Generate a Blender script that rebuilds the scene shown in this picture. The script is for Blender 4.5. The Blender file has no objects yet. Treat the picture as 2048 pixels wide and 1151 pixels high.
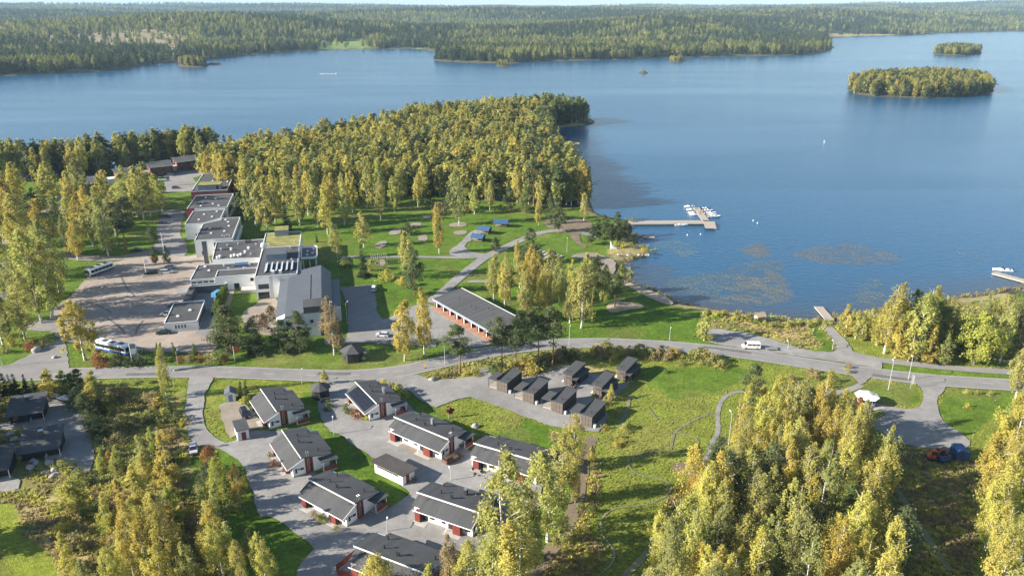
import bpy, bmesh, math, random
import numpy as np
from mathutils import Vector, Matrix
from mathutils.geometry import tessellate_polygon
random.seed(7); RNG = np.random.default_rng(7)
sc = bpy.context.scene
COL = sc.collection
# ------------------------------------------------------------------ camera, sky, sun, exposure
FPX = 1500.0; PITCH = math.radians(20.5); CAMH = 95.0      # focal length in px of the 2048 px wide photograph
cam = bpy.data.objects.new('camera', bpy.data.cameras.new('camera')); COL.objects.link(cam)
cam.location = (0, 0, CAMH); cam.rotation_euler = (math.radians(90) - PITCH, 0, 0)
cam.data.sensor_width = 36; cam.data.lens = 36 * FPX / 2048
cam.data.clip_start = 1; cam.data.clip_end = 60000
sc.camera = cam
SUN_EL = math.radians(24); SUN_AZ = math.radians(15)        # sun on the left, a little behind the camera
TOSUN = Vector((-math.cos(SUN_AZ) * math.cos(SUN_EL), -math.sin(SUN_AZ) * math.cos(SUN_EL), math.sin(SUN_EL)))
W = bpy.data.worlds.new('World'); sc.world = W; W.use_nodes = True
wn = W.node_tree.nodes; wl = W.node_tree.links
sky = wn.new('ShaderNodeTexSky'); sky.sky_type = 'NISHITA'; sky.sun_disc = False
sky.sun_elevation = SUN_EL
sky.sun_rotation = math.atan2(TOSUN.x, TOSUN.y)
sky.altitude = 100; sky.air_density = 1.0; sky.dust_density = 0.4; sky.ozone_density = 1.3
bg = wn['Background']; bg.inputs[1].default_value = 0.07
wl.new(sky.outputs[0], bg.inputs[0])
sl = bpy.data.lights.new('sun', 'SUN'); sun = bpy.data.objects.new('sun', sl); COL.objects.link(sun)
sl.energy = 5.0; sl.angle = math.radians(0.53); sl.color = (1.0, 0.915, 0.8)
sun.rotation_euler = TOSUN.to_track_quat('Z', 'Y').to_euler()
sc.view_settings.view_transform = 'Standard'; sc.view_settings.look = 'None'
sc.view_settings.gamma = 1; sc.view_settings.use_curve_mapping = False
sc.view_settings.exposure = 1.5
sc.render.engine = 'CYCLES'
sc.cycles.volume_bounces = 0; sc.cycles.max_bounces = 6; sc.cycles.diffuse_bounces = 3
sc.cycles.transparent_max_bounces = 8

# ------------------------------------------------------------------ pixel -> place
CP, SP = math.cos(PITCH), math.sin(PITCH)
def G(px, py, z=0.0):
    """where the ray through a photo pixel meets the level z"""
    dx = (px - 1024) / FPX; dy = -(py - 575.5) / FPX
    t = (z - CAMH) / (-SP + dy * CP)
    return Vector((dx * t, (CP + dy * SP) * t, z))
def PXY(x, y, z):
    zz = z - CAMH; dep = y * CP - zz * SP; u = y * SP + zz * CP
    return 1024 + FPX * x / dep, 575.5 - FPX * u / dep
def HT(p, top):
    """height of a thing that stands at pixel p and reaches up to pixel row top"""
    a = G(*p); lo, hi = 0.0, 80.0
    for _ in range(40):
        m = (lo + hi) / 2
        if PXY(a.x, a.y, m)[1] > top: lo = m
        else: hi = m
    return lo
def ZC(ox, oy, s):
    return lambda x, y: (ox + x / s, oy + y / s)
zA = ZC(0, 730, 4.876); zB = ZC(370, 720, 4.876); zC = ZC(640, 720, 4.876); zD = ZC(520, 900, 4.876); zE = ZC(740, 850, 4.876)
zF = ZC(940, 690, 5.38); zG = ZC(1600, 720, 4.567); zH = ZC(1150, 720, 4.55); zI = ZC(0, 450, 3.938); zJ = ZC(0, 230, 3.938)
zK = ZC(350, 330, 5.843); zL = ZC(350, 480, 4.983); zM = ZC(680, 380, 3.938); zN = ZC(800, 540, 5.115); zO = ZC(1150, 380, 4.983)
zP = ZC(1240, 540, 3.938); zQ = ZC(0, 870, 4.096); zR = ZC(560, 940, 4.096); zS = ZC(1000, 870, 4.096); zT = ZC(1548, 870, 4.096); zU = ZC(1548, 480, 4.096)
def PX(f, *pts): return [f(*p) for p in pts]
def ang2(pa, pb, z=0.0):
    a, b = G(*pa, z), G(*pb, z); return math.atan2(b.y - a.y, b.x - a.x)

# ------------------------------------------------------------------ materials
def nd(nt, t, **kw):
    n = nt.nodes.new(t)
    for k, v in kw.items(): setattr(n, k, v)
    return n
def mat(name, col, rough=0.8, var=0.15, scale=1.0, bump=0.0, bscale=None, metal=0.0, spec=0.5, world=False, col2=None, stretch=None, emit=None):
    m = bpy.data.materials.new(name); m.use_nodes = True; nt = m.node_tree; p = nt.nodes['Principled BSDF']
    p.inputs['Roughness'].default_value = rough; p.inputs['Metallic'].default_value = metal
    p.inputs['Specular IOR Level'].default_value = spec
    if world: co = nd(nt, 'ShaderNodeNewGeometry').outputs['Position']
    else: co = nd(nt, 'ShaderNodeTexCoord').outputs['Object']
    if stretch:
        mp = nd(nt, 'ShaderNodeMapping'); mp.inputs['Scale'].default_value = stretch
        nt.links.new(co, mp.inputs[0]); co = mp.outputs[0]
    if var > 0 or col2:
        n = nd(nt, 'ShaderNodeTexNoise'); n.inputs['Scale'].default_value = scale; n.inputs['Detail'].default_value = 6; n.inputs['Roughness'].default_value = 0.65
        nt.links.new(co, n.inputs['Vector'])
        r = nd(nt, 'ShaderNodeValToRGB'); r.color_ramp.elements[0].position = 0.3; r.color_ramp.elements[1].position = 0.7
        a = [c * (1 - var) for c in col]; b = list(col2) if col2 else [min(1, c * (1 + var)) for c in col]
        r.color_ramp.elements[0].color = (*a, 1); r.color_ramp.elements[1].color = (*b, 1)
        nt.links.new(n.outputs['Fac'], r.inputs[0]); nt.links.new(r.outputs[0], p.inputs['Base Color'])
    else: p.inputs['Base Color'].default_value = (*col, 1)
    if bump > 0:
        n2 = nd(nt, 'ShaderNodeTexNoise'); n2.inputs['Scale'].default_value = bscale or scale * 6; n2.inputs['Detail'].default_value = 4
        nt.links.new(co, n2.inputs['Vector'])
        bn = nd(nt, 'ShaderNodeBump'); bn.inputs['Strength'].default_value = bump; bn.inputs['Distance'].default_value = 0.1
        nt.links.new(n2.outputs['Fac'], bn.inputs['Height']); nt.links.new(bn.outputs[0], p.inputs['Normal'])
    return m
def board_mat(name, col, pitch=0.16, axis=2, var=0.35, rough=0.75):
    """boarded wall: colour changes from board to board, small shadow gap"""
    m = bpy.data.materials.new(name); m.use_nodes = True; nt = m.node_tree; p = nt.nodes['Principled BSDF']; p.inputs['Roughness'].default_value = rough
    co = nd(nt, 'ShaderNodeTexCoord').outputs['Object']
    sx = nd(nt, 'ShaderNodeSeparateXYZ'); nt.links.new(co, sx.inputs[0])
    d = nd(nt, 'ShaderNodeMath', operation='DIVIDE'); nt.links.new(sx.outputs[axis], d.inputs[0]); d.inputs[1].default_value = pitch
    fl = nd(nt, 'ShaderNodeMath', operation='FLOOR'); nt.links.new(d.outputs[0], fl.inputs[0])
    wn_ = nd(nt, 'ShaderNodeTexWhiteNoise', noise_dimensions='1D'); nt.links.new(fl.outputs[0], wn_.inputs['W'])
    no = nd(nt, 'ShaderNodeTexNoise'); no.inputs['Scale'].default_value = 1.3; no.inputs['Detail'].default_value = 5; nt.links.new(co, no.inputs['Vector'])
    ad = nd(nt, 'ShaderNodeMath', operation='ADD'); nt.links.new(wn_.outputs[0], ad.inputs[0]); nt.links.new(no.outputs[0], ad.inputs[1])
    mr = nd(nt, 'ShaderNodeMapRange'); mr.inputs[1].default_value = 0.3; mr.inputs[2].default_value = 1.7
    nt.links.new(ad.outputs[0], mr.inputs[0])
    mx = nd(nt, 'ShaderNodeMix', data_type='RGBA'); mx.inputs[6].default_value = (*[c * (1 - var) for c in col], 1); mx.inputs[7].default_value = (*[c * (1 + var) for c in col], 1)
    nt.links.new(mr.outputs[0], mx.inputs[0]); nt.links.new(mx.outputs[2], p.inputs['Base Color'])
    fr = nd(nt, 'ShaderNodeMath', operation='FRACT'); nt.links.new(d.outputs[0], fr.inputs[0])
    gt = nd(nt, 'ShaderNodeMath', operation='GREATER_THAN'); nt.links.new(fr.outputs[0], gt.inputs[0]); gt.inputs[1].default_value = 0.1
    bn = nd(nt, 'ShaderNodeBump'); bn.inputs['Strength'].default_value = 0.6; bn.inputs['Distance'].default_value = 0.02
    nt.links.new(gt.outputs[0], bn.inputs['Height']); nt.links.new(bn.outputs[0], p.inputs['Normal'])
    return m
M = {}
M['white'] = mat('white_render', (0.67, 0.67, 0.66), 0.85, 0.1, 0.5, 0.1, 8)
M['trim'] = mat('white_trim', (0.76, 0.76, 0.75), 0.6, 0.04, 1.0)
M['roof'] = mat('bitumen_roof', (0.08, 0.083, 0.086), 0.85, 0.3, 0.5, 0.25, 12, stretch=(1.6, .35, 1))
M['roof_dk'] = mat('dark_roof', (0.055, 0.057, 0.06), 0.8, 0.2, 0.4, 0.25, 12)
M['roof_hotel'] = mat('felt_roof', (0.055, 0.055, 0.056), 0.9, 0.35, 0.14, 0.2, 10, stretch=(1, 0.4, 1))
M['roof_metal'] = mat('seamed_metal_roof', (0.095, 0.102, 0.115), 0.55, 0.1, 0.2, 0.0, metal=0.15)
M['roof_brown'] = mat('brown_roof', (0.075, 0.064, 0.056), 0.85, 0.25, 0.5, 0.2, 12)
M['roof'] = board_mat('bitumen_roof', (0.058, 0.06, 0.063), 1.0, 0, 0.2, 0.85)
M['sedum'] = mat('sedum', (0.2, 0.19, 0.05), 0.95, 0.45, 0.35, 0.5, 6)
M['red'] = board_mat('red_boards', (0.15, 0.024, 0.015), 0.14, 0, 0.2)
M['brick'] = mat('red_brick', (0.17, 0.055, 0.035), 0.9, 0.3, 2.0, 0.3, 10)
M['glass'] = mat('window_glass', (0.02, 0.025, 0.03), 0.08, 0, spec=0.8)
M['glass_b'] = mat('blue_glass', (0.05, 0.12, 0.22), 0.08, 0, spec=0.8)
M['frame'] = mat('dark_frame', (0.03, 0.03, 0.033), 0.5, 0)
M['steel'] = mat('galvanised_steel', (0.5, 0.51, 0.52), 0.4, 0.1, 3, metal=0.8)
M['lampgrey'] = mat('grey_paint', (0.4, 0.41, 0.42), 0.5, 0.05)
M['black'] = mat('black_boards', (0.014, 0.014, 0.015), 0.8, 0.25, 2)
M['dkwood'] = board_mat('dark_stained_boards', (0.035, 0.03, 0.027), 0.16, 2, 0.3)
M['ltwood'] = board_mat('weathered_boards', (0.095, 0.076, 0.062), 0.16, 2, 0.35)
M['wood'] = mat('grey_timber', (0.33, 0.29, 0.24), 0.85, 0.2, 1.2, 0.2, 6, stretch=(0.3, 3, 1))
M['bluegrey'] = mat('blue_grey_panel', (0.2, 0.24, 0.28), 0.6, 0.08, 1)
M['dkgrey'] = mat('dark_grey_panel', (0.07, 0.075, 0.085), 0.6, 0.1, 1)
M['conc'] = mat('concrete', (0.38, 0.37, 0.34), 0.9, 0.15, 0.8, 0.2, 8)
M['pv'] = mat('solar_cell', (0.012, 0.012, 0.016), 0.18, 0.1, 5, spec=0.7)
M['tyre'] = mat('tyre', (0.02, 0.02, 0.02), 0.9, 0)
M['rim'] = mat('wheel_rim', (0.35, 0.35, 0.36), 0.35, 0, metal=0.7)
M['lampglass'] = mat('lamp_glass', (0.7, 0.7, 0.68), 0.15, 0)
M['redlens'] = mat('red_lens', (0.35, 0.01, 0.01), 0.2, 0)
M['gel'] = mat('gelcoat', (0.8, 0.8, 0.79), 0.25, 0.03, 1)
M['blueroof'] = mat('blue_sheet_roof', (0.035, 0.085, 0.17), 0.5, 0.12, 1)
M['stone'] = mat('granite', (0.33, 0.31, 0.28), 0.9, 0.3, 1.2, 0.4, 5)
M['orange'] = mat('orange_paint', (0.42, 0.08, 0.015), 0.5, 0.15, 2)
M['bluebox'] = mat('blue_tarpaulin', (0.01, 0.042, 0.14), 0.5, 0.15, 2)
M['busblue'] = mat('blue_bus_paint', (0.03, 0.14, 0.45), 0.3, 0.03)
M['canvas'] = mat('white_canvas', (0.8, 0.8, 0.78), 0.7, 0.05, 1)
def gravel(name, col, var, bump=0.35, dots=3.0, patch=0.05):
    """gravel or asphalt: broad patches, wheel-worn mottling and fine grain"""
    m = bpy.data.materials.new(name); m.use_nodes = True; nt = m.node_tree; p = nt.nodes['Principled BSDF']; p.inputs['Roughness'].default_value = 0.92
    p.inputs['Specular IOR Level'].default_value = 0.25
    co = nd(nt, 'ShaderNodeNewGeometry').outputs['Position']
    last = None
    for s, a in ((patch, var), (patch * 7, var * 0.8), (dots, var * 0.8)):
        n = nd(nt, 'ShaderNodeTexNoise'); n.inputs['Scale'].default_value = s; n.inputs['Detail'].default_value = 5; n.inputs['Roughness'].default_value = 0.7
        nt.links.new(co, n.inputs['Vector'])
        mr = nd(nt, 'ShaderNodeMapRange'); mr.inputs[1].default_value = 0.3; mr.inputs[2].default_value = 0.7; mr.inputs[3].default_value = 1 - a; mr.inputs[4].default_value = 1 + a
        nt.links.new(n.outputs[0], mr.inputs[0])
        if last is None: last = mr.outputs[0]
        else:
            mu = nd(nt, 'ShaderNodeMath', operation='MULTIPLY'); nt.links.new(last, mu.inputs[0]); nt.links.new(mr.outputs[0], mu.inputs[1]); last = mu.outputs[0]
    vm = nd(nt, 'ShaderNodeVectorMath', operation='SCALE'); vm.inputs[0].default_value = col; nt.links.new(last, vm.inputs[3])
    nt.links.new(vm.outputs[0], p.inputs['Base Color'])
    bn = nd(nt, 'ShaderNodeBump'); bn.inputs['Strength'].default_value = bump; bn.inputs['Distance'].default_value = 0.05
    nt.links.new(n.outputs[0], bn.inputs['Height']); nt.links.new(bn.outputs[0], p.inputs['Normal'])
    return m
M['asphalt'] = gravel('asphalt', (0.213, 0.205, 0.196), 0.14, 0.2)
M['carpark'] = gravel('worn_asphalt', (0.29, 0.242, 0.2), 0.18, 0.3)
M['gravel'] = gravel('gravel', (0.232, 0.224, 0.213), 0.2, 0.5)
M['gravel_tan'] = gravel('tan_gravel', (0.25, 0.215, 0.172), 0.18, 0.5)
M['dirt'] = gravel('dirt', (0.175, 0.138, 0.092), 0.25, 0.6)
M['tyremark'] = gravel('dark_patched_asphalt', (0.13, 0.125, 0.12), 0.25, 0.3)
M['trail'] = gravel('trodden_trail', (0.175, 0.175, 0.1), 0.25, 0.6)
M['sand'] = gravel('sand', (0.38, 0.3, 0.21), 0.15, 0.4)
M['mark'] = mat('road_paint', (0.42, 0.42, 0.4), 0.7, 0.15, 2)

# ------------------------------------------------------------------ mesh building
class MB:
    def __init__(s): s.v = []; s.f = []; s.mi = []; s.m = 0
    def add(s, vs, fs):
        o = len(s.v); s.v += [tuple(v) for v in vs]; s.f += [tuple(i + o for i in f) for f in fs]; s.mi += [s.m] * len(fs); return s
    def box(s, x0, x1, y0, y1, z0, z1):
        return s.add([(x0, y0, z0), (x1, y0, z0), (x1, y1, z0), (x0, y1, z0), (x0, y0, z1), (x1, y0, z1), (x1, y1, z1), (x0, y1, z1)],
                     [(3, 2, 1, 0), (4, 5, 6, 7), (0, 1, 5, 4), (1, 2, 6, 5), (2, 3, 7, 6), (3, 0, 4, 7)])
    def prism(s, poly, axis, a, b):
        """extrude a 2-D outline along an axis: axis 0 -> outline in (y,z), 1 -> (x,z), 2 -> (x,y)"""
        n = len(poly)
        def mk(p, t): return (t, p[0], p[1]) if axis == 0 else ((p[0], t, p[1]) if axis == 1 else (p[0], p[1], t))
        vs = [mk(p, a) for p in poly] + [mk(p, b) for p in poly]
        fs = [tuple(range(n - 1, -1, -1)), tuple(range(n, 2 * n))] + [(i, (i + 1) % n, n + (i + 1) % n, n + i) for i in range(n)]
        return s.add(vs, fs)
    def slab(s, x0, x1, ya, za, yb, zb, t):
        """a roof slab sloping in y"""
        return s.prism([(ya, za), (yb, zb), (yb, zb + t), (ya, za + t)], 0, x0, x1)
    def cyl(s, p, q, r0, r1=None, n=8):
        r1 = r0 if r1 is None else r1; p = Vector(p); q = Vector(q); d = (q - p).normalized()
        a = d.orthogonal().normalized(); b = d.cross(a); vs = []
        for c, r in ((p, r0), (q, r1)):
            for i in range(n):
                t = 2 * math.pi * i / n; vs.append(c + a * (r * math.cos(t)) + b * (r * math.sin(t)))
        return s.add(vs, [tuple(range(n - 1, -1, -1)), tuple(range(n, 2 * n))] + [(i, (i + 1) % n, n + (i + 1) % n, n + i) for i in range(n)])
    def rings(s, rings, cap=True):
        n = len(rings[0]); vs = [v for r in rings for v in r]; fs = []
        for k in range(len(rings) - 1):
            fs += [(k * n + i, k * n + (i + 1) % n, (k + 1) * n + (i + 1) % n, (k + 1) * n + i) for i in range(n)]
        if cap: fs += [tuple(range(n - 1, -1, -1)), tuple(range((len(rings) - 1) * n, len(rings) * n))]
        return s.add(vs, fs)
    def mesh(s, name, mats, smooth=False):
        me = bpy.data.meshes.new(name); me.from_pydata(s.v, [], s.f)
        for m in (mats if isinstance(mats, (list, tuple)) else [mats]): me.materials.append(M[m] if isinstance(m, str) else m)
        if any(s.mi): me.polygons.foreach_set('material_index', s.mi)
        bm = bmesh.new(); bm.from_mesh(me); bmesh.ops.recalc_face_normals(bm, faces=bm.faces[:]); bm.to_mesh(me); bm.free()
        if smooth: me.shade_smooth()
        return me
    def build(s, name, mats, parent=None, smooth=False, bevel=0.0):
        o = bpy.data.objects.new(name, s.mesh(name, mats, smooth)); COL.objects.link(o); o.parent = parent
        if bevel:
            b = o.modifiers.new('bevel', 'BEVEL'); b.width = bevel; b.segments = 2; b.limit_method = 'ANGLE'
        return o
def box(*a): return MB().box(*a)
def tag(o, label=None, cat=None, group=None, kind=None):
    if label: o['label'] = label
    if cat: o['category'] = cat
    if group: o['group'] = group
    if kind: o['kind'] = kind
    return o
def thing(name, loc, rz, label, cat, group=None):
    o = bpy.data.objects.new(name, None); COL.objects.link(o); o.location = loc; o.rotation_euler = (0, 0, rz); o.empty_display_size = 0.5
    return tag(o, label, cat, group)
def copy_tree(o, parent=None):
    c = o.copy(); COL.objects.link(c); c.parent = parent
    for ch in o.children: copy_tree(ch, c)
    return c
def raw_mesh(name, v, f4, mats=()):
    """numpy quads -> mesh"""
    me = bpy.data.meshes.new(name); n = len(v); k = f4.shape[1]
    me.vertices.add(n); me.vertices.foreach_set('co', np.ascontiguousarray(v, dtype=np.float32).ravel())
    me.loops.add(f4.size); me.loops.foreach_set('vertex_index', np.ascontiguousarray(f4, dtype=np.int32).ravel())
    me.polygons.add(len(f4)); me.polygons.foreach_set('loop_start', np.arange(0, f4.size, k, dtype=np.int32))
    for m in mats: me.materials.append(M[m] if isinstance(m, str) else m)
    me.update(calc_edges=True); return me

# ------------------------------------------------------------------ numpy helpers
def vnoise(x, y, seed=0):
    xi = np.floor(x).astype(np.int64); yi = np.floor(y).astype(np.int64); fx = x - xi; fy = y - yi
    fx = fx * fx * (3 - 2 * fx); fy = fy * fy * (3 - 2 * fy)
    def hsh(a, b):
        h = (a * 374761393 + b * 668265263 + seed * 974634777) & 0xffffffff
        h = ((h ^ (h >> 13)) * 1274126177) & 0xffffffff
        return ((h ^ (h >> 16)) & 0xffff) / 65535.0
    return (hsh(xi, yi) * (1 - fx) + hsh(xi + 1, yi) * fx) * (1 - fy) + (hsh(xi, yi + 1) * (1 - fx) + hsh(xi + 1, yi + 1) * fx) * fy
def fbm(x, y, oct=4, seed=0):
    s = 0; a = 0.5; t = 0
    for o in range(oct): s = s + a * vnoise(x * 2 ** o, y * 2 ** o, seed + o * 17); t += a; a *= 0.5
    return s / t
def inside(x, y, poly):
    r = np.zeros(x.shape, bool); n = len(poly)
    bx0 = min(p[0] for p in poly); bx1 = max(p[0] for p in poly); by0 = min(p[1] for p in poly); by1 = max(p[1] for p in poly)
    sel = np.nonzero((x >= bx0) & (x <= bx1) & (y >= by0) & (y <= by1))
    if len(sel[0]) == 0: return r
    X = x[sel]; Y = y[sel]; q = np.zeros(X.shape, bool)
    for i in range(n):
        x0, y0 = poly[i][:2]; x1, y1 = poly[(i + 1) % n][:2]
        if y0 == y1: continue
        c = ((y0 > Y) != (y1 > Y)) & (X < (x1 - x0) * (Y - y0) / (y1 - y0) + x0); q ^= c
    r[sel] = q; return r
def segdist(x, y, poly, closed=True):
    d = np.full(x.shape, 1e18); n = len(poly)
    for i in range(n if closed else n - 1):
        x0, y0 = poly[i][:2]; x1, y1 = poly[(i + 1) % n][:2]
        ex, ey = x1 - x0, y1 - y0; L = ex * ex + ey * ey + 1e-9
        t = np.clip(((x - x0) * ex + (y - y0) * ey) / L, 0, 1)
        d = np.minimum(d, (x - x0 - t * ex) ** 2 + (y - y0 - t * ey) ** 2)
    return np.sqrt(d)
def sstep(a, b, x):
    t = np.clip((x - a) / (b - a), 0, 1); return t * t * (3 - 2 * t)
def smooth_poly(pts, closed=True, it=2):
    for _ in range(it):
        o = []; n = len(pts)
        for i in range(n if closed else n - 1):
            a, b = pts[i], pts[(i + 1) % n]
            o += [(a[0] * .75 + b[0] * .25, a[1] * .75 + b[1] * .25), (a[0] * .25 + b[0] * .75, a[1] * .25 + b[1] * .75)]
        if not closed: o = [pts[0]] + o + [pts[-1]]
        pts = o
    return pts

# ------------------------------------------------------------------ lake outline (pixels of the waterline)
LAKE_Z = -1.5
near_px = [(-500, 375), (-150, 362), (0, 354), (100, 354), (200, 343), (300, 328), (400, 318), (500, 303), (600, 292), (700, 270), (800, 247), (900, 234), (1000, 227), (1100, 226),
 (1155, 230), (1185, 238), (1192, 247), (1170, 252), (1110, 256), (1100, 262), (1108, 280), (1122, 305), (1150, 345), (1175, 385), (1183, 410), (1192, 428), (1240, 438), (1268, 442), (1270, 447), (1258, 455), (1268, 465), (1273, 477), (1267, 489),
 (1280, 494), (1299, 501), (1298, 508), (1278, 515), (1252, 523), (1249, 536), (1254, 548), (1252, 560), (1270, 569), (1290, 576), (1331, 594), (1352, 604),
 (1392, 611), (1433, 619), (1476, 626), (1504, 633), (1545, 637), (1578, 640), (1601, 637), (1636, 642), (1667, 641), (1720, 630), (1780, 620), (1850, 606), (1900, 597), (1960, 591), (2048, 577), (2300, 545), (2700, 500)]
far_px = [(3300, 62), (2300, 58), (2048, 62), (1960, 64), (1870, 67), (1840, 70), (1720, 73), (1652, 76), (1650, 82), (1662, 90), (1668, 97), (1640, 106), (1590, 111), (1480, 112), (1330, 116), (1200, 120), (1100, 122), (1010, 127),
 (930, 125), (868, 122), (872, 116), (940, 109), (1012, 104), (1018, 99), (960, 101), (900, 104), (864, 104), (850, 97), (700, 99), (640, 101), (560, 105), (480, 111), (420, 119), (300, 128), (262, 134), (232, 141), (125, 147), (0, 152), (-400, 160), (-900, 165)]
def gpx(pts, z=LAKE_Z): return [(lambda g: (g.x, g.y))(G(p[0], p[1], z)) for p in pts]
LAKE = smooth_poly(gpx(near_px), False, 1) + smooth_poly(gpx(far_px), False, 1)
def ell_px(x0, x1, y0, y1, n=28, seed=0):
    r = random.Random(seed); o = []
    for i in range(n):
        t = 2 * math.pi * i / n; k = 1 + r.uniform(-.06, .06)
        o.append(((x0 + x1) / 2 + (x1 - x0) / 2 * k * math.copysign(abs(math.cos(t)) ** .85, math.cos(t)), (y0 + y1) / 2 + (y1 - y0) / 2 * k * math.sin(t)))
    return o
ISL_BIG = gpx(ell_px(1697, 1986, 163, 196, 28, 1)); ISL_SMALL = gpx(ell_px(1868, 1960, 99, 111, 20, 2))
ISLETS = [gpx(ell_px(1337, 1368, 120, 125, 10, 3)), gpx(ell_px(1280, 1294, 144.5, 148, 8, 4)), gpx(ell_px(995, 1017, 129, 134, 10, 5)), gpx(ell_px(358, 414, 128, 135, 12, 6)), gpx(ell_px(641, 678, 145.5, 149.5, 10, 7)), gpx(ell_px(417, 442, 127, 129.5, 8, 8))]
ISLS = [ISL_BIG, ISL_SMALL] + ISLETS[:4] + ISLETS[5:]
def shore(x, y):
    """signed distance to the waterline, positive on land"""
    d = segdist(x, y, LAKE); s = np.where(inside(x, y, LAKE), -d, d)
    for p in ISLS:
        cx = np.mean([q[0] for q in p]); cy = np.mean([q[1] for q in p]); R = max(math.hypot(q[0] - cx, q[1] - cy) for q in p) + 60
        m = np.nonzero((x - cx) ** 2 + (y - cy) ** 2 < R * R)
        if len(m[0]) == 0: continue
        dd = segdist(x[m], y[m], p); di = np.where(inside(x[m], y[m], p), dd, -dd); s[m] = np.maximum(s[m], di)
    return s
def land_z(x, y, s):
    z = LAKE_Z + np.clip(s * 0.22, -2.5, 1.44)
    far = sstep(950, 1500, y) * sstep(0, 500, s)
    n1 = fbm(x / 1500 + 3.1, y / 620 + 1.7, 4, 5); n2 = fbm(x / 420 + 8, y / 260, 3, 9)
    up = np.clip((y - 1700) / 7300, 0, 1)
    z = z + far * ((n1 - 0.42) * (80 + 80 * up) * sstep(1500, 2600, y) + n2 * 10 + up ** 1.1 * 62 + 14 * sstep(60, 700, s) * (1 - up) + 42 * np.exp(-((x + 900) / 600) ** 2 - ((y - 2500) / 330) ** 2) + 40 * np.exp(-((x + 100) / 900) ** 2 - ((y - 3900) / 420) ** 2) + 30 * np.exp(-((x - 700) / 900) ** 2 - ((y - 2700) / 350) ** 2) + 95 * np.exp(-((x - 6000) / 2600) ** 2 - ((y - 8000) / 1500) ** 2) + 40 * np.exp(-((x + 4500) / 1800) ** 2 - ((y - 6500) / 900) ** 2))
    z = np.where((far > 0) & (z < 0.6), 0.6 + 0 * z, z) if True else z
    isl = (y > 600) & (y < 1700) & (s > 0)
    z = np.where(isl, z + np.clip(s, 0, 30) * 0.06, z)
    return z

# ------------------------------------------------------------------ ground sheet (a fan of cells that grow with distance)
ys = [30.0]
while ys[-1] < 26000: ys.append(ys[-1] + max(1.1, ys[-1] * 0.0078))
ys = np.array(ys); us = np.linspace(-1.05, 1.05, 440)
YY, UU = np.meshgrid(ys, us, indexing='ij'); XX = UU * (YY + 120)
gx, gy = XX.ravel(), YY.ravel()
gs = shore(gx, gy); gz = land_z(gx, gy, gs)
nearm = gy < 700
rough = fbm(gx / 2.2, gy / 2.2, 3, 3)
gz = gz + np.where(nearm & (gs > 7), (rough - 0.5) * 0.08, 0)
KINDS = {'lawn': (0.088, 0.158, 0.013), 'lawn_y': (0.2, 0.24, 0.03), 'park': (0.105, 0.172, 0.018), 'meadow': (0.185, 0.222, 0.032), 'dry': (0.36, 0.29, 0.12), 'scrub': (0.21, 0.205, 0.06),
         'forest': (0.085, 0.09, 0.028), 'reed': (0.32, 0.27, 0.13), 'bank': (0.09, 0.075, 0.045), 'field': (0.17, 0.23, 0.07), 'clear': (0.28, 0.23, 0.14), 'far': (0.07, 0.095, 0.05)}
PAINT_Z = {'field': 9, 'clear': 14}
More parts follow.
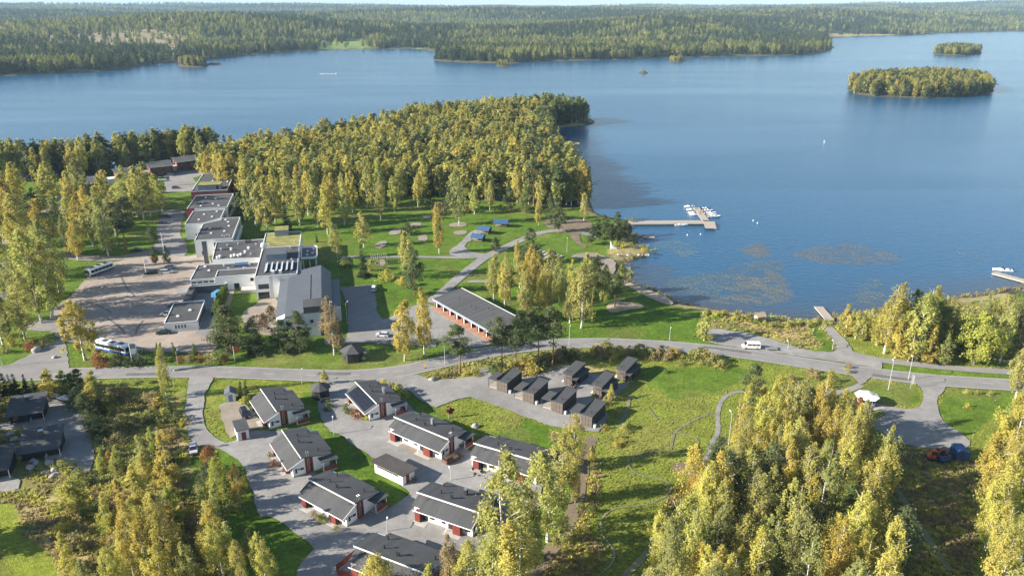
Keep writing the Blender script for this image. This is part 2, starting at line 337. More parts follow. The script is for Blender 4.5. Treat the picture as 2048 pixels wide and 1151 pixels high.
PAINT = [
 ('forest', [(400, 345), (480, 312), (600, 294), (720, 270), (820, 248), (940, 232), (1060, 228), (1190, 240), (1105, 258), (1150, 345), (1180, 410), (1100, 425), (1000, 405), (900, 400), (820, 385), (700, 390), (600, 395), (500, 420), (480, 400)]),
 ('park', [(-400, 420), (0, 400), (300, 400), (480, 440), (600, 395), (820, 385), (1000, 402), (1190, 425), (1250, 440), (1255, 560), (1400, 615), (1410, 690), (1100, 682), (1000, 692), (760, 740), (0, 760), (-400, 760)]),
 ('lawn', PX(zM, (0, 260), (700, 180), (1500, 240), (1650, 300), (1200, 460), (1160, 520), (1030, 560), (700, 830), (280, 990), (280, 760), (0, 740))),
 ('lawn', PX(zN, (540, 190), (700, 100), (1000, 60), (2046, 200), (2300, 400), (2900, 700), (1660, 710), (1240, 740), (1100, 640), (1140, 500), (640, 250))),
 ('lawn', [(1150, 590), (1260, 590), (1345, 605), (1420, 625), (1410, 688), (1250, 680), (1120, 678)]),
 ('dry', PX(zO, (330, 560), (740, 590), (720, 650), (480, 700), (400, 690), (330, 620))),
 ('scrub', PX(zP, (640, 420), (860, 360), (1560, 380), (1720, 620), (1400, 620), (1000, 480), (700, 470))),
 ('dry', PX(zP, (860, 370), (1300, 400), (1500, 450), (1420, 560), (1250, 560), (1050, 480), (930, 420))),
 ('lawn', PX(zP, (1480, 450), (1540, 420), (1700, 630), (1640, 640))),
 ('meadow', PX(zU, (500, 690), (900, 800), (1400, 980), (2048, 1040), (2048, 1090), (800, 1000), (640, 880))),
 ('scrub', PX(zU, (700, 600), (2300, 440), (2300, 1010), (1400, 960), (900, 820), (600, 780))),
 ('meadow', [(835, 748), (920, 727), (1050, 704), (1120, 696), (1200, 694), (1340, 702), (1456, 713), (1560, 729), (1710, 749), (1820, 764), (2048, 782), (2200, 800), (2200, 1300), (1050, 1300), (1180, 960), (1170, 870), (1110, 855), (1045, 835), (940, 795), (1000, 800), (1240, 760)]),
 ('scrub', [(845, 748), (920, 727), (1050, 704), (1260, 696), (1320, 705), (1300, 722), (1170, 718), (1100, 745), (1000, 745), (960, 755), (910, 758), (860, 760)]),
 ('dry', [(1020, 745), (1100, 735), (1160, 722), (1230, 740), (1230, 752), (1180, 742), (1150, 725), (1090, 744)]),
 ('park', PX(zH, (600, 60), (1500, 60), (1650, 100), (1300, 300), (900, 350), (600, 170))),
 ('park', PX(zG, (220, 190), (480, 130), (560, 220), (1000, 190), (1120, 290), (1060, 430), (850, 350), (500, 330))),
 ('park', PX(zG, (1340, 230), (1960, 270), (1900, 450), (1500, 690), (1350, 590), (1260, 440))),
 ('scrub', [(1330, 1000), (1460, 880), (1480, 810), (1640, 790), (1720, 850), (1800, 930), (1830, 1300), (1280, 1300)]),
 ('scrub', [(1760, 900), (1830, 895), (1960, 925), (1960, 1000), (1940, 1300), (1820, 1300), (1790, 1040)]), ('dry', [(1820, 930), (1900, 940), (1930, 1000), (1900, 1060), (1850, 1040), (1800, 960)]),
 ('dry', PX(zS, (640, 180), (760, 200), (720, 420), (640, 620), (520, 900), (300, 1151), (760, 1151), (860, 900), (760, 820), (700, 760), (800, 560), (820, 300), (800, 180))),
 ('dry', [(1050, 836), (1105, 858), (1110, 880), (1090, 890), (1030, 860)]),
 ('scrub', [(-200, 775), (150, 762), (378, 758), (365, 830), (380, 890), (430, 900), (490, 960), (500, 1030), (400, 1300), (-200, 1300)]),
 ('dry', PX(zA, (1450, 500), (1700, 480), (1780, 700), (1850, 800), (1500, 900), (1350, 780), (950, 700), (1000, 560))),
 ('meadow', PX(zA, (1010, 130), (1500, 120), (1840, 120), (1840, 240), (1700, 320), (1300, 260), (1040, 200))),
 ('dry', PX(zQ, (130, 510), (560, 480), (760, 400), (1100, 420), (1060, 700), (880, 900), (540, 1151), (500, 1151), (400, 950), (190, 800))),
 ('lawn_y', PX(zQ, (-400, 540), (130, 550), (180, 830), (430, 960), (490, 1151), (520, 1400), (-400, 1400))),
 ('lawn', PX(zQ, (1580, 170), (1690, 150), (1660, 350), (1600, 460), (1580, 380))),
 ('lawn', [(477, 921), (520, 1033), (547, 1036), (588, 1065), (620, 1086), (628, 1097), (596, 1140), (560, 1300), (480, 1300), (440, 1000), (400, 900)]),
 ('meadow', [(432, 761), (411, 785), (405, 820), (410, 850), (428, 872), (450, 884), (460, 872), (445, 840), (435, 800), (442, 770)]),
 ('lawn_y', [(438, 757), (560, 760), (634, 765), (628, 777), (637, 806), (600, 800), (500, 790), (470, 800), (450, 800), (432, 790)]),
 ('lawn', [(600, 785), (628, 780), (637, 806), (645, 835), (663, 862), (673, 866), (690, 872), (706, 888), (760, 923), (775, 950), (800, 970), (815, 986), (805, 998), (787, 1013), (765, 1013), (740, 960), (690, 930), (660, 880), (620, 835)]),
 ('lawn', [(790, 770), (818, 781), (845, 802), (872, 814), (913, 798), (943, 794), (988, 810), (1060, 836), (1105, 856), (1090, 900), (1000, 880), (960, 880), (948, 900), (928, 900), (890, 850), (830, 800)]),
 ('meadow', [(872, 814), (913, 798), (943, 794), (988, 810), (1044, 831), (1050, 850), (960, 870), (900, 840)]),
 ('field', [(215, 113), (260, 104), (330, 99), (420, 96), (425, 101), (370, 107), (300, 113), (240, 119)]), ('field', [(640, 82), (740, 79), (745, 96), (640, 97)]), ('field', [(640, 62), (700, 60), (700, 66), (640, 67)]), ('clear', [(20, 84), (120, 78), (300, 76), (380, 80), (360, 92), (200, 95), (60, 98)]), ('field', [(800, 90), (855, 88), (850, 95), (800, 96)]), ('reed', [(255, 133), (350, 124), (355, 129), (290, 132)]),
 ('reed', [(1655, 75), (1720, 72), (1790, 71), (1790, 69), (1650, 71)]),
]
gc = np.empty((len(gx), 3)); gc[:] = KINDS['park']
gc[gy > 620] = KINDS['far']
jx = (fbm(gx / 3.0, gy / 3.0, 2, 21) - .5) * np.clip(gy / 100, 0, 12) * 1.1; jy = (fbm(gx / 3.0 + 50, gy / 3.0, 2, 22) - .5) * np.clip(gy / 100, 0, 12) * 1.1
kindmap = np.zeros(len(gx), np.int32); KN = list(KINDS)
for k, poly in PAINT:
    w = [(lambda g: (g.x, g.y))(G(p[0], p[1], PAINT_Z.get(k, 0))) for p in poly]
    m = inside(gx + jx, gy + jy, w); gc[m] = KINDS[k]; kindmap[m] = KN.index(k) + 1
sm = (gs < 5) & (gs > -9) & (gy < 720); gc[sm] = KINDS['bank']
sm = (gs < 7) & (gs > 1.0) & (gy < 720) & (fbm(gx / 9, gy / 9, 2, 8) > .45); gc[sm] = KINDS['reed']
sm = (gs < 6) & (gs > -9) & (gy > 720); gc[sm] = np.array(KINDS['reed']) * .3
patch = fbm(gx / 14, gy / 14, 4, 31)[:, None]; fine = fbm(gx / 2.5, gy / 2.5, 3, 33)[:, None]
dryc = np.array([0.2, 0.165, 0.06])
isg = np.isin(kindmap, [KN.index(k) + 1 for k in ('meadow', 'scrub', 'park')])[:, None]
gc = np.where(isg, gc * (1 - .42 * sstep(.5, .7, patch)) + dryc * .42 * sstep(.5, .7, patch), gc)
isl_ = np.isin(kindmap, [KN.index(k) + 1 for k in ('lawn', 'lawn_y')])[:, None]; wear = sstep(.52, .72, fbm(gx / 8 + 40, gy / 8, 4, 35))[:, None]
gc = np.where(isl_, gc * (1 - .34 * wear) + dryc * .34 * wear, gc)
gc = gc * (0.72 + 0.56 * fine) * (0.85 + 0.3 * patch)
nR, nC = len(ys), len(us)
idx = np.arange(nR * nC).reshape(nR, nC)
quads = np.stack([idx[:-1, :-1], idx[:-1, 1:], idx[1:, 1:], idx[1:, :-1]], -1).reshape(-1, 4)
quads = quads[~(gs[quads].max(1) < -14)]                    # nothing is needed under open water
used = np.unique(quads); remap = np.full(nR * nC, -1); remap[used] = np.arange(len(used))
gme = raw_mesh('ground', np.stack([gx, gy, gz - 0.035], 1)[used], remap[quads])
ca = gme.color_attributes.new('gcol', 'FLOAT_COLOR', 'POINT')
ca.data.foreach_set('color', np.concatenate([gc[used], np.ones((len(used), 1))], 1).astype(np.float32).ravel())
gme.shade_smooth()
gm = bpy.data.materials.new('grass_and_soil'); gm.use_nodes = True; nt = gm.node_tree; p = nt.nodes['Principled BSDF']; p.inputs['Roughness'].default_value = 0.95; p.inputs['Specular IOR Level'].default_value = 0.15
at = nd(nt, 'ShaderNodeAttribute', attribute_name='gcol'); co = nd(nt, 'ShaderNodeNewGeometry').outputs['Position']
last = None
for s_, a_ in ((0.22, .22), (0.9, .3), (4.0, .35)):
    n = nd(nt, 'ShaderNodeTexNoise'); n.inputs['Scale'].default_value = s_; n.inputs['Detail'].default_value = 4; n.inputs['Roughness'].default_value = .7; nt.links.new(co, n.inputs['Vector'])
    mr = nd(nt, 'ShaderNodeMapRange'); mr.inputs[1].default_value = .3; mr.inputs[2].default_value = .7; mr.inputs[3].default_value = 1 - a_; mr.inputs[4].default_value = 1 + a_; nt.links.new(n.outputs[0], mr.inputs[0])
    if last is None: last = mr.outputs[0]
    else:
        mu = nd(nt, 'ShaderNodeMath', operation='MULTIPLY'); nt.links.new(last, mu.inputs[0]); nt.links.new(mr.outputs[0], mu.inputs[1]); last = mu.outputs[0]
vm = nd(nt, 'ShaderNodeVectorMath', operation='SCALE'); nt.links.new(at.outputs['Color'], vm.inputs[0]); nt.links.new(last, vm.inputs[3]); nt.links.new(vm.outputs[0], p.inputs['Base Color'])
bn = nd(nt, 'ShaderNodeBump'); bn.inputs['Strength'].default_value = .8; bn.inputs['Distance'].default_value = .25; nt.links.new(last, bn.inputs['Height']); nt.links.new(bn.outputs[0], p.inputs['Normal'])
gme.materials.append(gm)
ground = bpy.data.objects.new('ground', gme); COL.objects.link(ground); tag(ground, kind='structure')

# ------------------------------------------------------------------ lake
wm = bpy.data.materials.new('lake_water'); wm.use_nodes = True; nt = wm.node_tree; p = nt.nodes['Principled BSDF']
p.inputs['Base Color'].default_value = (0.02, 0.088, 0.17, 1); p.inputs['Roughness'].default_value = 0.2; p.inputs['IOR'].default_value = 1.33
co = nd(nt, 'ShaderNodeNewGeometry').outputs['Position']
mp = nd(nt, 'ShaderNodeMapping'); mp.inputs['Rotation'].default_value = (0, 0, 0.5); mp.inputs['Scale'].default_value = (1, 2.2, 1); nt.links.new(co, mp.inputs[0])
n1 = nd(nt, 'ShaderNodeTexNoise'); n1.inputs['Scale'].default_value = 0.35; n1.inputs['Detail'].default_value = 5; n1.inputs['Roughness'].default_value = .6; nt.links.new(mp.outputs[0], n1.inputs['Vector'])
mp2 = nd(nt, 'ShaderNodeMapping'); mp2.inputs['Scale'].default_value = (.35, 1.6, 1); nt.links.new(co, mp2.inputs[0])
n2 = nd(nt, 'ShaderNodeTexNoise'); n2.inputs['Scale'].default_value = 0.006; n2.inputs['Detail'].default_value = 5; n2.inputs['Distortion'].default_value = 1.2; nt.links.new(mp2.outputs[0], n2.inputs['Vector'])
mr = nd(nt, 'ShaderNodeMapRange'); mr.inputs[1].default_value = .35; mr.inputs[2].default_value = .62; mr.inputs[3].default_value = .35; mr.inputs[4].default_value = 1.0; nt.links.new(n2.outputs[0], mr.inputs[0])
bn = nd(nt, 'ShaderNodeBump'); bn.inputs['Distance'].default_value = .3; nt.links.new(mr.outputs[0], bn.inputs['Strength']); nt.links.new(n1.outputs[0], bn.inputs['Height']); nt.links.new(bn.outputs[0], p.inputs['Normal'])
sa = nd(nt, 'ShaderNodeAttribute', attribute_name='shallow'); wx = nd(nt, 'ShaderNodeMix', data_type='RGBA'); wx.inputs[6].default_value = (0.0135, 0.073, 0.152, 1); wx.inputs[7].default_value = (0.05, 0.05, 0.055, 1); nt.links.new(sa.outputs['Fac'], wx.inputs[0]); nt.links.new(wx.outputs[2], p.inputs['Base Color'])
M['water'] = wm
ly = [110.0]
while ly[-1] < 5200: ly.append(ly[-1] * (1.008 if ly[-1] < 340 else 1.02))
lyy, luu = np.meshgrid(np.array(ly), np.linspace(-1.1, 1.1, 420), indexing='ij'); lx = (luu * (lyy + 120)).ravel(); lyf = lyy.ravel(); lid = np.arange(lx.size).reshape(lyy.shape)
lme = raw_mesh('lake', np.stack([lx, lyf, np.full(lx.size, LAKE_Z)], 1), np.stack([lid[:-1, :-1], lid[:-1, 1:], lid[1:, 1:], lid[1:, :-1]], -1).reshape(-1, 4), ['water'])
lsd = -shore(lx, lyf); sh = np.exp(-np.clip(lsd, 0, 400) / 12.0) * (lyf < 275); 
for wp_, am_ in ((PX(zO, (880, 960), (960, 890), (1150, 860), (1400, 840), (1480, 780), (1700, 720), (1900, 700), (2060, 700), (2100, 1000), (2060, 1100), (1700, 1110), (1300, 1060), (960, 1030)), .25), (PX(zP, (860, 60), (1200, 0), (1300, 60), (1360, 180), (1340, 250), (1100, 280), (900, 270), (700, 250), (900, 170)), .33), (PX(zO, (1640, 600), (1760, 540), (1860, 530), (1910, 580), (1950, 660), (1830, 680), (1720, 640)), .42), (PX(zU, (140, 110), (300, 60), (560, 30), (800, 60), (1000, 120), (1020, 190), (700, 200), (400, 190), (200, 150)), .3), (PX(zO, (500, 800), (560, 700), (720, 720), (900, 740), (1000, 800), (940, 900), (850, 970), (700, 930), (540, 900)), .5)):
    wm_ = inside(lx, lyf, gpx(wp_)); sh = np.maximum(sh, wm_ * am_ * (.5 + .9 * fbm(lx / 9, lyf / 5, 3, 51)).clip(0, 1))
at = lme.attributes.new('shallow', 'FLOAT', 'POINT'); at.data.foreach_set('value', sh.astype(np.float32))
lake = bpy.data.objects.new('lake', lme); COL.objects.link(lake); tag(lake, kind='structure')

# ------------------------------------------------------------------ sheets of paving
LAYER = [0.0]; TRAIL = [0.0]
def sheet(name, poly, m, z=None, smooth=0, parent=None):
    if z is None: LAYER[0] += 0.0016; z = 0.024 + LAYER[0]
    if smooth: poly = smooth_poly(poly, True, smooth)
    wp = [G(p[0], p[1], z) for p in poly]; fine_ = []; rr = random.Random(len(poly))
    for a, b in zip(wp, wp[1:] + wp[:1]):
        k = max(1, min(40, int((b - a).length / 1.6)))
        for i in range(k):
            q = a.lerp(b, i / k); e = (b - a).normalized(); fine_.append(q + Vector((-e.y, e.x, 0)) * (rr.uniform(-.28, .28) if 0 < i and m != 'water' else 0))
    tri = tessellate_polygon([[Vector((q.x, q.y, 0)) for q in fine_]]); me = bpy.data.meshes.new(name); me.from_pydata([tuple(q) for q in fine_], [], [tuple(t) for t in tri]); me.materials.append(M[m])
    for q in me.polygons:
        if q.normal.z < 0: q.flip()
    o = bpy.data.objects.new(name, me); COL.objects.link(o); o.parent = parent
    if parent is None: tag(o, kind='structure')
    return o
def ribbon(name, line, width, m, z=None, smooth=2, parent=None, off=0.0, world=False, crown=0.0):
    if z is None and name in ('bike_trail', 'footpath', 'dirt_track'): TRAIL[0] += 0.0016; z = 0.008 + TRAIL[0]
    if z is None: LAYER[0] += 0.0016; z = 0.024 + LAYER[0]
    pts = line if world else [(lambda g: (g.x, g.y))(G(p[0], p[1], 0)) for p in line]
    if smooth: pts = smooth_poly(pts, False, smooth)
    L = []; n = len(pts)
    for i, p in enumerate(pts):
        a = pts[max(0, i - 1)]; b = pts[min(n - 1, i + 1)]; dx, dy = b[0] - a[0], b[1] - a[1]; l = math.hypot(dx, dy) + 1e-9; nx, ny = -dy / l, dx / l
        wv = width * (1 + (0.1 * math.sin(i * 1.7) + .08 * math.sin(i * 4.1 + 1) if (crown or m in ('trail', 'dirt')) else 0))
        L.append([(p[0] + nx * (off + k * wv / 2), p[1] + ny * (off + k * wv / 2), z + (crown if k == 0 else 0)) for k in ((-1, 0, 1) if crown else (-1, 1))])
    k = len(L[0]); vs = [v for r in L for v in r]; fs = []
    for i in range(n - 1):
        for j in range(k - 1): fs.append((i * k + j, i * k + j + 1, (i + 1) * k + j + 1, (i + 1) * k + j))
    b = MB(); b.add(vs, fs); o = b.build(name, m, parent)
    if parent is None: tag(o, kind='structure')
    return o
ru = [(-300, 752), (0, 742), (150, 735.5), (267, 733), (420, 732.5), (520, 736), (640, 740.5), (700, 741), (760, 738), (804, 732), (857, 720), (937, 701), (995, 691), (1044, 683), (1122, 678), (1200, 677), (1240, 678), (1341, 682), (1456, 692), (1557, 708), (1659, 725), (1710, 734), (1819, 748.5), (1928, 756), (2005, 760.5), (2150, 766), (2400, 772)]
rl = [(-300, 776), (0, 762), (100, 758), (197, 756.5), (308, 753), (420, 752), (520, 756), (640, 761.5), (700, 762.5), (783, 754), (835, 745.5), (917, 725), (995, 710), (1054, 702), (1122, 694.5), (1200, 692.5), (1240, 694), (1341, 700), (1456, 711), (1557, 726.5), (1659, 740), (1710, 747), (1819, 761.5), (1928, 771.5), (2048, 778), (2150, 783), (2400, 790)]
# carriageway: centre line between the two edges, constant width
rw = 6.6
mid = []
Ug = [G(*p) for p in ru]; Lg = [G(*p) for p in rl]
for l in Lg:
    u = min(((segdist(np.array([l.x]), np.array([l.y]), [(a.x, a.y), (b.x, b.y)], False)[0], i) for i, (a, b) in enumerate(zip(Ug[:-1], Ug[1:]))))
    a, b = Ug[u[1]], Ug[u[1] + 1]; e = b - a; t = max(0, min(1, (l - a).dot(e) / e.length_squared)); q = a + e * t
    mid.append(((l.x + q.x) / 2, (l.y + q.y) / 2))
road = ribbon('road', mid, rw + .5, 'asphalt', z=0.02, smooth=3, world=True)
for sd in (-1, 1): ribbon('edge_line', mid, 0.16, 'mark', z=0.026, smooth=3, parent=road, off=sd * (rw / 2 - .15), world=True)
ml = smooth_poly(mid, False, 3); dist = 0; dm = MB()
for a, b in zip(ml[:-1], ml[1:]):
    dx, dy = b[0] - a[0], b[1] - a[1]; l = math.hypot(dx, dy); t = 0
    while t < l:
        if (dist % 12) < 3:
            e = min(l, t + 3 - (dist % 12)); ux, uy = dx / l, dy / l; hw = .07
            dm.add([(a[0] + ux * t - uy * hw, a[1] + uy * t + ux * hw, .026), (a[0] + ux * e - uy * hw, a[1] + uy * e + ux * hw, .026), (a[0] + ux * e + uy * hw, a[1] + uy * e - ux * hw, .026), (a[0] + ux * t + uy * hw, a[1] + uy * t - ux * hw, .026)], [(0, 3, 2, 1)])
            dist += e - t; t = e
        else: st = min(12 - dist % 12, l - t); t += max(st, 1e-3); dist += max(st, 1e-3)
dm.build('centre_line', 'mark', road)

sheet('car_park', [(142, 592), (178, 551), (193, 544), (228, 524), (267, 515), (300, 512), (345, 511), (376, 512), (415, 505), (440, 560), (470, 580), (440, 660), (436, 694), (416, 707), (305, 702), (188, 693), (127, 681), (120, 643), (97, 638), (112, 612)], 'carpark')
sheet('access_road', [(121, 676), (60, 708), (18, 729), (-120, 745), (-120, 757), (0, 754), (138, 741), (134, 701), (130, 684)], 'asphalt')
sheet('gravel_path', [(50, 645), (100, 638), (125, 643), (128, 683), (100, 662), (52, 660)], 'gravel')
sheet('hotel_lane', [(345, 512), (322, 505), (300, 495), (318, 480), (312, 460), (322, 430), (335, 418), (372, 420), (366, 432), (358, 470), (372, 480), (376, 513)], 'asphalt', smooth=1)
sheet('lane', PX(zJ, (1300, 740), (1100, 735), (700, 730), (260, 690), (-300, 700), (-300, 745), (300, 760), (700, 790), (1300, 760)), 'gravel_tan', smooth=1)
sheet('lane', PX(zJ, (-300, 880), (40, 900), (60, 990), (150, 1040), (520, 1090), (900, 1120), (1080, 1080), (1200, 1060), (1240, 1100), (900, 1150), (500, 1140), (100, 1060), (-100, 960), (-300, 960)), 'gravel_tan', smooth=1)
sheet('yard', PX(zJ, (1290, 480), (1420, 440), (1600, 430), (1600, 470), (1520, 500), (1560, 540), (1300, 560)), 'gravel')
sheet('lane', PX(zJ, (1290, 560), (1560, 545), (1900, 540), (2060, 560), (1900, 600), (1500, 600), (1290, 610)), 'gravel')
sheet('sports_court', PX(zI, (-300, 330), (0, 300), (150, 270), (170, 300), (60, 420), (0, 460), (-300, 480)), 'gravel_tan')

sheet('hotel_yard', PX(zL, (-20, 470), (150, 460), (560, 470), (540, 560), (420, 720), (330, 960), (200, 930), (320, 690), (300, 600), (90, 600)), 'asphalt')
sheet('paved_forecourt', PX(zL, (660, 760), (700, 690), (800, 650), (830, 590), (1060, 570), (1080, 900), (980, 960), (700, 900)), 'gravel_tan', smooth=1)
sheet('hotel_yard', PX(zL, (1650, 470), (1990, 440), (2010, 700), (2120, 850), (2600, 1000), (2600, 1060), (1900, 1020), (1500, 1040), (1480, 985), (1720, 970), (1720, 640)), 'asphalt')
sheet('garage_forecourt', PX(zN, (330, 340), (960, 715), (930, 760), (660, 810), (460, 740), (330, 690), (-150, 640), (-330, 560), (-100, 480), (60, 400), (160, 350)), 'gravel', smooth=1)

ribbon('park_path', PX(zN, (300, 330), (440, 230), (560, 110), (700, 0)) + [(952, 527), (972, 513), (1000, 499), (1040, 480), (1075, 466), (1110, 460), (1160, 463), (1195, 474)], 4.2, 'gravel')
ribbon('park_path', [(972, 513), (930, 515), (880, 514), (800, 513), (720, 514), (680, 514)], 2.6, 'gravel')
ribbon('park_path', [(935, 563), (960, 562), (990, 564)], 2.4, 'gravel')
sheet('gravel_square', PX(zM, (850, 495), (880, 460), (950, 410), (1020, 330), (1090, 305), (1120, 330), (1060, 380), (975, 430), (1000, 465), (1045, 490), (1180, 505), (1150, 530), (900, 522)), 'gravel', smooth=1)
sheet('gravel_apron', PX(zN, (300, 330), (440, 260), (560, 190), (640, 250), (520, 300), (380, 320)), 'gravel_tan')
for q in (((370, 350), (420, 300), (490, 295), (470, 350)), ((260, 450), (290, 410), (380, 390), (340, 460)), ((520, 260), (640, 250), (640, 285), (540, 290)), ((880, 330), (980, 310), (1010, 340), (920, 355)), ((610, 360), (690, 350), (690, 400), (620, 400)), ((650, 200), (720, 195), (720, 220), (660, 220)), ((860, 260), (1000, 250), (990, 290), (860, 290)), ((280, 550), (360, 545), (360, 595), (280, 595))):
    sheet('gravel_patch', PX(zM, *q), 'gravel_tan', smooth=1)

sheet('marina_lane', PX(zM, (1600, 250), (1680, 180), (1900, 230), (2000, 260), (1990, 330), (1880, 330), (1900, 420), (1950, 440), (1930, 460), (1840, 400), (1780, 310), (1640, 300)), 'dirt', smooth=1)
sheet('shore_gravel', PX(zO, (-60, 660), (60, 625), (200, 620), (330, 670), (410, 700), (400, 830), (330, 850), (200, 840), (210, 760), (200, 700), (60, 690)), 'gravel_tan', smooth=1)
sheet('beach', PX(zO, (485, 900), (520, 905), (600, 945), (800, 1015), (960, 1085), (985, 1140), (900, 1140), (700, 1050), (560, 975), (480, 940)), 'sand', smooth=1)
sheet('sand_pit', PX(zP, (-60, 240), (60, 250), (190, 275), (180, 300), (60, 310), (-60, 340), (-120, 300)), 'sand', smooth=1)

sheet('lakeside_car_park', PX(zP, (690, 480), (740, 455), (860, 475), (1000, 490), (1200, 545), (1400, 610), (1540, 640), (1680, 640), (1710, 620), (1690, 570), (1620, 480), (1570, 420), (1640, 395), (1690, 460), (1780, 550), (1830, 630), (1900, 680), (2060, 715), (2060, 775), (1660, 712), (1500, 690), (1100, 632), (800, 588), (690, 560)), 'gravel')
ribbon('cycle_path', PX(zU, (640, 930), (760, 960), (900, 988), (1200, 1022), (1500, 1052), (2048, 1088), (2500, 1110)), 3.4, 'asphalt')
sheet('access_road', PX(zG, (1040, 192), (1340, 222), (1310, 290), (1250, 340), (1260, 440), (1290, 530), (1350, 590), (1500, 680), (1570, 760), (1500, 810), (1150, 800), (820, 745), (760, 640), (560, 620), (570, 560), (740, 530), (800, 480), (600, 440), (640, 380), (850, 425), (1000, 448), (1100, 425), (1130, 340), (1120, 260)), 'gravel', smooth=1)
sheet('access_road', PX(zG, (470, 120), (660, 145), (600, 200), (540, 225)), 'gravel')
ribbon('footpath', PX(zG, (560, 225), (400, 290), (240, 305), (100, 300)), 2.0, 'gravel')
# housing street and yards

sheet('residential_street', [(379, 752), (429, 752), (424, 762), (411, 783), (405, 820), (410, 850), (428, 872), (452, 885), (470, 880), (490, 862), (560, 860), (600, 880), (640, 960), (770, 1018), (815, 990), (820, 985), (780, 950), (765, 925), (706, 889), (690, 873), (660, 862), (641, 835), (635, 800), (630, 772), (655, 757), (760, 757), (835, 748), (862, 758), (910, 757), (958, 752), (960, 737), (982, 734), (996, 748), (1040, 747), (1094, 745), (1126, 732), (1156, 726), (1178, 745), (1224, 752), (1232, 765), (1256, 769), (1219, 803), (1204, 813), (1218, 831), (1197, 863), (1161, 859), (1104, 851), (1044, 830), (1001, 813), (959, 799), (940, 793), (913, 798), (872, 814), (845, 801), (818, 780), (800, 785), (850, 850), (900, 880), (935, 898), (950, 902), (960, 890), (1090, 930), (1080, 1010), (985, 1090), (960, 1151), (930, 1300), (560, 1300), (592, 1151), (604, 1122), (628, 1096), (618, 1084), (588, 1063), (547, 1034), (520, 1030), (493, 945), (477, 919), (438, 896), (398, 890), (376, 873), (366, 830), (375, 790)], 'gravel')
sheet('paved_yard', PX(zB, (330, 430), (440, 400), (560, 395), (640, 480), (740, 600), (760, 650), (560, 690), (440, 760), (400, 700), (350, 520)), 'gravel_tan')
sheet('paved_path', PX(zC, (660, 770), (720, 760), (1185, 960), (1090, 975), (1040, 985)), 'gravel_tan')

sheet('cabin_yard', PX(zA, (400, 310), (520, 285), (690, 335), (800, 470), (870, 600), (890, 760), (925, 870), (890, 1000), (840, 1080), (690, 1010), (560, 900), (300, 600), (-100, 640), (-100, 560), (200, 540), (430, 480)), 'gravel', smooth=1)
sheet('cabin_yard', PX(zA, (-100, 1100), (110, 1080), (200, 1120), (180, 1200), (60, 1230), (-100, 1230)), 'gravel')
for q in (((840, 730), (900, 770), (950, 810), (985, 850)), ((1125, 752), (1090, 800), (1072, 835), (1068, 860)), ((700, 620), (800, 640), (880, 690)), ((950, 400), (1000, 500), (1060, 560))):
    ribbon('tyre_mark', PX(zI, *q), 0.55, 'tyremark')
for q in ((640, 745, 9, 1.6), (900, 722, 7, 1.4), (1400, 698, 8, 1.6), (250, 744, 6, 1.5), (1750, 748, 7, 1.4)):
    g = G(q[0], q[1]); a_ = min(range(len(ml) - 1), key=lambda i: (ml[i][0] - g.x) ** 2 + (ml[i][1] - g.y) ** 2); ribbon('asphalt_patch', ml[a_:a_ + q[2]], q[3], 'tyremark', z=.0235, smooth=0, world=True, off=random.choice((-1.3, 1.2)))

ribbon('dirt_track', PX(zS, (760, 10), (720, 90), (690, 200), (655, 420), (610, 600), (560, 720), (480, 850), (370, 1000), (260, 1150), (160, 1300)), 2.8, 'dirt', crown=.015)
ribbon('bike_trail', PX(zH, (1540, 285), (1480, 285), (1400, 305), (1325, 370), (1296, 480), (1300, 560), (1308, 640), (1270, 710), (1232, 790), (1210, 860), (1150, 960), (1200, 1000)), 1.1, 'gravel', crown=.015)
ribbon('bike_trail', PX(zH, (900, 650), (1000, 668), (1100, 700), (1132, 740), (1100, 790), (1020, 815), (900, 830), (780, 828), (650, 835), (540, 862), (488, 905), (490, 960), (540, 1020), (640, 1055)) + PX(zS, (1240, 340), (1340, 365), (1400, 400), (1405, 440), (1370, 490), (1290, 535), (1150, 578), (950, 590), (860, 640), (820, 720), (830, 800), (900, 890), (945, 960), (920, 1050), (830, 1130), (740, 1200)), 0.45, 'trail', crown=.015)
ribbon('bike_trail', PX(zH, (1260, 470), (1100, 530), (980, 600), (905, 650), (890, 720), (870, 810)), 0.6, 'trail', crown=.01)
ribbon('bike_trail', PX(zH, (500, 320), (480, 420), (450, 520), (380, 610)), 0.9, 'trail', crown=.01)
ribbon('bike_trail', PX(zH, (670, 440), (720, 500), (750, 540)), 0.6, 'trail', crown=.01)

ribbon('footpath', PX(zS, (1000, 1170), (1080, 1090), (1160, 1010), (1250, 900), (1300, 800), (1330, 650)), 1.3, 'trail')
sheet('bare_earth', PX(zS, (1400, 230), (1700, 190), (1760, 280), (1700, 380), (1540, 330), (1420, 290)), 'dirt', smooth=1)
ribbon('footpath', PX(zT, (1000, 420), (1080, 560), (1130, 650), (1200, 760), (1300, 900), (1440, 1100)), 1.5, 'trail')

pond = sheet('pond', PX(zJ, (400, 655), (520, 625), (640, 612), (780, 625), (900, 645), (880, 672), (740, 690), (600, 695), (460, 685)), 'water', smooth=1)

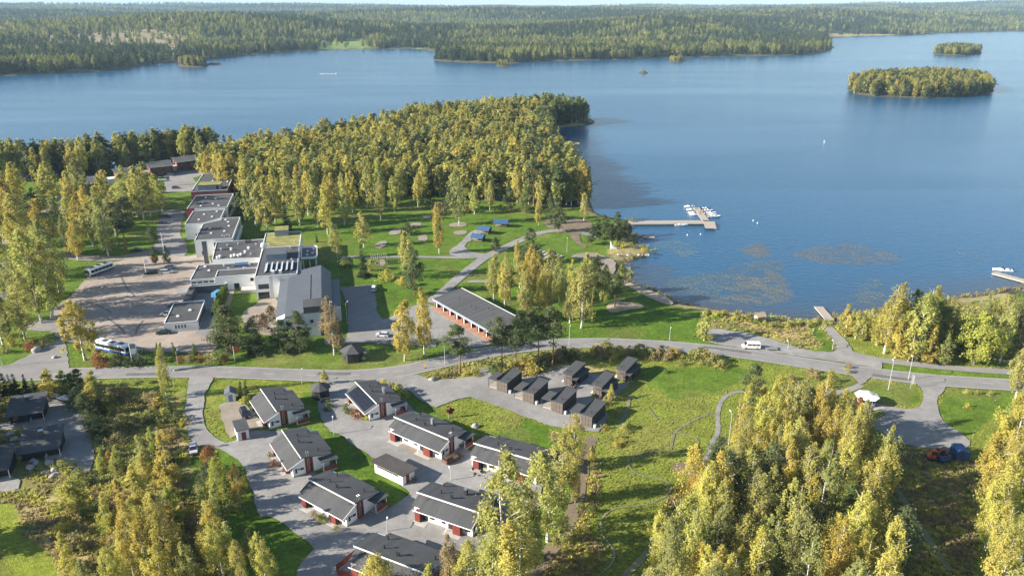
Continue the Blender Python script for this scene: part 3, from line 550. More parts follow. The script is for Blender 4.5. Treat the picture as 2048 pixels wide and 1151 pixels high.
# ------------------------------------------------------------------ houses of the courtyard
def window(parent, x0, x1, z0, z1, y, side='y', name='window', gl='glass'):
    """framed window standing 3 cm proud of a wall; side 'y' faces -y, side 'x' faces +x (then x0,x1 run along y and y is the wall's x)"""
    w = MB(); f = .07
    if side == 'y':
        g = box(x0 + f, x1 - f, y - .03, y + .02, z0 + f, z1 - f)
        for a in ((x0, x0 + f, z0, z1), (x1 - f, x1, z0, z1), (x0 + f, x1 - f, z0, z0 + f), (x0 + f, x1 - f, z1 - f, z1)): w.box(a[0], a[1], y - .07, y + .02, a[2], a[3])
    else:
        g = box(y - .02, y + .03, x0 + f, x1 - f, z0 + f, z1 - f)
        for a in ((x0, x0 + f, z0, z1), (x1 - f, x1, z0, z1), (x0 + f, x1 - f, z0, z0 + f), (x0 + f, x1 - f, z1 - f, z1)): w.box(y - .02, y + .07, a[0], a[1], a[2], a[3])
    o = g.build(name, gl, parent); w.build('frame', 'frame', o); return o
def house(px, deg, L, label, solar=False, chim=(), extra=0):
    g = G(*px); t = thing('courtyard_house', (g.x, g.y, 0), math.radians(deg), label, 'house', 'white houses round the courtyard')
    lt = 3.72 if extra else 3.92
    MB().prism([(0, 0), (8.2, 0), (8.2, 3.2), (2.5, 4.3), (2.5, lt + .05), (0, 2.75)], 0, -L, 0).build('wall', 'white', t)
    MB().box(-L - .04, .04, -.05, 8.25, 0, .3).build('plinth', 'conc', t)
    # lower roof with the step back at its far end, upper roof with its stepped rear eave
    lo = MB()
    if extra: lo.slab(-L - .5, -L + 1.4, -.1, 2.7, 2.47, lt, .16); lo.slab(-L + 1.4, .35, -1.05, 2.38, 2.47, lt, .16)
    else: lo.slab(-L + .2, .35, -1.3, 2.3, 2.47, lt, .16); lo.slab(-L - .5, -L + .2, -.4, 2.61, 2.47, lt, .16)
    lor = lo.build('lower_roof', 'roof', t)
    MB().box(-L + .3, .4, -1.36 if not extra else -1.11, -1.3 if not extra else -1.05, 2.32 if not extra else 2.4, 2.5 if not extra else 2.58).build('fascia', 'trim', lor)
    MB().prism([(-1.2, 2.2), (2.47, lt - .1), (2.47, lt + .2), (-1.2, 2.5)], 0, .36, .42).build('barge_board', 'trim', lor)
    z0, sl = 4.46, -.19
    up = MB(); yb = lambda y: z0 + sl * (y - 2.0)
    up.slab(-L + 1.9, -1.2, 1.9, yb(1.9), 9.2, yb(9.2), .17)
    up.slab(-L - .6, -L + 1.9, 1.9, yb(1.9), 7.5, yb(7.5), .17); up.slab(-1.2, .5, 1.9, yb(1.9), 8.6, yb(8.6), .17)
    upr = up.build('upper_roof', 'roof', t)
    MB().box(-L - .65, .55, 1.83, 1.9, yb(1.9) - .08, yb(1.9) + .19).build('fascia', 'trim', upr)
    for i in range(5 if extra else 0):
        xa = -L + .8 + i * (L - 1.6) / 5; window(t, xa, xa + (L - 1.6) / 5 - .5, 3.95, 4.22, 2.5, name='clerestory_window')
    # entrance fronts: red box stores, glazed recesses, windows
    k = L / 15.7
    for a, b in ((-14.9, -13.5), (-4.6, -2.6)): MB().box(a * k, b * k, -1.0, -.02, .1, 2.32 if not extra else 2.36).build('store_box', 'red', t)
    for a, b in ((-13.4, -12.0), (-6.4, -4.8)):
        d = window(t, a * k, b * k, .25, 2.3, -.03, name='glazed_door')
        MB().cyl((a * k - .15 if a < -10 else a * k + .05, -.9, .1), (a * k - .15 if a < -10 else a * k + .05, -.9, 2.4), .07, n=6).build('post', 'trim', t)
    for a, b in ((-11.4, -10.2), (-8.2, -7.0), (-1.9, -.6)): window(t, a * k, b * k, .95, 2.15, -.02)
    MB().box(-15.2 * k, -11.6 * k, -1.9, -.05, .01, .12).build('doorstep', 'conc', t); MB().box(-6.8 * k, -2.3 * k, -1.9, -.05, .01, .12).build('doorstep', 'conc', t)
    # gable end with the tall red panel, wall ladder and terrace
    rp = MB().prism([(2.75, 0.1), (4.5, 0.1), (4.5, 3.85), (2.75, 4.2)], 0, -.01, .06).build('red_panel', 'red', t)
    window(t, 3.9, 4.3, .5, 2.4, .055, 'x'); window(t, .5, .95, .9, 2.0, .0, 'x'); window(t, 1.15, 1.45, 1.5, 1.85, .0, 'x'); window(t, 1.6, 2.4, 1.35, 1.85, .0, 'x')
    ld = MB()
    for yy in (3.2, 3.65):
        ld.cyl((.2, yy, .6), (.2, yy, 5.3), .035, n=6); ld.cyl((.2, yy, 5.3), (-.35, yy, 5.3), .035, n=6); ld.cyl((-.35, yy, 5.3), (-.35, yy, 4.3), .035, n=6)
    for i in range(14): ld.cyl((.2, 3.2, .8 + i * .3), (.2, 3.65, .8 + i * .3), .022, n=5)
    ld.build('wall_ladder', 'steel', t)
    MB().slab(.04, 2.3, 5.6, 2.9, 9.5, 2.72, .14).build('terrace_roof', 'roof_dk', t)
    for p in ((1.7, 6.2), (1.7, 9.1), (-2, 9.1)): MB().cyl((p[0], p[1], 0), (p[0], p[1], 2.8), .07, n=6).build('post', 'trim', t)
    MB().box(.05, 1.9, 6.1, 9.2, .05, .35).build('terrace_deck', 'wood', t)
    MB().box(1.78, 1.84, 6.3, 9.2, .35, 1.25).box(-2.1, 1.84, 9.2, 9.26, .35, 1.25).build('railing', 'red', t)
    # roof vents
    for i, (x, y) in enumerate(((-L * .72, 4.2), (-L * .52, 3.6), (-L * .49, 3.6), (-L * .12, 6.3), (-L * .8, 7))):
        b = yb(y); MB().cyl((x, y, b + .1), (x, y, b + .75), .13, n=8).cyl((x, y, b + .75), (x, y, b + .9), .19, n=8).build('roof_vent', 'black', t)
    for (x, y) in ((-L * .85, 1.7), (-.9, 1.7)): MB().cyl((x, y, 3.45), (x, y, 4.0), .05, n=6).cyl((x, y, 3.95), (x + .4, y, 3.95), .04, n=6).build('roof_hook', 'black', t)
    for (x, y, s, m) in chim:
        b = yb(y); c = MB().box(x - s, x + s, y - s, y + s, b, b + 1.5).build('chimney', m, t); MB().box(x - s - .06, x + s + .06, y - s - .06, y + s + .06, b + 1.5, b + 1.6).build('cap', 'steel', c)
    if solar:
        sl2 = (lt - 2.3) / (2.47 + 1.3)
        for i in range(6):
            for j in range(2):
                x0 = -L + .9 + i * (L - 1.7) / 6; y0 = -.95 + j * 1.62; pn = MB()
                zf = lambda y: 2.3 + .16 + sl2 * (y + 1.3)
                pn.prism([(y0, zf(y0) + .05), (y0 + 1.52, zf(y0 + 1.52) + .05), (y0 + 1.52, zf(y0 + 1.52) + .1), (y0, zf(y0) + .1)], 0, x0, x0 + (L - 1.7) / 6 - .07).build('solar_panel', 'pv', lor)
    return t
house(zB(830, 675), -57, 12.6, 'white house with tan drive and carport store beside the grassy ditch')
house(zB(1060, 1145), -57, 12.6, 'white house with red gable panel, second along the street that bends past the silver car')
house(zD(850, 745), -36, 12.8, 'white house with low clipped shrubs before its door, opposite the long white store shed')
house(zC(485, 595), -57, 12.6, 'white house with a solar array on its lower roof, beside the little black garden hut', solar=True, chim=((-5.2, 6.2, .26, 'steel'), (-4.5, 6.2, .18, 'steel')))
house(zC(1185, 970), -36, 15.7, 'white house with the bronze car parked at its gable', chim=((-7.5, 5.6, .28, 'steel'),), extra=1)
house(zE(1620, 580), -27, 15.7, 'white house with outdoor furniture at its door, half behind a pale birch', extra=1)
house(zE(1000, 1090), -27, 13.2, 'white house with a black box chimney, behind the tall foreground birch', chim=((-5.2, 6.6, .3, 'black'),), extra=1)
hg = G(*zD(940, 940)); a27 = math.radians(-27); ox, oy = 3.8 + 15.7, -4.3 - 1.9
hx = hg.x + ox * math.cos(a27) - oy * math.sin(a27); hy = hg.y + ox * math.sin(a27) + oy * math.cos(a27)
house(PXY(hx, hy, 0), -27, 15.7, 'white house beside the red slatted fence at the foot of the street', extra=1)
# red fence at that house
def board_fence(pa, pb, h, label, n):
    a, b = G(*pa), G(*pb); ln = (b - a).length; t = thing('board_fence', a, math.atan2(b.y - a.y, b.x - a.x), label, 'fence')
    me = MB().box(0, ln / n - .04, -.02, .02, .12, h).mesh('board', 'red')
    for i in range(n):
        o = bpy.data.objects.new('board', me); COL.objects.link(o); o.parent = t; o.location = (i * ln / n, 0, 0)
    MB().box(0, ln, .022, .07, .4, .5).box(0, ln, .022, .07, h - .3, h - .2).build('rail', 'trim', t)
board_fence(zD(745, 1180), zD(955, 1010), 1.5, 'red board fence with white rail running up to the lowest house', 24)
board_fence(zR(470, 855), zR(610, 900), 1.4, 'short red board fence closing the corner by the lowest house', 14)

def flat_shed(name, px, deg, w, d, h, label, wallm, roofm, cat='shed', over=.4, slope=0.1, door=True, group=None):
    g = G(*px); t = thing(name, (g.x, g.y, 0), math.radians(deg), label, cat, group)
    hb = h - slope * d
    MB().prism([(0, 0), (d, 0), (d, hb), (0, h)], 0, -w, 0).build('wall', wallm, t)
    r = MB().slab(-w - over, over, -over, h + .03 + slope * over, d + over, hb + .03 - slope * over, .14).build('roof', roofm, t)
    return t
t = flat_shed('store_shed', zD(1395, 345), -36, 8.4, 3.6, 2.7, 'long white store shed with brown roof and slit windows on the lawn edge', 'white', 'roof_brown', over=.7, slope=.12)
for i in range(4): window(t, -7.6 + i * 1.6, -6.1 + i * 1.6, 1.75, 2.1, 0, name='slit_window')
MB().box(.02, .09, 1.0, 1.9, .1, 2.1).build('door', 'red', t)
for yy in (2.2, 2.9): MB().cyl((.9, yy, 0), (.9, yy, .9), .3, n=10).cyl((.9, yy, .9), (.9, yy, 1.0), .33, n=10).build('waste_bin', 'dkgrey', t)
t = flat_shed('carport_store', zB(520, 790), -62, 5.0, 2.6, 2.7, 'small white carport store with flat black roof and red door by the tan drive', 'white', 'roof_dk', 'shed', .25, .03)
MB().box(-.02, .06, .9, 1.9, .1, 2.1).build('door', 'red', t)
t = flat_shed('garden_shed', zB(405, 405), 20, 0, 0, 0, 'x', 'white', 'roof') if False else None
g = G(*zB(450, 405)); t = thing('garden_shed', (g.x, g.y, 0), math.radians(20), 'small pale blue-grey shed with pitched metal roof beside two dark spruces', 'shed')
MB().prism([(-1.2, 0), (1.2, 0), (1.2, 2.3), (0, 3.0), (-1.2, 2.3)], 1, 0, 3.0).build('wall', 'trim', t)
r = MB()
for s in (-1, 1): r.prism([(0, 3.02), (s * 1.45, 2.17), (s * 1.45, 2.27), (0, 3.12)], 1, -.2, 3.2)
r.build('roof', 'roof_metal', t); MB().box(-.5, .5, -.06, -.01, .05, 2.0).build('door', 'bluegrey', t)
def gazebo(px, r, h, label, wm, rm, n=6, name='gazebo'):
    g = G(*px); t = thing(name, (g.x, g.y, 0), .2, label, 'hut'); ring = lambda rr, z: [(rr * math.cos(2 * math.pi * i / n), rr * math.sin(2 * math.pi * i / n), z) for i in range(n)]
    MB().rings([ring(r, 0), ring(r, h * .62)]).build('wall', wm, t)
    MB().rings([ring(r * 1.25, h * .62), ring(r * 1.27, h * .66), ring(.12, h), ring(.1, h + .4)]).build('roof', rm, t)
    for i in range(n):
        a = 2 * math.pi * (i + .5) / n; c = r * math.cos(math.pi / n) + .01
        o = box(-.01, .04, -.45, .45, .9, 1.6).build('window', 'glass', t); o.location = (c * math.cos(a), c * math.sin(a), 0); o.rotation_euler = (0, 0, a)
    return t
gazebo(zB(1325, 355), 2.2, 4.2, 'little black octagonal garden hut with pointed roof by the roadside', 'black', 'roof_dk', 8, 'garden_hut')
gazebo((706, 718), 2.9, 4.6, 'brown hexagonal grill hut with dark pyramid roof beside boulders', 'dkwood', 'roof_dk')

# ------------------------------------------------------------------ dark rental cabins
def cabin(px, deg, front, label):
    g = G(*px); t = thing('rental_cabin', (g.x, g.y, 0), math.radians(deg), label, 'cabin', 'dark wooden rental cabins on the gravel yard')
    if front:       # narrow plank front, dark long side, flat canopy beside the door
        w, d = 3.0, 7.2
        MB().prism([(0, 0), (d, 0), (d, 3.5), (0, 3.05)], 0, -w, 0).build('wall', 'dkwood', t)
        MB().prism([(-w, .1), (0, .1), (0, 3.0), (-w, 3.0)], 1, -.06, -.012).build('plank_front', 'ltwood', t)
        MB().slab(-w - .2, .2, -.35, 3.06, d + .3, 3.56, .16).build('roof', 'roof', t)
        MB().box(-w - .25, -w - .1, -.3, d, 3.3, 3.75).build('parapet', 'black', t)
        MB().slab(-w - 3.4, -w - .26, .3, 2.5, 4.6, 2.7, .12).build('canopy', 'roof', t)
        for x, y in ((-w - 3.2, .45), (-w - 3.2, 4.4), (-w - .5, .45)): MB().cyl((x, y, 0), (x, y, 2.55), .07, n=6).build('post', 'dkwood', t)
        MB().box(-w - 3.2, -w - .02, .5, 4.5, .05, .25).build('deck', 'wood', t)
        MB().box(-w - .07, -w - .01, 1.2, 2.1, .25, 2.3).build('door', 'trim', t)
        for i in range(3): MB().box(-w + .3 + i * .9, -w + .34 + i * .9, -.09, -.05, .1, 3.0).build('batten', 'dkwood', t)
        MB().box(.05, .75, .3, 1.0, .1, .9).build('heat_pump', 'trim', t)
        MB().cyl((-.8, 1.2, 3.2), (-.8, 1.2, 4.0), .09, n=8).build('roof_vent', 'black', t)
    else:           # boarded front, raised upper roof, lower porch roof and steps
        w, d = 3.6, 7.2
        MB().prism([(0, 0), (d, 0), (d, 3.7), (0, 3.2)], 0, -w, -1.1).build('wall', 'dkwood', t)
        MB().prism([(-w, .15), (-1.15, .15), (-1.15, 3.1), (-w, 3.1)], 1, -.06, -.012).build('plank_front', 'ltwood', t)
        MB().slab(-w - .4, -.9, -.35, 3.22, d + .3, 3.78, .18).build('upper_roof', 'roof', t)
        MB().slab(-2.6, .5, -.5, 2.35, d + .3, 2.45, .12).build('porch_roof', 'roof', t)
        MB().box(-1.12, .1, 2.6, d, 0, 2.35).build('side_room', 'dkwood', t)
        for y in (-.2, 2.4): MB().cyl((.25, y, 0), (.25, y, 2.4), .07, n=6).build('post', 'dkwood', t)
        for i in range(4): MB().box(-.9, .1, -1.3 + i * .3, -.1, .02 + i * .12, .12 + i * .12).build('step', 'wood', t)
        for s in (-1.0, .15): MB().box(s, s + .06, -1.4, 0, .5, 1.1).build('handrail', 'sand', t)
        MB().box(-.95, -.1, 2.54, 2.6, .3, 2.2).build('door', 'glass', t)
        for i in range(2): MB().box(-w + .8 + i * 1.1, -w + .88 + i * 1.1, -.1, -.06, .1, 3.1).build('batten', 'dkwood', t)
        MB().box(-w - .9, -w - .1, .5, 1.9, .4, .5).build('bench', 'trim', t)
        MB().cyl((-w + .5, 1.0, 3.3), (-w + .5, 1.0, 4.1), .09, n=8).build('roof_vent', 'black', t)
    return t
for p, l in (((400, 520), 'dark cabin with plank front, first of the front row towards the pine trunks'), ((685, 638), 'dark cabin with plank front, second in the front row from the pines'), ((995, 745), 'dark cabin with plank front behind the yellow birch tip, third in the front row'), ((1310, 890), 'dark cabin with plank front at the end of the front row by the trail')):
    cabin(zF(*p), -33, True, l)
for p, l in (((1135, 455), 'dark cabin with raised roof and porch steps, behind the first front cabins'), ((1455, 580), 'dark cabin with raised roof and porch steps, middle of the back cabins'), ((1710, 405), 'dark cabin with raised roof standing at the grass edge, last of the back cabins')):
    cabin(zF(*p), -33, False, l)
def dark_cottage(px, deg, w, d, label, ph=0):
    g = G(*px); t = thing('black_cottage', (g.x, g.y, 0), math.radians(deg), label, 'cottage', 'black cottages below the stone bank')
    MB().prism([(0, 0), (d, 0), (d, 3.9), (0, 2.7)], 0, -w, 0).build('wall', 'black', t)
    MB().slab(-w - .5, .5, -1.4, 2.35, d + .5, 4.1, .18).build('roof', 'roof_dk', t)
    MB().box(-w * .55, -w * .55 + .8, d * .55, d * .55 + .7, 3.5, 4.9).build('chimney', 'dkgrey', t); MB().box(-w * .55 - .1, -w * .55 + .9, d * .55 - .1, d * .55 + .8, 4.9, 5.0).build('chimney_cap', 'steel', t)
    for a, b in ((-w + .8, -w + 2.2), (-w * .5, -w * .5 + 1.6)): window(t, a, b, .6, 2.2, 0)
    MB().box(-2.6, .4, -1.5, -.05, .02, .3).build('porch', 'wood', t); MB().cyl((.3, -1.2, 0), (.3, -1.2, 2.5), .08, n=6).build('post', 'trim', t)
    MB().box(-2.6, -2.5, -1.4, -.05, .3, 1.2).build('screen', 'lampgrey', t)
dark_cottage(zA(430, 520), 20, 7.2, 6.2, 'black cottage with chimney, beside the white boat on its trailer')
dark_cottage(zA(590, 870), 20, 7.6, 6.4, 'black cottage with half-sunlit roof above the boulder bank')
dark_cottage(zA(100, 1080), 20, 7.6, 6.4, 'black cottage with white-edged roof cut by the left border of the stone bank')

# ------------------------------------------------------------------ hotel
HA = math.radians(13.7); HO = G(*zL(235, 895))
def hblock(name, label, cat='building', group='wings of the white lakeside hotel'):
    return thing(name, (HO.x, HO.y, 0), HA, label, cat, group)
def parapet(b, poly, z, t=.25, h=.35):
    n = len(poly)
    for i in range(n):
        a, c = Vector(poly[i]), Vector(poly[(i + 1) % n]); e = (c - a).normalized(); nn = Vector((-e.y, e.x)) * t
        b.add([(a.x, a.y, z), (c.x, c.y, z), (c.x + nn.x, c.y + nn.y, z), (a.x + nn.x, a.y + nn.y, z), (a.x, a.y, z + h), (c.x, c.y, z + h), (c.x + nn.x, c.y + nn.y, z + h), (a.x + nn.x, a.y + nn.y, z + h)], [(4, 5, 6, 7), (0, 1, 5, 4), (2, 3, 7, 6), (1, 2, 6, 5), (3, 0, 4, 7)])
def wing(t, poly, h, wall='white', roof='roof_hotel', par='trim'):
    MB().prism(poly, 2, 0, h).build('wall', wall, t)
    r = MB().prism(poly, 2, h + .003, h + .08).build('roof', roof, t)
    b = MB(); parapet(b, poly, h + .085, .22, .22); b.build('parapet', par, r); return r
def vents(t, pts, z, s=.5, m='steel'):
    for x, y in pts: MB().cyl((x, y, z), (x, y, z + s), s * .55, n=10).cyl((x, y, z + s), (x, y, z + s * 1.35), s * .85, s * .4, n=10).build('roof_vent', m, t)
def skylights(t, pts, z):
    for x, y in pts: MB().box(x - .5, x + .5, y - .5, y + .5, z, z + .2).rings([[(x - .45, y - .45, z + .2), (x + .45, y - .45, z + .2), (x + .45, y + .45, z + .2), (x - .45, y + .45, z + .2)], [(x - .2, y - .2, z + .5), (x + .2, y - .2, z + .5), (x + .2, y + .2, z + .5), (x - .2, y + .2, z + .5)]]).build('skylight', 'gel', t)
t = hblock('service_pavilion', 'low white service pavilion with flat roof at the edge of the car park', 'pavilion')
wing(t, [(-9.8, 0), (0, 0), (0, 18.2), (-9.8, 18.2)], 2.9)
for i in range(4): window(t, -6.6 + i * .9, -6.2 + i * .9, 1.2, 2.3, 0)
for i in range(5): window(t, 2 + i * 3, 4.4 + i * 3, .3, 2.5, 0, 'x', 'glazed_front')
skylights(t, [(-6.5, 5.5), (-3.5, 10)], 3.0)
t = hblock('covered_walkway', 'narrow grey covered walkway between the service pavilion and the hotel', 'walkway')
MB().box(-7.2, -5.2, 18.6, 33.4, 2.7, 2.95).build('roof', 'roof_hotel', t)
for y in (19.5, 23, 26.5, 30, 33): MB().cyl((-7.0, y, 0), (-7.0, y, 2.7), .1, n=6).build('post', 'dkgrey', t)
MB().box(-5.3, -5.2, 18.6, 33.4, 0, 2.7).build('wall', 'dkgrey', t)
t = hblock('hotel_kitchen_wing', 'low white hotel kitchen wing with grey flat roofs facing the car park')
wing(t, [(-7.3, 36.5), (1.4, 36.5), (1.4, 43), (15.9, 43), (15.9, 52), (-6.8, 54)], 4.2)
wing(t, [(-7.0, 33.8), (4.5, 33.8), (6, 36.45), (-7.0, 36.45)], 2.7, 'dkgrey')
wing(t, [(1.45, 35.2), (15.6, 35.2), (15.6, 42.95), (1.45, 42.95)], 5.0)
for i in range(5): window(t, -6.8 + i * 2, -5.2 + i * 2, 2.9, 3.7, 36.45)
window(t, 7.5, 9.3, .2, 2.4, 35.2, name='loading_door'); window(t, 13.2, 14.4, 2.8, 4.0, 35.2)
MB().box(10, 15.5, 30.5, 35.1, .02, 1.1).build('loading_ramp', 'conc', t)
skylights(t, [(-2, 46), (-4, 51)], 4.3); vents(t, [(5, 46), (10.5, 45), (3, 50), (12, 49)], 4.3, .7)
MB().box(6.5, 11.5, 48.5, 51.5, 4.3, 4.9).build('blue_skylight', 'blueroof', t)
t = hblock('hotel_central_wing', 'wide grey-roofed central hotel wing covered with fans and a satellite dish')
wing(t, [(-1.8, 54.5), (15.8, 52.5), (15.8, 78.2), (-3.0, 78.2)], 5.6)
vents(t, [(0, 56), (.8, 57.2), (5, 56.5), (6, 57.5), (7.4, 56.8), (8.3, 57.9), (9.6, 61), (10.5, 66), (4, 66), (0, 67)], 5.7, .7, 'gel')
vents(t, [(12, 58), (2, 72), (13, 71), (6, 73)], 5.7, .6)
MB().box(8.5, 11, 74, 75.5, 5.7, 6.7).build('air_unit', 'dkgrey', t)
t = hblock('hotel_tower_wing', 'tallest white hotel wing with solar collectors and mossy roof at its far end')
wing(t, [(16.0, 23.4), (30.2, 23.4), (30.4, 57.5), (16.6, 57.5)], 8.0)
wing(t, [(16.3, 57.6), (30.4, 57.6), (30.6, 79), (16.3, 79)], 7.7, 'white', 'sedum')
MB().box(19, 26, 41, 49.5, 8.1, 10.2).build('plant_room', 'bluegrey', t); MB().box(18.9, 26.1, 40.9, 49.6, 10.21, 10.35).build('plant_room_roof', 'roof_metal', t)
MB().box(20.3, 25.6, 74, 80.5, 7.8, 10).build('plant_room', 'bluegrey', t); MB().box(20.2, 25.7, 73.9, 80.6, 10.01, 10.2).build('plant_room_roof', 'sedum', t)
for i in range(6):
    x = 18.9 + i * 1.75; MB().prism([(27, 8.3), (36, 8.3), (36, 8.36), (27, 8.36)], 0, x, x + .1).prism([(x, 8.2), (x + 1.0, 8.9), (x + 1.0, 8.97), (x, 8.27)], 1, 27.2, 37).build('solar_collector', 'bluegrey', t)
for x, y in ((21.5, 25.4), (24, 25.3)): MB().box(x, x + 1, y, y + 1.2, 8.1, 9.2).build('air_unit', 'trim', t)
window(t, 16.9, 20.4, 3.6, 5.4, 23.4, name='ribbon_window'); MB().box(20.7, 21.8, 23.2, 23.39, .1, 8.3).build('stair_strip', 'lampgrey', t); window(t, 16.6, 20.3, .1, 2.5, 23.4, name='ground_floor_glazing')
MB().prism([(30.26, .2), (30.33, .2), (30.33, 8.5), (30.26, 8.5)], 1, 24, 57).build('glass_front', 'glass_b', t)
for i in range(9): MB().box(30.34, 30.42, 24 + i * 4, 24.25 + i * 4, .2, 8.4).build('mullion', 'trim', t)
vents(t, [(19, 52), (27, 55), (28, 39.5), (19, 61), (28.5, 62)], 8.1, .6)
cap = MB().cyl((17.3, 54.5, 8), (17.3, 54.5, 9.6), .12, n=8).build('dish_mast', 'steel', t)
dsh = MB(); rr = [[(17.3 + .1 * math.cos(2 * math.pi * i / 16) * k * 10, 54.3 - .55 + .5 * k * k, 10 + .1 * math.sin(2 * math.pi * i / 16) * k * 10) for i in range(16)] for k in (.05, .4, .8, 1.25)]
dsh.rings([[(p[0], 54.4 + (0.25 - (p[1] - 53.75)) * -.4, p[2]) for p in r] for r in rr], False); dsh.build('satellite_dish', 'gel', t)
t = hblock('hotel_balcony', 'curved white roof terrace on slender columns at the lake side of the hotel', 'terrace', None)
pl = [(30.7, 49.5), (35.6, 49.3), (36.8, 50.6), (36.8, 63), (35.8, 64.2), (30.7, 64.2)]
MB().prism(pl, 2, 4.6, 4.95).build('deck', 'dkgrey', t); b = MB(); parapet(b, pl, 4.96, .2, .9); b.build('balustrade', 'trim', t)
for p in ((31.5, 50), (33.8, 50), (36, 50.6), (36.2, 57), (36, 63)): MB().cyl((p[0], p[1], 0), (p[0], p[1], 4.6), .16, n=8).build('column', 'trim', t)
for x, y in ((32.5, 53), (34.5, 55), (32.6, 58), (34.8, 60.5)): MB().box(x, x + 1, y, y + .8, 5.6, 5.68).box(x + .4, x + .6, y + .3, y + .5, 4.95, 5.6).build('table', 'trim', t)
t = hblock('hotel_chimney', 'tall dark square chimney stack beside the bicycle stand of the hotel', 'chimney', None)
MB().box(-6.6, -5.0, 66.5, 68, 0, 9.2).build('stack', 'dkgrey', t); MB().box(-6.7, -4.9, 66.4, 68.1, 9.2, 9.4).build('cap', 'frame', t)
t = hblock('hotel_room_wing', 'white two-storey hotel room wing with balconies, next to the roof of fans')
r = wing(t, [(-11.3, 78.5), (3.3, 78.5), (3.4, 112.3), (-4.6, 112.3), (-4.6, 109), (-11.3, 104.5)], 6.7)
window(t, -4, -2, 3.8, 5.6, 78.45); window(t, -9, -8, .6, 2.4, 78.45)
for i in range(9):
    for z in (.6, 3.7): window(t, 80 + i * 3.5, 82.4 + i * 3.5, z, z + 1.8, 3.36, 'x', 'balcony_window')
MB().box(3.42, 4.3, 80, 111.5, 3.05, 3.25).build('balcony_slab', 'trim', t)
skylights(t, [(-6, 88), (-1, 90), (-7.5, 96), (0, 98), (-1, 105), (-2.5, 109)], 6.8); vents(t, [(0, 82), (1, 83), (2, 82), (-1, 83)], 6.8, .5)
t = hblock('hotel_room_wing', 'white stepped hotel room wing between the dark red end wall and the balconied wing')
wing(t, [(-19.0, 105.2), (-11.4, 105.2), (-4.9, 112.4), (-4.9, 128.9), (-18.8, 128.9)], 6.7)
window(t, -15, -13.6, .6, 2.4, 105.15); skylights(t, [(-14, 112), (-9, 116), (-13, 121), (-8, 125)], 6.8)
for i in range(4): window(t, 113.5 + i * 3.6, 116 + i * 3.6, 3.7, 5.4, -4.9, 'x', 'balcony_window')
t = hblock('hotel_room_wing', 'hotel room wing with dark red end wall and white parapet')
wing(t, [(-21.6, 129.0), (-3.8, 129.0), (-3.6, 157.0), (-21.2, 157.0)], 7.6, 'white')
MB().box(-21.7, -18.2, 128.9, 128.97, .1, 8.1).build('red_end_wall', mat('crimson_panel', (0.16, 0.012, 0.02), .6, .1), t)
for i in range(6): window(t, 131 + i * 4, 134 + i * 4, 3.8, 6, -3.65, 'x', 'balcony_window')
skylights(t, [(-16, 134), (-11, 137), (-16, 141), (-11, 147), (-16, 151), (-8, 133)], 7.7)
t = hblock('hotel_brick_wing', 'brick hotel wing with mossy rooftop plant room, last towards the red lake houses')
wing(t, [(-23.4, 157.1), (-6.4, 157.1), (-6.8, 201), (-23.4, 201)], 9.6, 'brick')
MB().box(-20.1, -9.5, 158.6, 166, 9.7, 12.2).build('plant_room', 'bluegrey', t); MB().box(-20.3, -9.3, 158.4, 166.2, 12.21, 12.5).build('plant_room_roof', 'sedum', t); window(t, -11.6, -10.6, 10, 11.9, 158.6)
for i in range(9):
    for z in (.8, 3.9, 7): window(t, 159 + i * 4.6, 161.4 + i * 4.6, z, z + 1.6, -6.42, 'x')
skylights(t, [(-15 + 3.3 * (i % 3) - (i // 3) % 2, 170 + 3.4 * i) for i in range(8)], 9.7)
# sports hall
t = hblock('sports_hall', 'tall white sports hall with long grey seamed metal roof', 'hall', None)
MB().prism([(24.6, 0), (41.2, 0), (41.2, 6.2), (38.4, 9.0), (27.2, 6.9), (24.6, 5.9)], 1, -13.6, 27).build('wall', 'white', t)
rf = MB()
rf.prism([(24.3, 5.85), (27.2, 6.75), (27.2, 6.93), (24.3, 6.03)], 1, -10.2, 24); rf.prism([(27.25, 7.0), (38.4, 9.1), (38.4, 9.3), (27.25, 7.2)], 1, -13.9, 28); rf.prism([(38.45, 9.28), (41.6, 6.2), (41.6, 6.02), (38.45, 9.1)], 1, -13.9, 28)
rfo = rf.build('roof', 'roof_metal', t)
for i in range(24): MB().prism([(27.3, 7.21), (38.3, 9.29), (38.3, 9.34), (27.3, 7.26)], 1, -13.2 + i * 1.75, -13.14 + i * 1.75).build('seam', 'roof_metal', rfo)
MB().prism([(34.4, 8.56), (34.9, 8.66), (34.9, 8.85), (34.4, 8.75)], 1, -4, 20).build('ridge_duct', 'dkgrey', rfo)
MB().box(33, 39.8, -14.0, -7.2, 8.0, 9.9).build('plant_room', 'dkgrey', t); MB().box(32.9, 39.9, -14.1, -7.1, 9.91, 10.05).build('plant_room_roof', 'roof_hotel', t)
MB().box(40.2, 41.4, -7.5, -6.2, 6.6, 8.2).build('air_unit', 'trim', t); MB().box(41.25, 44, -3, 22, 0, 5.2).build('side_aisle', 'white', t); MB().slab(41.3, 44.2, -3.2, 5.3, 22.2, 5.3, .2).build('side_roof', 'roof_metal', t)
for x in (34.6, 38): window(t, x, x + 1, 4.6, 5.6, -13.6)
window(t, 37.5, 39.3, .1, 2.3, -13.6, name='door')
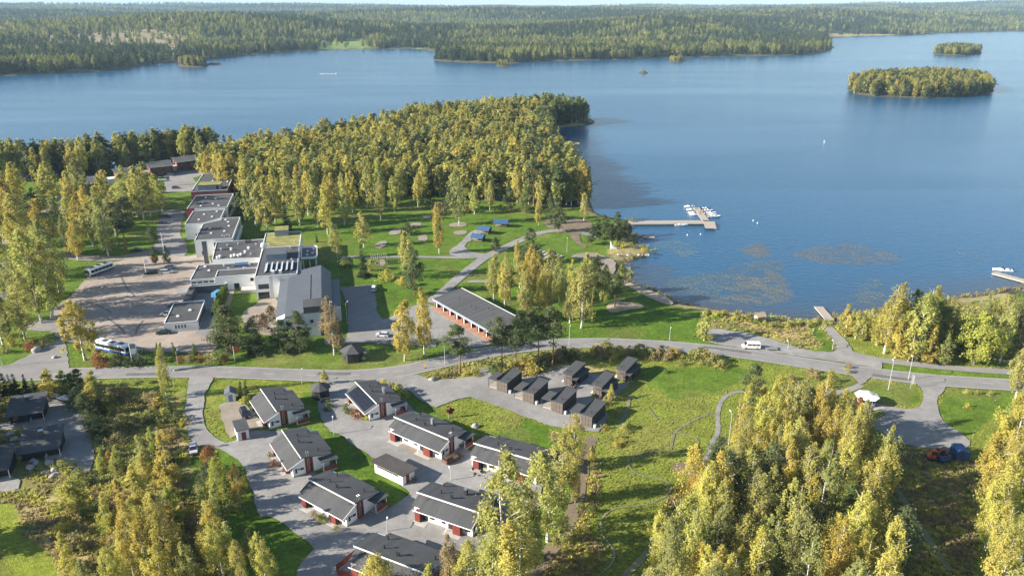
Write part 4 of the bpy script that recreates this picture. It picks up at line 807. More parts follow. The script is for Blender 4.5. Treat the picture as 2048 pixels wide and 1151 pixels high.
# terrace houses by the far shore
def lake_house(px, deg, label):
    g = G(*px); t = thing('lake_house', (g.x, g.y, 0), math.radians(deg), label, 'house', 'red brick lake houses among the shore trees')
    MB().prism([(0, 0), (10, 0), (10, 6.6), (0, 5.6)], 0, -13, 0).build('wall', 'brick', t)
    MB().slab(-13.8, .8, -1.2, 5.6, 10.8, 6.85, .25).build('roof', 'roof', t); MB().box(-13.8, .8, -1.3, -1.21, 5.5, 5.85).build('fascia', 'trim', t)
    for i in range(3):
        for z in (.8, 3.5): window(t, -11.6 + i * 4, -9.6 + i * 4, z, z + 1.5, 0)
    for i in range(3): window(t, 1.2 + i * 3, 2.6 + i * 3, 3.5, 5, 0, 'x')
    MB().box(-19.5, -13.05, 2, 8, 0, 3.0).build('annex', 'white', t); MB().box(-19.6, -13.05, 1.9, 8.1, 3.01, 3.15).build('annex_roof', 'trim', t); MB().box(-14.2, -13.05, -1.2, .5, 2.8, 3.0).build('balcony', 'wood', t)
lake_house((348, 348), 38, 'red brick house with white annex and pale boat before it, by the far shore trees')
lake_house((400, 337), 38, 'red brick house half behind golden birches, last by the forest edge')
lake_house((287, 362), 38, 'red brick house with grey roof hidden behind the birch tops')
lake_house((218, 381), 38, 'red brick house with white garden wall facing the pond meadow')
# garage row
g = G(*zN(945, 720)); t = thing('garage_row', (g.x, g.y, 0), math.radians(-53.5), 'long dark-roofed row of open brick garages facing the gravel forecourt', 'garage')
gl = 33.5
MB().box(-gl, 0, 2.6, 10.2, 0, 3.4).build('wall', 'dkwood', t)
MB().slab(-gl - .5, .6, -.6, 3.05, 10.9, 4.3, .2).build('roof', 'roof', t); MB().box(-gl - .6, .7, -.7, -.62, 2.5, 3.3).build('fascia', 'bluegrey', t)
MB().box(-gl - .5, .6, 10.92, 11.0, 4.2, 4.6).build('fascia', 'trim', t)
MB().box(-gl, 0, -1.8, 2.55, .02, .08).build('brick_apron', mat('brick_paving', (0.35, 0.19, 0.12), .9, .2, .6), t)
nb = 8
for i in range(nb + 1):
    x = -gl + i * gl / nb; MB().box(x - .35, x + .35, -.1, 2.55, 0, 3.05).build('brick_pier', 'brick', t)
for i in range(nb):
    x = -gl + i * gl / nb
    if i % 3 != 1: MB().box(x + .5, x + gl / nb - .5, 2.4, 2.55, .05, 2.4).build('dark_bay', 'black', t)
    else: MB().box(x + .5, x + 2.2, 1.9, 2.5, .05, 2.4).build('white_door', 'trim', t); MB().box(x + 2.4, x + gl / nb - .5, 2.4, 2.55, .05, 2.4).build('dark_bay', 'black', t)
    MB().box(x + .36, x + .75, .2, .3, .05, 2.5).build('white_post', 'trim', t)
for x, y in ((-26, 5), (-18, 4.5), (-15.5, 4.4), (-13, 7.6), (-7, 5.2), (-5.5, 5.4)): MB().cyl((x, y, 3.7), (x, y, 5.1), .07, n=6).cyl((x, y, 4.9), (x + 1, y, 4.9), .04, n=5).build('roof_vent', 'black', t)
# grill huts with blue roofs, playhouse, kiosk
def hut(px, deg, w, d, h, label):
    g = G(*px); t = thing('picnic_shelter', (g.x, g.y, 0), math.radians(deg), label, 'shelter', 'blue-roofed shelters on the park lawn')
    r = MB()
    for s in (-1, 1): r.prism([(0, h), (s * (d / 2 + .6), h - 1.3), (s * (d / 2 + .6), h - 1.18), (0, h + .12)], 0, -w / 2 - .5, w / 2 + .5)
    r.build('roof', 'blueroof', t)
    for x in (-w / 2, w / 2):
        for y in (-d / 2, d / 2): MB().cyl((x, y, 0), (x, y, h - 1.1), .1, n=6).build('post', 'dkwood', t)
    MB().box(-w / 2, w / 2, d / 2 - .1, d / 2, 0, h - 1.2).build('back_wall', 'dkwood', t); MB().box(-w / 2 + .4, w / 2 - .4, -.5, .5, .65, .75).build('table', 'wood', t)
    for s in (-1, 1): MB().box(-w / 2 + .4, w / 2 - .4, s * 1.0 - .2, s * 1.0 + .2, .38, .46).build('bench', 'wood', t)
hut(zM(1090, 400), -20, 4.8, 3.6, 3.2, 'blue-roofed picnic shelter nearest the forked gravel path'); hut(zM(1140, 340), -20, 4.8, 3.6, 3.2, 'blue-roofed picnic shelter in the middle of the three'); hut(zM(1270, 285), -10, 6.0, 3.8, 3.2, 'blue-roofed picnic shelter farthest from the forked path')
g = G(*zP(1095, 400)); t = thing('play_hut', (g.x, g.y, 0), .3, 'small pale wooden hut on stilts in the reedy shore meadow', 'hut')
MB().box(-1.3, 1.3, -1, 1, .7, 2.0).build('wall', 'wood', t); r = MB()
for s in (-1, 1): r.prism([(0, 3.0), (s * 1.5, 1.9), (s * 1.5, 2.0), (0, 3.1)], 0, -1.7, 1.7)
r.build('roof', 'sand', t)
for x in (-1.1, 1.1):
    for y in (-.8, .8): MB().cyl((x, y, 0), (x, y, .7), .08, n=6).build('leg', 'wood', t)
g = G(*zP(1165, 405)); t = thing('play_slide', (g.x, g.y, 0), .3, 'green slide frame beside the small wooden hut', 'slide'); gmat = mat('green_paint', (.05, .2, .12), .5, .1)
MB().prism([(-1.4, .2), (1, 1.9), (1, 2.0), (-1.4, .3)], 1, -.3, .3).build('chute', gmat, t); MB().cyl((1, -.3, 0), (1, -.3, 2.6), .06, n=6).cyl((1, .3, 0), (1, .3, 2.6), .06, n=6).build('ladder', gmat, t)
g = G(*zG(600, 400)); t = thing('kiosk', (g.x, g.y, 0), .3, 'white summer kiosk with a peaked white canopy roof by the side road', 'kiosk')
ring = lambda r, z, n=8: [(r * math.cos(2 * math.pi * i / n), r * math.sin(2 * math.pi * i / n), z) for i in range(n)]
MB().rings([ring(2.1, 0), ring(2.1, 2.5)]).build('wall', 'trim', t); MB().rings([ring(3.0, 2.4), ring(3.0, 2.5), ring(1.5, 2.95), ring(.15, 3.7)]).build('roof', 'canvas', t)
for i in range(8):
    a = 2 * math.pi * (i + .5) / 8; o = box(-.01, .04, -.6, .6, 1.0, 2.0).build('window', 'glass', t); c = 2.1 * math.cos(math.pi / 8) + .01; o.location = (c * math.cos(a), c * math.sin(a), 0); o.rotation_euler = (0, 0, a)
MB().box(-3.2, 3.2, -3.6, -2.4, .02, .2).build('deck', 'wood', t)
# concrete bleachers on the slope
g = G(*zM(1700, 555)); aa = ang2(zM(1700, 555), zM(1770, 515)); t = thing('bleachers', (g.x, g.y, 0), aa, 'grey concrete bleacher steps descending the grass bank to the shore', 'bleachers')
for i in range(7):
    o = MB().box(-1, 6.2, i * 2.0, i * 2.0 + 1.1, 0, .45).build('seat_row', 'conc', t); o.location.z = i * .14
# market square pergola and terrace at the hotel garden
g = G(*zM(310, 590)); t = thing('garden_pergola', (g.x, g.y, 0), math.radians(13), 'pale timber pergola on the hotel garden terrace', 'pergola')
for x in (-2.5, 0, 2.5):
    for y in (0, 5): MB().box(x - .12, x + .12, y - .12, y + .12, 0, 2.8).build('post', 'wood', t)
for i in range(8): MB().box(-3 + i * .85, -2.9 + i * .85, -.6, 5.6, 2.8, 3.0).build('rafter', 'wood', t)

# ------------------------------------------------------------------ vehicles
PAINT_C = {}
def paint(c):
    if c not in PAINT_C: PAINT_C[c] = mat('car_paint', c, .28, .03, 2, metal=.25, spec=.6)
    return PAINT_C[c]
def wheels(t, xs, w, r, ww=.22):
    for x in xs:
        for s in (-1, 1):
            o = MB().cyl((x, s * (w / 2 - ww + .02), r), (x, s * (w / 2 + .02), r), r, n=14).build('wheel', 'tyre', t)
            MB().cyl((x, s * (w / 2 + .021), r), (x, s * (w / 2 + .035), r), r * .6, n=10).build('rim', 'rim', o)
def car(px, deg, col, label, kind='hatch', group='parked cars'):
    g = G(*px); t = thing('parked_car', (g.x, g.y, .02), math.radians(deg), label, 'car', group); p = paint(col)
    L, w, h = {'hatch': (4.1, 1.76, 1.5), 'sedan': (4.6, 1.8, 1.45), 'wagon': (4.8, 1.84, 1.58), 'suv': (4.6, 1.88, 1.75)}[kind]; a, b = -L / 2, L / 2
    sill, belt = .28, h * .6
    prof = [(a + .1, sill), (b - .1, sill), (b, .5), (b - .05, belt - .12), (b - .95, belt), (a + .12, belt), (a, belt - .25), (a, .45)]
    bd = MB()
    for s in (1,):
        bd.rings([[(x, -w / 2 + .1, z) for x, z in prof], [(x, -w / 2, z * .98) for x, z in prof], [(x, w / 2, z * .98) for x, z in prof], [(x, w / 2 - .1, z) for x, z in prof]])
    bd.build('body', p, t, bevel=.05)
    rx = {'hatch': (a + .35, b - 1.75), 'sedan': (a + 1.2, b - 1.85), 'wagon': (a + .35, b - 1.8), 'suv': (a + .3, b - 1.65)}[kind]; bx = (a + .12, b - .98)
    if kind == 'sedan': bx = (a + .6, b - 1.0)
    q = lambda x0, x1, yy, z: [(x0, -yy, z), (x1, -yy, z), (x1, yy, z), (x0, yy, z)]
    MB().rings([q(bx[0], bx[1], w / 2 - .06, belt - .01), q(rx[0], rx[1], w / 2 - .26, h - .06)]).build('windows', 'glass', t)
    MB().rings([q(rx[0] - .06, rx[1] + .06, w / 2 - .25, h - .07), q(rx[0] + .05, rx[1] - .05, w / 2 - .32, h)]).build('roof', p, t)
    wheels(t, (a + .78, b - .82), w, .32)
    for s in (-1, 1):
        MB().box(b - .1, b + .02, s * (w / 2 - .3) - .18, s * (w / 2 - .3) + .18, .58, .72).build('headlight', 'lampglass', t)
        MB().box(a - .02, a + .1, s * (w / 2 - .22) - .12, s * (w / 2 - .22) + .12, .6, .85).build('tail_light', 'redlens', t)
        MB().box(b - 1.35, b - 1.15, s * (w / 2 + .02) - .1, s * (w / 2 + .02) + .1, belt, belt + .15).build('mirror', p, t)
    return t
car(zA(1888, 835), math.degrees(ang2(zA(1880, 750), zA(1888, 870))), (.55, .52, .6), 'silver-lilac hatchback parked on the grass verge of the side street', 'hatch')
car(zB(585, 535), -60, (.02, .022, .03), 'dark blue estate car on the tan drive of the corner house', 'wagon')
car(zC(1295, 975), 42, (.13, .075, .035), 'bronze estate car at the gable of a courtyard house', 'wagon')
car((748, 580), 95, (.7, .7, .7), 'white car with dark glass at the far edge of the shaded yard', 'suv')
car((765, 672), 170, (.6, .6, .62), 'white car beside the paved patch near the grill hut', 'hatch')
car((341, 536), 8, (.4, .42, .45), 'silver car beside the clipped yews at the flagpole', 'sedan')
car((333, 546), 8, (.6, .6, .6), 'pale silver car parked by the planted island of the car park', 'wagon')
car((303, 548), 200, (.02, .02, .022), 'black car tucked behind the planted island of the car park', 'suv')
car((275, 502), 5, (.015, .017, .02), 'black car in the tree shade at the head of the car park', 'sedan')
car((334, 630), 185, (.5, .5, .5), 'white and grey car nosed up to the service pavilion', 'hatch')
car((349, 612), 190, (.16, .17, .18), 'dark grey car beside the service pavilion, in tree shade', 'sedan')
car((329, 667), 10, (.02, .05, .04), 'dark green car at the corner of the service pavilion', 'sedan')
car((333, 434), 3, (.13, .01, .02), 'maroon car on the lane beside the hotel room wing', 'wagon')
car((325, 448), 3, (.03, .05, .09), 'dark blue car on the lane beside the hotel room wing', 'sedan')
car((341, 350), 10, (.7, .7, .7), 'white car before the red brick lake house', 'hatch')
car((352, 377), 5, (.1, .1, .12), 'dark car by the lawn of the brick hotel wing', 'hatch')
# vans, trailer
def van(px, deg, col, label, L=5.2, w=1.95, h=2.1):
    g = G(*px); t = thing('van', (g.x, g.y, .02), math.radians(deg), label, 'van'); p = paint(col); a, b = -L / 2, L / 2
    prof = [(a, .35), (b, .35), (b + .02, .85), (b - .75, 1.12), (b - 1.35, h), (a + .05, h), (a - .02, 1.1)]
    MB().rings([[(x, -w / 2 + (.14 if z > 1.3 else 0), z) for x, z in prof], [(x, w / 2 - (.14 if z > 1.3 else 0), z) for x, z in prof]]).build('body', p, t, bevel=.07)
    for s in (-1, 1):
        for x0, x1 in ((a + .3, a + 1.3), (a + 1.45, a + 2.5), (a + 2.65, b - 1.35)):
            ya = s * (w / 2 - .02); MB().box(x0, x1, min(ya, ya - s * .12), max(ya, ya - s * .12) , 1.22, 1.72).build('window', 'glass', t)
        MB().box(b - .06, b + .06, s * .7 - .2, s * .7 + .2, .6, .82).build('headlight', 'lampglass', t)
    MB().prism([(b - .74, 1.16), (b - 1.28, h - .1), (b - 1.22, h - .08), (b - .68, 1.18)], 1, -w / 2 + .2, w / 2 - .2).build('windscreen', 'glass', t)
    wheels(t, (a + .95, b - .95), w, .33); return t
van(zP(1030, 615), 176, (.72, .72, .7), 'white minibus parked on the lakeside gravel beside its trailer')
van((436, 592), 80, (.12, .35, .55), 'light blue van backed up beside the tall clipped hedge')
g = G(*zP(1185, 625)); t = thing('car_trailer', (g.x, g.y, .02), math.radians(172), 'low open car trailer behind the white minibus', 'trailer')
MB().box(-1.9, 1.6, -.9, .9, .45, .55).build('bed', 'steel', t); MB().box(1.6, 3.2, -.06, .06, .45, .53).build('drawbar', 'steel', t)
for s in (-1, 1): MB().box(-1.9, 1.6, s * .9 - .03, s * .9 + .03, .56, .85).build('side_board', 'steel', t)
wheels(t, (-.5, .3), 1.8, .3)
def bus(pa, pb, za, label, skirt, L=12.2):
    a, b = G(*pa, za), G(*pb, za); c = (a + b) / 2; t = thing('coach', (c.x, c.y, .02), math.atan2(b.y - a.y, b.x - a.x), label, 'bus', 'buses in the hotel car park'); w, h = 2.55, 3.15
    MB().box(-L / 2, L / 2, -w / 2, w / 2, .95, h).build('body', 'gel', t, bevel=.12); MB().box(-L / 2 + .02, L / 2 - .02, -w / 2 + .01, w / 2 - .01, .32, .945).build('skirt', skirt, t)
    for s in (-1, 1):
        for i in range(6):
            x0 = -L / 2 + .5 + i * (L - 1) / 6; ya = s * w / 2; MB().box(x0, x0 + (L - 1) / 6 - .1, ya - .03, ya + .03, 1.45, 2.55).build('window', 'glass', t)
    MB().box(L / 2 - .03, L / 2 + .03, -w / 2 + .15, w / 2 - .15, 1.2, 2.7).build('windscreen', 'glass', t); MB().box(-L / 2 - .03, -L / 2 + .03, -w / 2 + .3, w / 2 - .3, 1.7, 2.6).build('rear_window', 'glass', t)
    for x in (-L * .3, -L * .05, L * .22): MB().box(x, x + 1.3, -.7, .7, h + .003, h + .2).build('roof_hatch', 'dkgrey', t)
    for s in (-1, 1): MB().box(L / 2, L / 2 + .05, s * .95 - .18, s * .95 + .18, .7, .9).build('headlight', 'lampglass', t)
    wheels(t, (-L / 2 + 2.9, L / 2 - 2.6), w, .5, .3)
bus(zI(738, 890), zI(1035, 950), 3.15, 'white city bus with blue skirt crossing the kerb by the sign tower', 'busblue')
bus(zI(830, 300), zI(728, 335), 3.0, 'white bus with dark glass standing at the grass edge of the car park', 'dkgrey', 10.5)
# tractor, trailer and box by the access road
g = G(*zG(1200, 900)); t = thing('excavator', (g.x, g.y, 0), math.radians(-20), 'small orange tracked excavator with raised arm in the long grass', 'excavator')
for s in (-1, 1): MB().prism([(-1.2, .1), (-.9, 0), (.9, 0), (1.2, .1), (1.2, .45), (.9, .6), (-.9, .6), (-1.2, .45)], 1, s * .75 - .2, s * .75 + .2).build('track', 'tyre', t)
MB().box(-1.1, .7, -.75, .75, .65, 1.3).build('chassis', 'orange', t); cb = MB().box(-.3, .7, -.7, .1, 1.31, 2.5).build('cab', 'orange', t); MB().box(-.2, .73, -.73, .13, 1.5, 2.3).build('cab_glass', 'glass', cb)
MB().cyl((.7, .4, 1.1), (2.2, .4, 3.0), .16, n=6).cyl((2.2, .4, 3.0), (3.4, .4, 1.4), .13, n=6).build('arm', 'orange', t); MB().prism([(3.2, 1.4), (3.7, 1.3), (3.6, .7), (3.1, .8)], 1, .1, .7).build('bucket', 'dkgrey', t)
g = G(*zG(1450, 895)); t = thing('box_trailer', (g.x, g.y, 0), math.radians(85), 'blue tarpaulin box trailer on the gravel beside the forest edge', 'trailer')
MB().prism([(-1.3, .7), (1.3, .7), (1.3, 2.5), (.9, 2.9), (-.9, 2.9), (-1.3, 2.5)], 0, -1.8, 1.8).build('tarpaulin', 'bluebox', t, bevel=.06); MB().box(-1.9, 1.9, -1.25, 1.25, .5, .69).build('frame', 'dkgrey', t); MB().box(1.9, 3.2, -.07, .07, .5, .6).build('drawbar', 'dkgrey', t); wheels(t, (0,), 2.5, .35)
g = G(*zG(1310, 925)); t = thing('water_tank', (g.x, g.y, 0), math.radians(10), 'low blue tank between the excavator and the blue trailer', 'tank')
MB().rings([[(x, .7 * math.cos(k * math.pi / 6), .75 + .6 * math.sin(k * math.pi / 6)) for k in range(12)] for x in (-1.2, -1.0, 1.0, 1.2)]).build('drum', 'bluebox', t); MB().box(-1, 1, -.5, .5, 0, .25).build('cradle', 'dkgrey', t)
g = G(*zG(1310, 850)); t = thing('utility_trailer', (g.x, g.y, 0), math.radians(35), 'dark flat utility trailer behind the orange excavator', 'trailer')
MB().box(-1.8, 1.8, -1, 1, .6, .75).build('bed', 'frame', t); MB().box(-1.8, -1.7, -1, 1, .76, 1.8).build('headboard', 'frame', t); MB().box(1.8, 3.2, -.06, .06, .55, .65).build('drawbar', 'frame', t); wheels(t, (-.4, .4), 2.0, .34)
g = G(*zG(870, 600)); t = thing('picnic_table', (g.x, g.y, 0), .2, 'grey metal frame rack standing on the gravel yard near the kiosk', 'rack')
for x in (-1.2, 0, 1.2): MB().cyl((x, 0, 0), (x, 0, 2.0), .06, n=6).build('upright', 'steel', t)
MB().box(-1.3, 1.3, -.05, .05, 1.9, 2.0).build('crossbar', 'steel', t); t.name = 'exercise_rack'

# ------------------------------------------------------------------ lamps, flagpoles, signs
def lamp(px, top, label, arm=1.0):
    h = HT(px, top); g = G(*px); t = thing('street_lamp', (g.x, g.y, 0), random.uniform(1.2, 1.9), label, 'street lamp', 'grey street lamps'); r = .09
    MB().cyl((0, 0, 0), (0, 0, h), r, r * .65, 8).build('pole', 'lampgrey', t)
    MB().cyl((0, 0, h - .05), (arm, 0, h + .15), .05, n=6).build('arm', 'lampgrey', t); MB().rings([[(arm - .1, -.12, h + .1), (arm + .6, -.14, h + .14), (arm + .6, .14, h + .14), (arm - .1, .12, h + .1)], [(arm - .1, -.08, h + .22), (arm + .5, -.08, h + .26), (arm + .5, .08, h + .26), (arm - .1, .08, h + .22)]]).build('lamp_head', 'trim', t)
for p, tp, l in ((zC(137, 722), 839, 'grey lamp post in the courtyard by the solar-roofed house'), (zG(805, 272), 724, 'tall double-armed lamp post on the verge by the kiosk'), (zH(1396, 770), 827, 'lamp post at the birch forest edge beside the bike trail'), (zN(460, 962), 692, 'street lamp between the pine and the garage forecourt'),
  (zN(1730, 762), 655, 'street lamp on the park lawn where the road bends'), (zP(390, 552), 659, 'street lamp on the lawn before the tall shore shrub'), (zP(1322, 622), 685, 'street lamp at the edge of the lakeside gravel'), (zP(1672, 625), 684, 'street lamp at the corner of the jetty track'),
  (zI(1400, 1092), 703, 'street lamp among the clipped cones by the car park'), (zI(20, 1115), 686, 'street lamp by the boulder on the corner green'), (zB(1142, 232), 742, 'street lamp on the lawn behind the pitched metal shed'), (zD(1862, 292), 941, 'lamp post before the house with the black chimney'), (zD(1242, 792), 1044, 'lamp post in the lower courtyard before the lowest house'),
  (zA(1700, 215), 746, 'street lamp beside the golden birch at the side street'), (zU(1100, 1140), 716, 'street lamp between the road and the cycle path'), (zI(716, 375), 522, 'lamp post beside the dark-glazed bus'), (zI(135, 275), 501, 'lamp post by the sports court'), (zI(503, 355), 526, 'lamp post at the path beside the birch rows'), (zM(1552, 865), 575, 'lamp post under the grove birches'), (zL(1718, 835), 606, 'lamp post at the edge of the shaded hotel yard'), (zM(1787, 490), 478, 'wooden post lamp on the grass above the bleachers')):
    lamp(p, tp, l)
def flagpole(px, top, label, flag=None):
    h = HT(px, top); g = G(*px); t = thing('flagpole', (g.x, g.y, 0), .3, label, 'flagpole'); MB().cyl((0, 0, 0), (0, 0, h), .1, .05, 8).build('pole', 'trim', t); MB().cyl((0, 0, h), (0, 0, h + .15), .1, .02, 8).build('finial', 'trim', t)
    if flag:
        f = MB(); f.rings([[(.06 + .28 * i, .06 * math.sin(i * 1.4) - .01, h - 1.6), (.06 + .28 * i, .06 * math.sin(i * 1.4) + .01, h - 1.6), (.06 + .28 * i, .06 * math.sin(i * 1.4) + .01, h - .3), (.06 + .28 * i, .06 * math.sin(i * 1.4) - .01, h - .3)] for i in range(6)]); f.build('flag', flag, t)
flagpole(zI(1305, 292), 465, 'tall white flagpole between the two dark yews'); flagpole(zI(1207, 362), 513, 'flagpole with orange pennant on the planted island', 'orange'); flagpole(zI(1152, 392), 518, 'flagpole with white pennant on the planted island', 'canvas'); flagpole(zI(1850, 1072), 693, 'pole with orange pennant under the roadside pines', 'orange')
g = G(*zI(1072, 1102)); h = HT(zI(1072, 1102), 686); t = thing('sign_tower', (g.x, g.y, 0), math.radians(20), 'tall white roadside sign tower with pale panels behind the bus', 'sign')
for x in (-.8, .8): MB().cyl((x, 0, 0), (x, 0, h), .1, n=8).build('post', 'trim', t)
for z0, z1, m in ((h * .78, h * .98, 'bluegrey'), (h * .52, h * .76, 'canvas'), (h * .4, h * .5, 'bluegrey')): MB().box(-.68, .68, -.06, .06, z0, z1).build('panel', m, t)
g = G(*zG(1005, 260)); t = thing('banner_sign', (g.x, g.y, 0), .1, 'slim white beach banner beside the access road', 'sign'); MB().cyl((0, 0, 0), (0, 0, 4.2), .04, n=6).build('pole', 'lampgrey', t); MB().prism([(.05, 1.2), (.7, 1.4), (.75, 3.6), (.3, 4.2), (.05, 4.2)], 1, -.02, .02).build('banner', 'canvas', t)
g = G(*zB(287, 190)); t = thing('road_marker', (g.x, g.y, 0), 0, 'orange barrier marker at the side street junction', 'marker'); MB().box(-.5, .5, -.04, .04, .5, .8).build('board', 'orange', t); MB().box(-.4, -.34, -.04, .04, 0, .5).box(.34, .4, -.04, .04, 0, .5).build('leg', 'lampgrey', t)
g = G(*zN(255, 1000)); t = thing('road_marker', (g.x, g.y, 0), 0, 'yellow marker post on the road edge by the gravel yard', 'marker'); ymat = mat('yellow_paint', (.6, .4, .02), .5, .05); MB().box(-.18, .18, -.05, .05, .2, 1.3).build('board', ymat, t); MB().cyl((0, 0, 0), (0, 0, .2), .25, n=8).build('foot', 'tyre', t)
g = G(*zC(1275, 560)); t = thing('play_tower', (g.x, g.y, 0), .4, 'small red wooden climbing figure on pale legs at the meadow edge', 'play frame')
for x in (-.5, .5): MB().cyl((x, 0, 0), (x * .7, 0, 1.3), .1, n=6).build('leg', 'wood', t)
MB().box(-.55, .55, -.25, .25, 1.3, 2.5).build('body', 'red', t); MB().box(-.25, .25, -.2, .2, 2.5, 3.0).build('head', 'red', t); MB().box(-1.0, -.55, -.1, .1, 1.7, 2.4).build('arm', 'red', t); MB().box(.55, 1.0, -.1, .1, 1.7, 2.4).build('arm', 'red', t)
# blue sports surface with tall fence posts at the left edge
g = G(*zI(-20, 590)); t = thing('sports_pitch', (g.x, g.y, 0), math.radians(10), 'blue ball court with dark corner posts beside the birches', 'court')
MB().box(-20, 6, 0, 9, .05, .09).build('surface', 'blueroof', t)
for x in (6, 0): MB().cyl((x, 0, 0), (x, 0, 6), .12, n=6).build('post', 'dkgrey', t)

# ------------------------------------------------------------------ jetties and boats
WZ = LAKE_Z
def jetty(pa, pb, w, z, label, name='jetty', piles=True, group=None):
    a, b = G(*pa, z), G(*pb, z); L = (b - a).length; t = thing(name, (a.x, a.y, 0), math.atan2(b.y - a.y, b.x - a.x), label, 'jetty', group)
    MB().box(0, L, -w / 2, w / 2, z - .18, z).build('deck', 'wood', t); MB().box(0, L, -w / 2 - .08, -w / 2 - .003, z - .4, z + .06).box(0, L, w / 2 + .003, w / 2 + .08, z - .4, z + .06).build('edge_beam', 'wood', t)
    if piles:
        for i in range(int(L / 6) + 1):
            for s in (-1, 1): MB().cyl((min(i * 6 + .4, L - .3), s * (w / 2 - .25), WZ - 1.5), (min(i * 6 + .4, L - .3), s * (w / 2 - .25), z - .19), .15, n=6).build('pile', 'dkwood', t)
    return t
jetty(zO(540, 322), zO(1290, 316), 5.2, -.5, 'long timber pier running out from the wooded point to the marina')
jetty(zO(1288, 340), zO(1400, 345), 11, -.4, 'wide square pier head at the end of the long pier', 'pier_head')
jetty(zO(1300, 297), zO(1205, 172), 3.2, -.8, 'floating pontoon lined with moored boats', 'pontoon', False)
jetty(zO(605, 445), zO(690, 456), 1.4, -.9, 'thin gangway to the small bathing float', 'gangway', False); jetty(zO(680, 459), zO(790, 460), 3.0, -.9, 'small pale bathing float off the wooded point', 'bathing_float', False)
jetty(zP(1655, 390), zP(1562, 285), 2.6, -.8, 'narrow grey jetty at the end of the gravel track', 'jetty')
jetty(zU(2100, 345), zU(1800, 265), 2.8, -.8, 'timber jetty reaching in from the wooded right shore', 'jetty')
def boat(px, deg, L, label, col='gel', cabin=True, z=WZ, group='boats moored at the marina'):
    g = G(*px, z); t = thing('motor_boat', (g.x, g.y, z), math.radians(deg), label, 'boat', group); w = L * .36; rr = []
    for x, k, dz in ((-L / 2, .86, 0), (-L * .2, 1, 0), (L * .12, .96, .04), (L * .32, .66, .12), (L * .45, .26, .2), (L * .5, .04, .25)):
        rr.append([(x, -w / 2 * k, .62 + dz), (x, -w / 2 * k * .8, .1 + dz * .5), (x, 0, -.2 + dz), (x, w / 2 * k * .8, .1 + dz * .5), (x, w / 2 * k, .62 + dz)])
    MB().rings(rr).build('hull', col, t, smooth=False)
    MB().box(-L * .42, L * .1, -w * .36, w * .36, .625, .66).build('cockpit_floor', 'dkgrey' if cabin else 'wood', t)
    if cabin: MB().rings([[(L * .0, -w * .36, .63), (L * .3, -w * .2, .7), (L * .3, w * .2, .7), (L * .0, w * .36, .63)], [(L * .02, -w * .3, 1.15), (L * .2, -w * .16, .98), (L * .2, w * .16, .98), (L * .02, w * .3, 1.15)]]).build('foredeck_cabin', 'gel', t); MB().prism([(L * .02, 1.16), (L * .1, 1.14), (-L * .02, 1.55), (-L * .05, 1.55)], 1, -w * .3, w * .3).build('windscreen', 'glass', t)
    for s in (-1, 1): MB().box(-L * .3, -L * .12, s * w * .2 - .2, s * w * .2 + .2, .665, 1.0).build('seat', 'gel', t)
    MB().box(-L / 2 - .35, -L / 2 - .02, -.2, .2, .3, 1.1).build('outboard_motor', 'black', t)
    return t
bl = [((1140, 170), 5.8, 'gel'), ((1160, 200), 5.2, 'gel'), ((1185, 232), 6.2, 'gel'), ((1195, 250), 5.4, 'gel')]
for i, (p, L, c) in enumerate(bl): boat(zO(*p), 180 + 6, L, ['white boat moored at the far outer berth of the pontoon, left side', 'white boat second in the left berths of the pontoon', 'long white boat third in the left berths of the pontoon', 'white boat in the left berth next to the pier'][i], c)
for i, (p, L, c) in enumerate([((1300, 192), 5.0, 'dkgrey'), ((1320, 210), 5.6, 'gel'), ((1345, 235), 6.2, 'gel'), ((1385, 268), 6.6, 'gel'), ((1360, 252), 5.2, 'gel')]): boat(zO(*p), 6, L, ['dark-hulled boat in the outermost right berth of the pontoon', 'white boat second in the right berths of the pontoon', 'white boat in the middle right berth of the pontoon', 'long white boat in the right berth next to the pier head', 'small white boat squeezed among the right berths'][i], c)
boat(zO(1060, 352), 0, 6.4, 'white motor boat lying alongside the long pier'); boat(zU(1870, 250), 165, 7.0, 'white cabin boat at the jetty of the wooded right shore')
o = boat(zA(610, 320), -30, 5.6, 'white open boat laid up under the trees by a black cottage', z=.5, group='boats laid up ashore'); 
for x in (-1.2, 1.2):
    b = MB().box(x - .1, x + .1, -.8, .8, -.5, .0).build('cradle', 'wood', o)
o = boat((322, 361), 10, 6.5, 'white boat on land before the red brick lake house', z=.5, group='boats laid up ashore'); MB().box(-1.5, 1.5, -.4, .4, -.5, .0).build('cradle', 'wood', o)
g = G(*zO(375, 585)); t = thing('sail_sculpture', (g.x, g.y, 0), .1, 'white sail-shaped shelter on the sandy shore spit', 'sculpture'); MB().prism([(-.9, 0), (1.8, .0), (1.7, .45), (.5, .9), (-.4, 1.9), (-1.0, 3.2)], 1, -.5, .5).build('sail', 'canvas', t); MB().box(-1.1, 2.0, -.7, .7, .02, .12).build('base', 'wood', t)
for i, p in enumerate([(1120, 450), (1252, 442), (1776, 306), (1818, 332)]):
    g = G(*zO(*p), WZ); t = thing('mooring_buoy', (g.x, g.y, WZ), 0, ['white buoy between the bathing float and the pier', 'white buoy below the pier head', 'white buoy out beyond the pontoon', 'white buoy out beyond the pontoon, nearer the lily beds'][i], 'buoy', 'white mooring buoys'); rr = []
    for k in range(7): a = -math.pi / 2 + math.pi * k / 6; rr.append([(0.3 * math.cos(a) * math.cos(j * math.pi / 5) + 1e-4 * j, 0.3 * math.cos(a) * math.sin(j * math.pi / 5), .2 + .3 * math.sin(a)) for j in range(10)])
    MB().rings(rr).build('float', 'gel', t, smooth=True); MB().cyl((0, 0, .5), (0, 0, .7), .05, n=6).build('ring', 'steel', t)
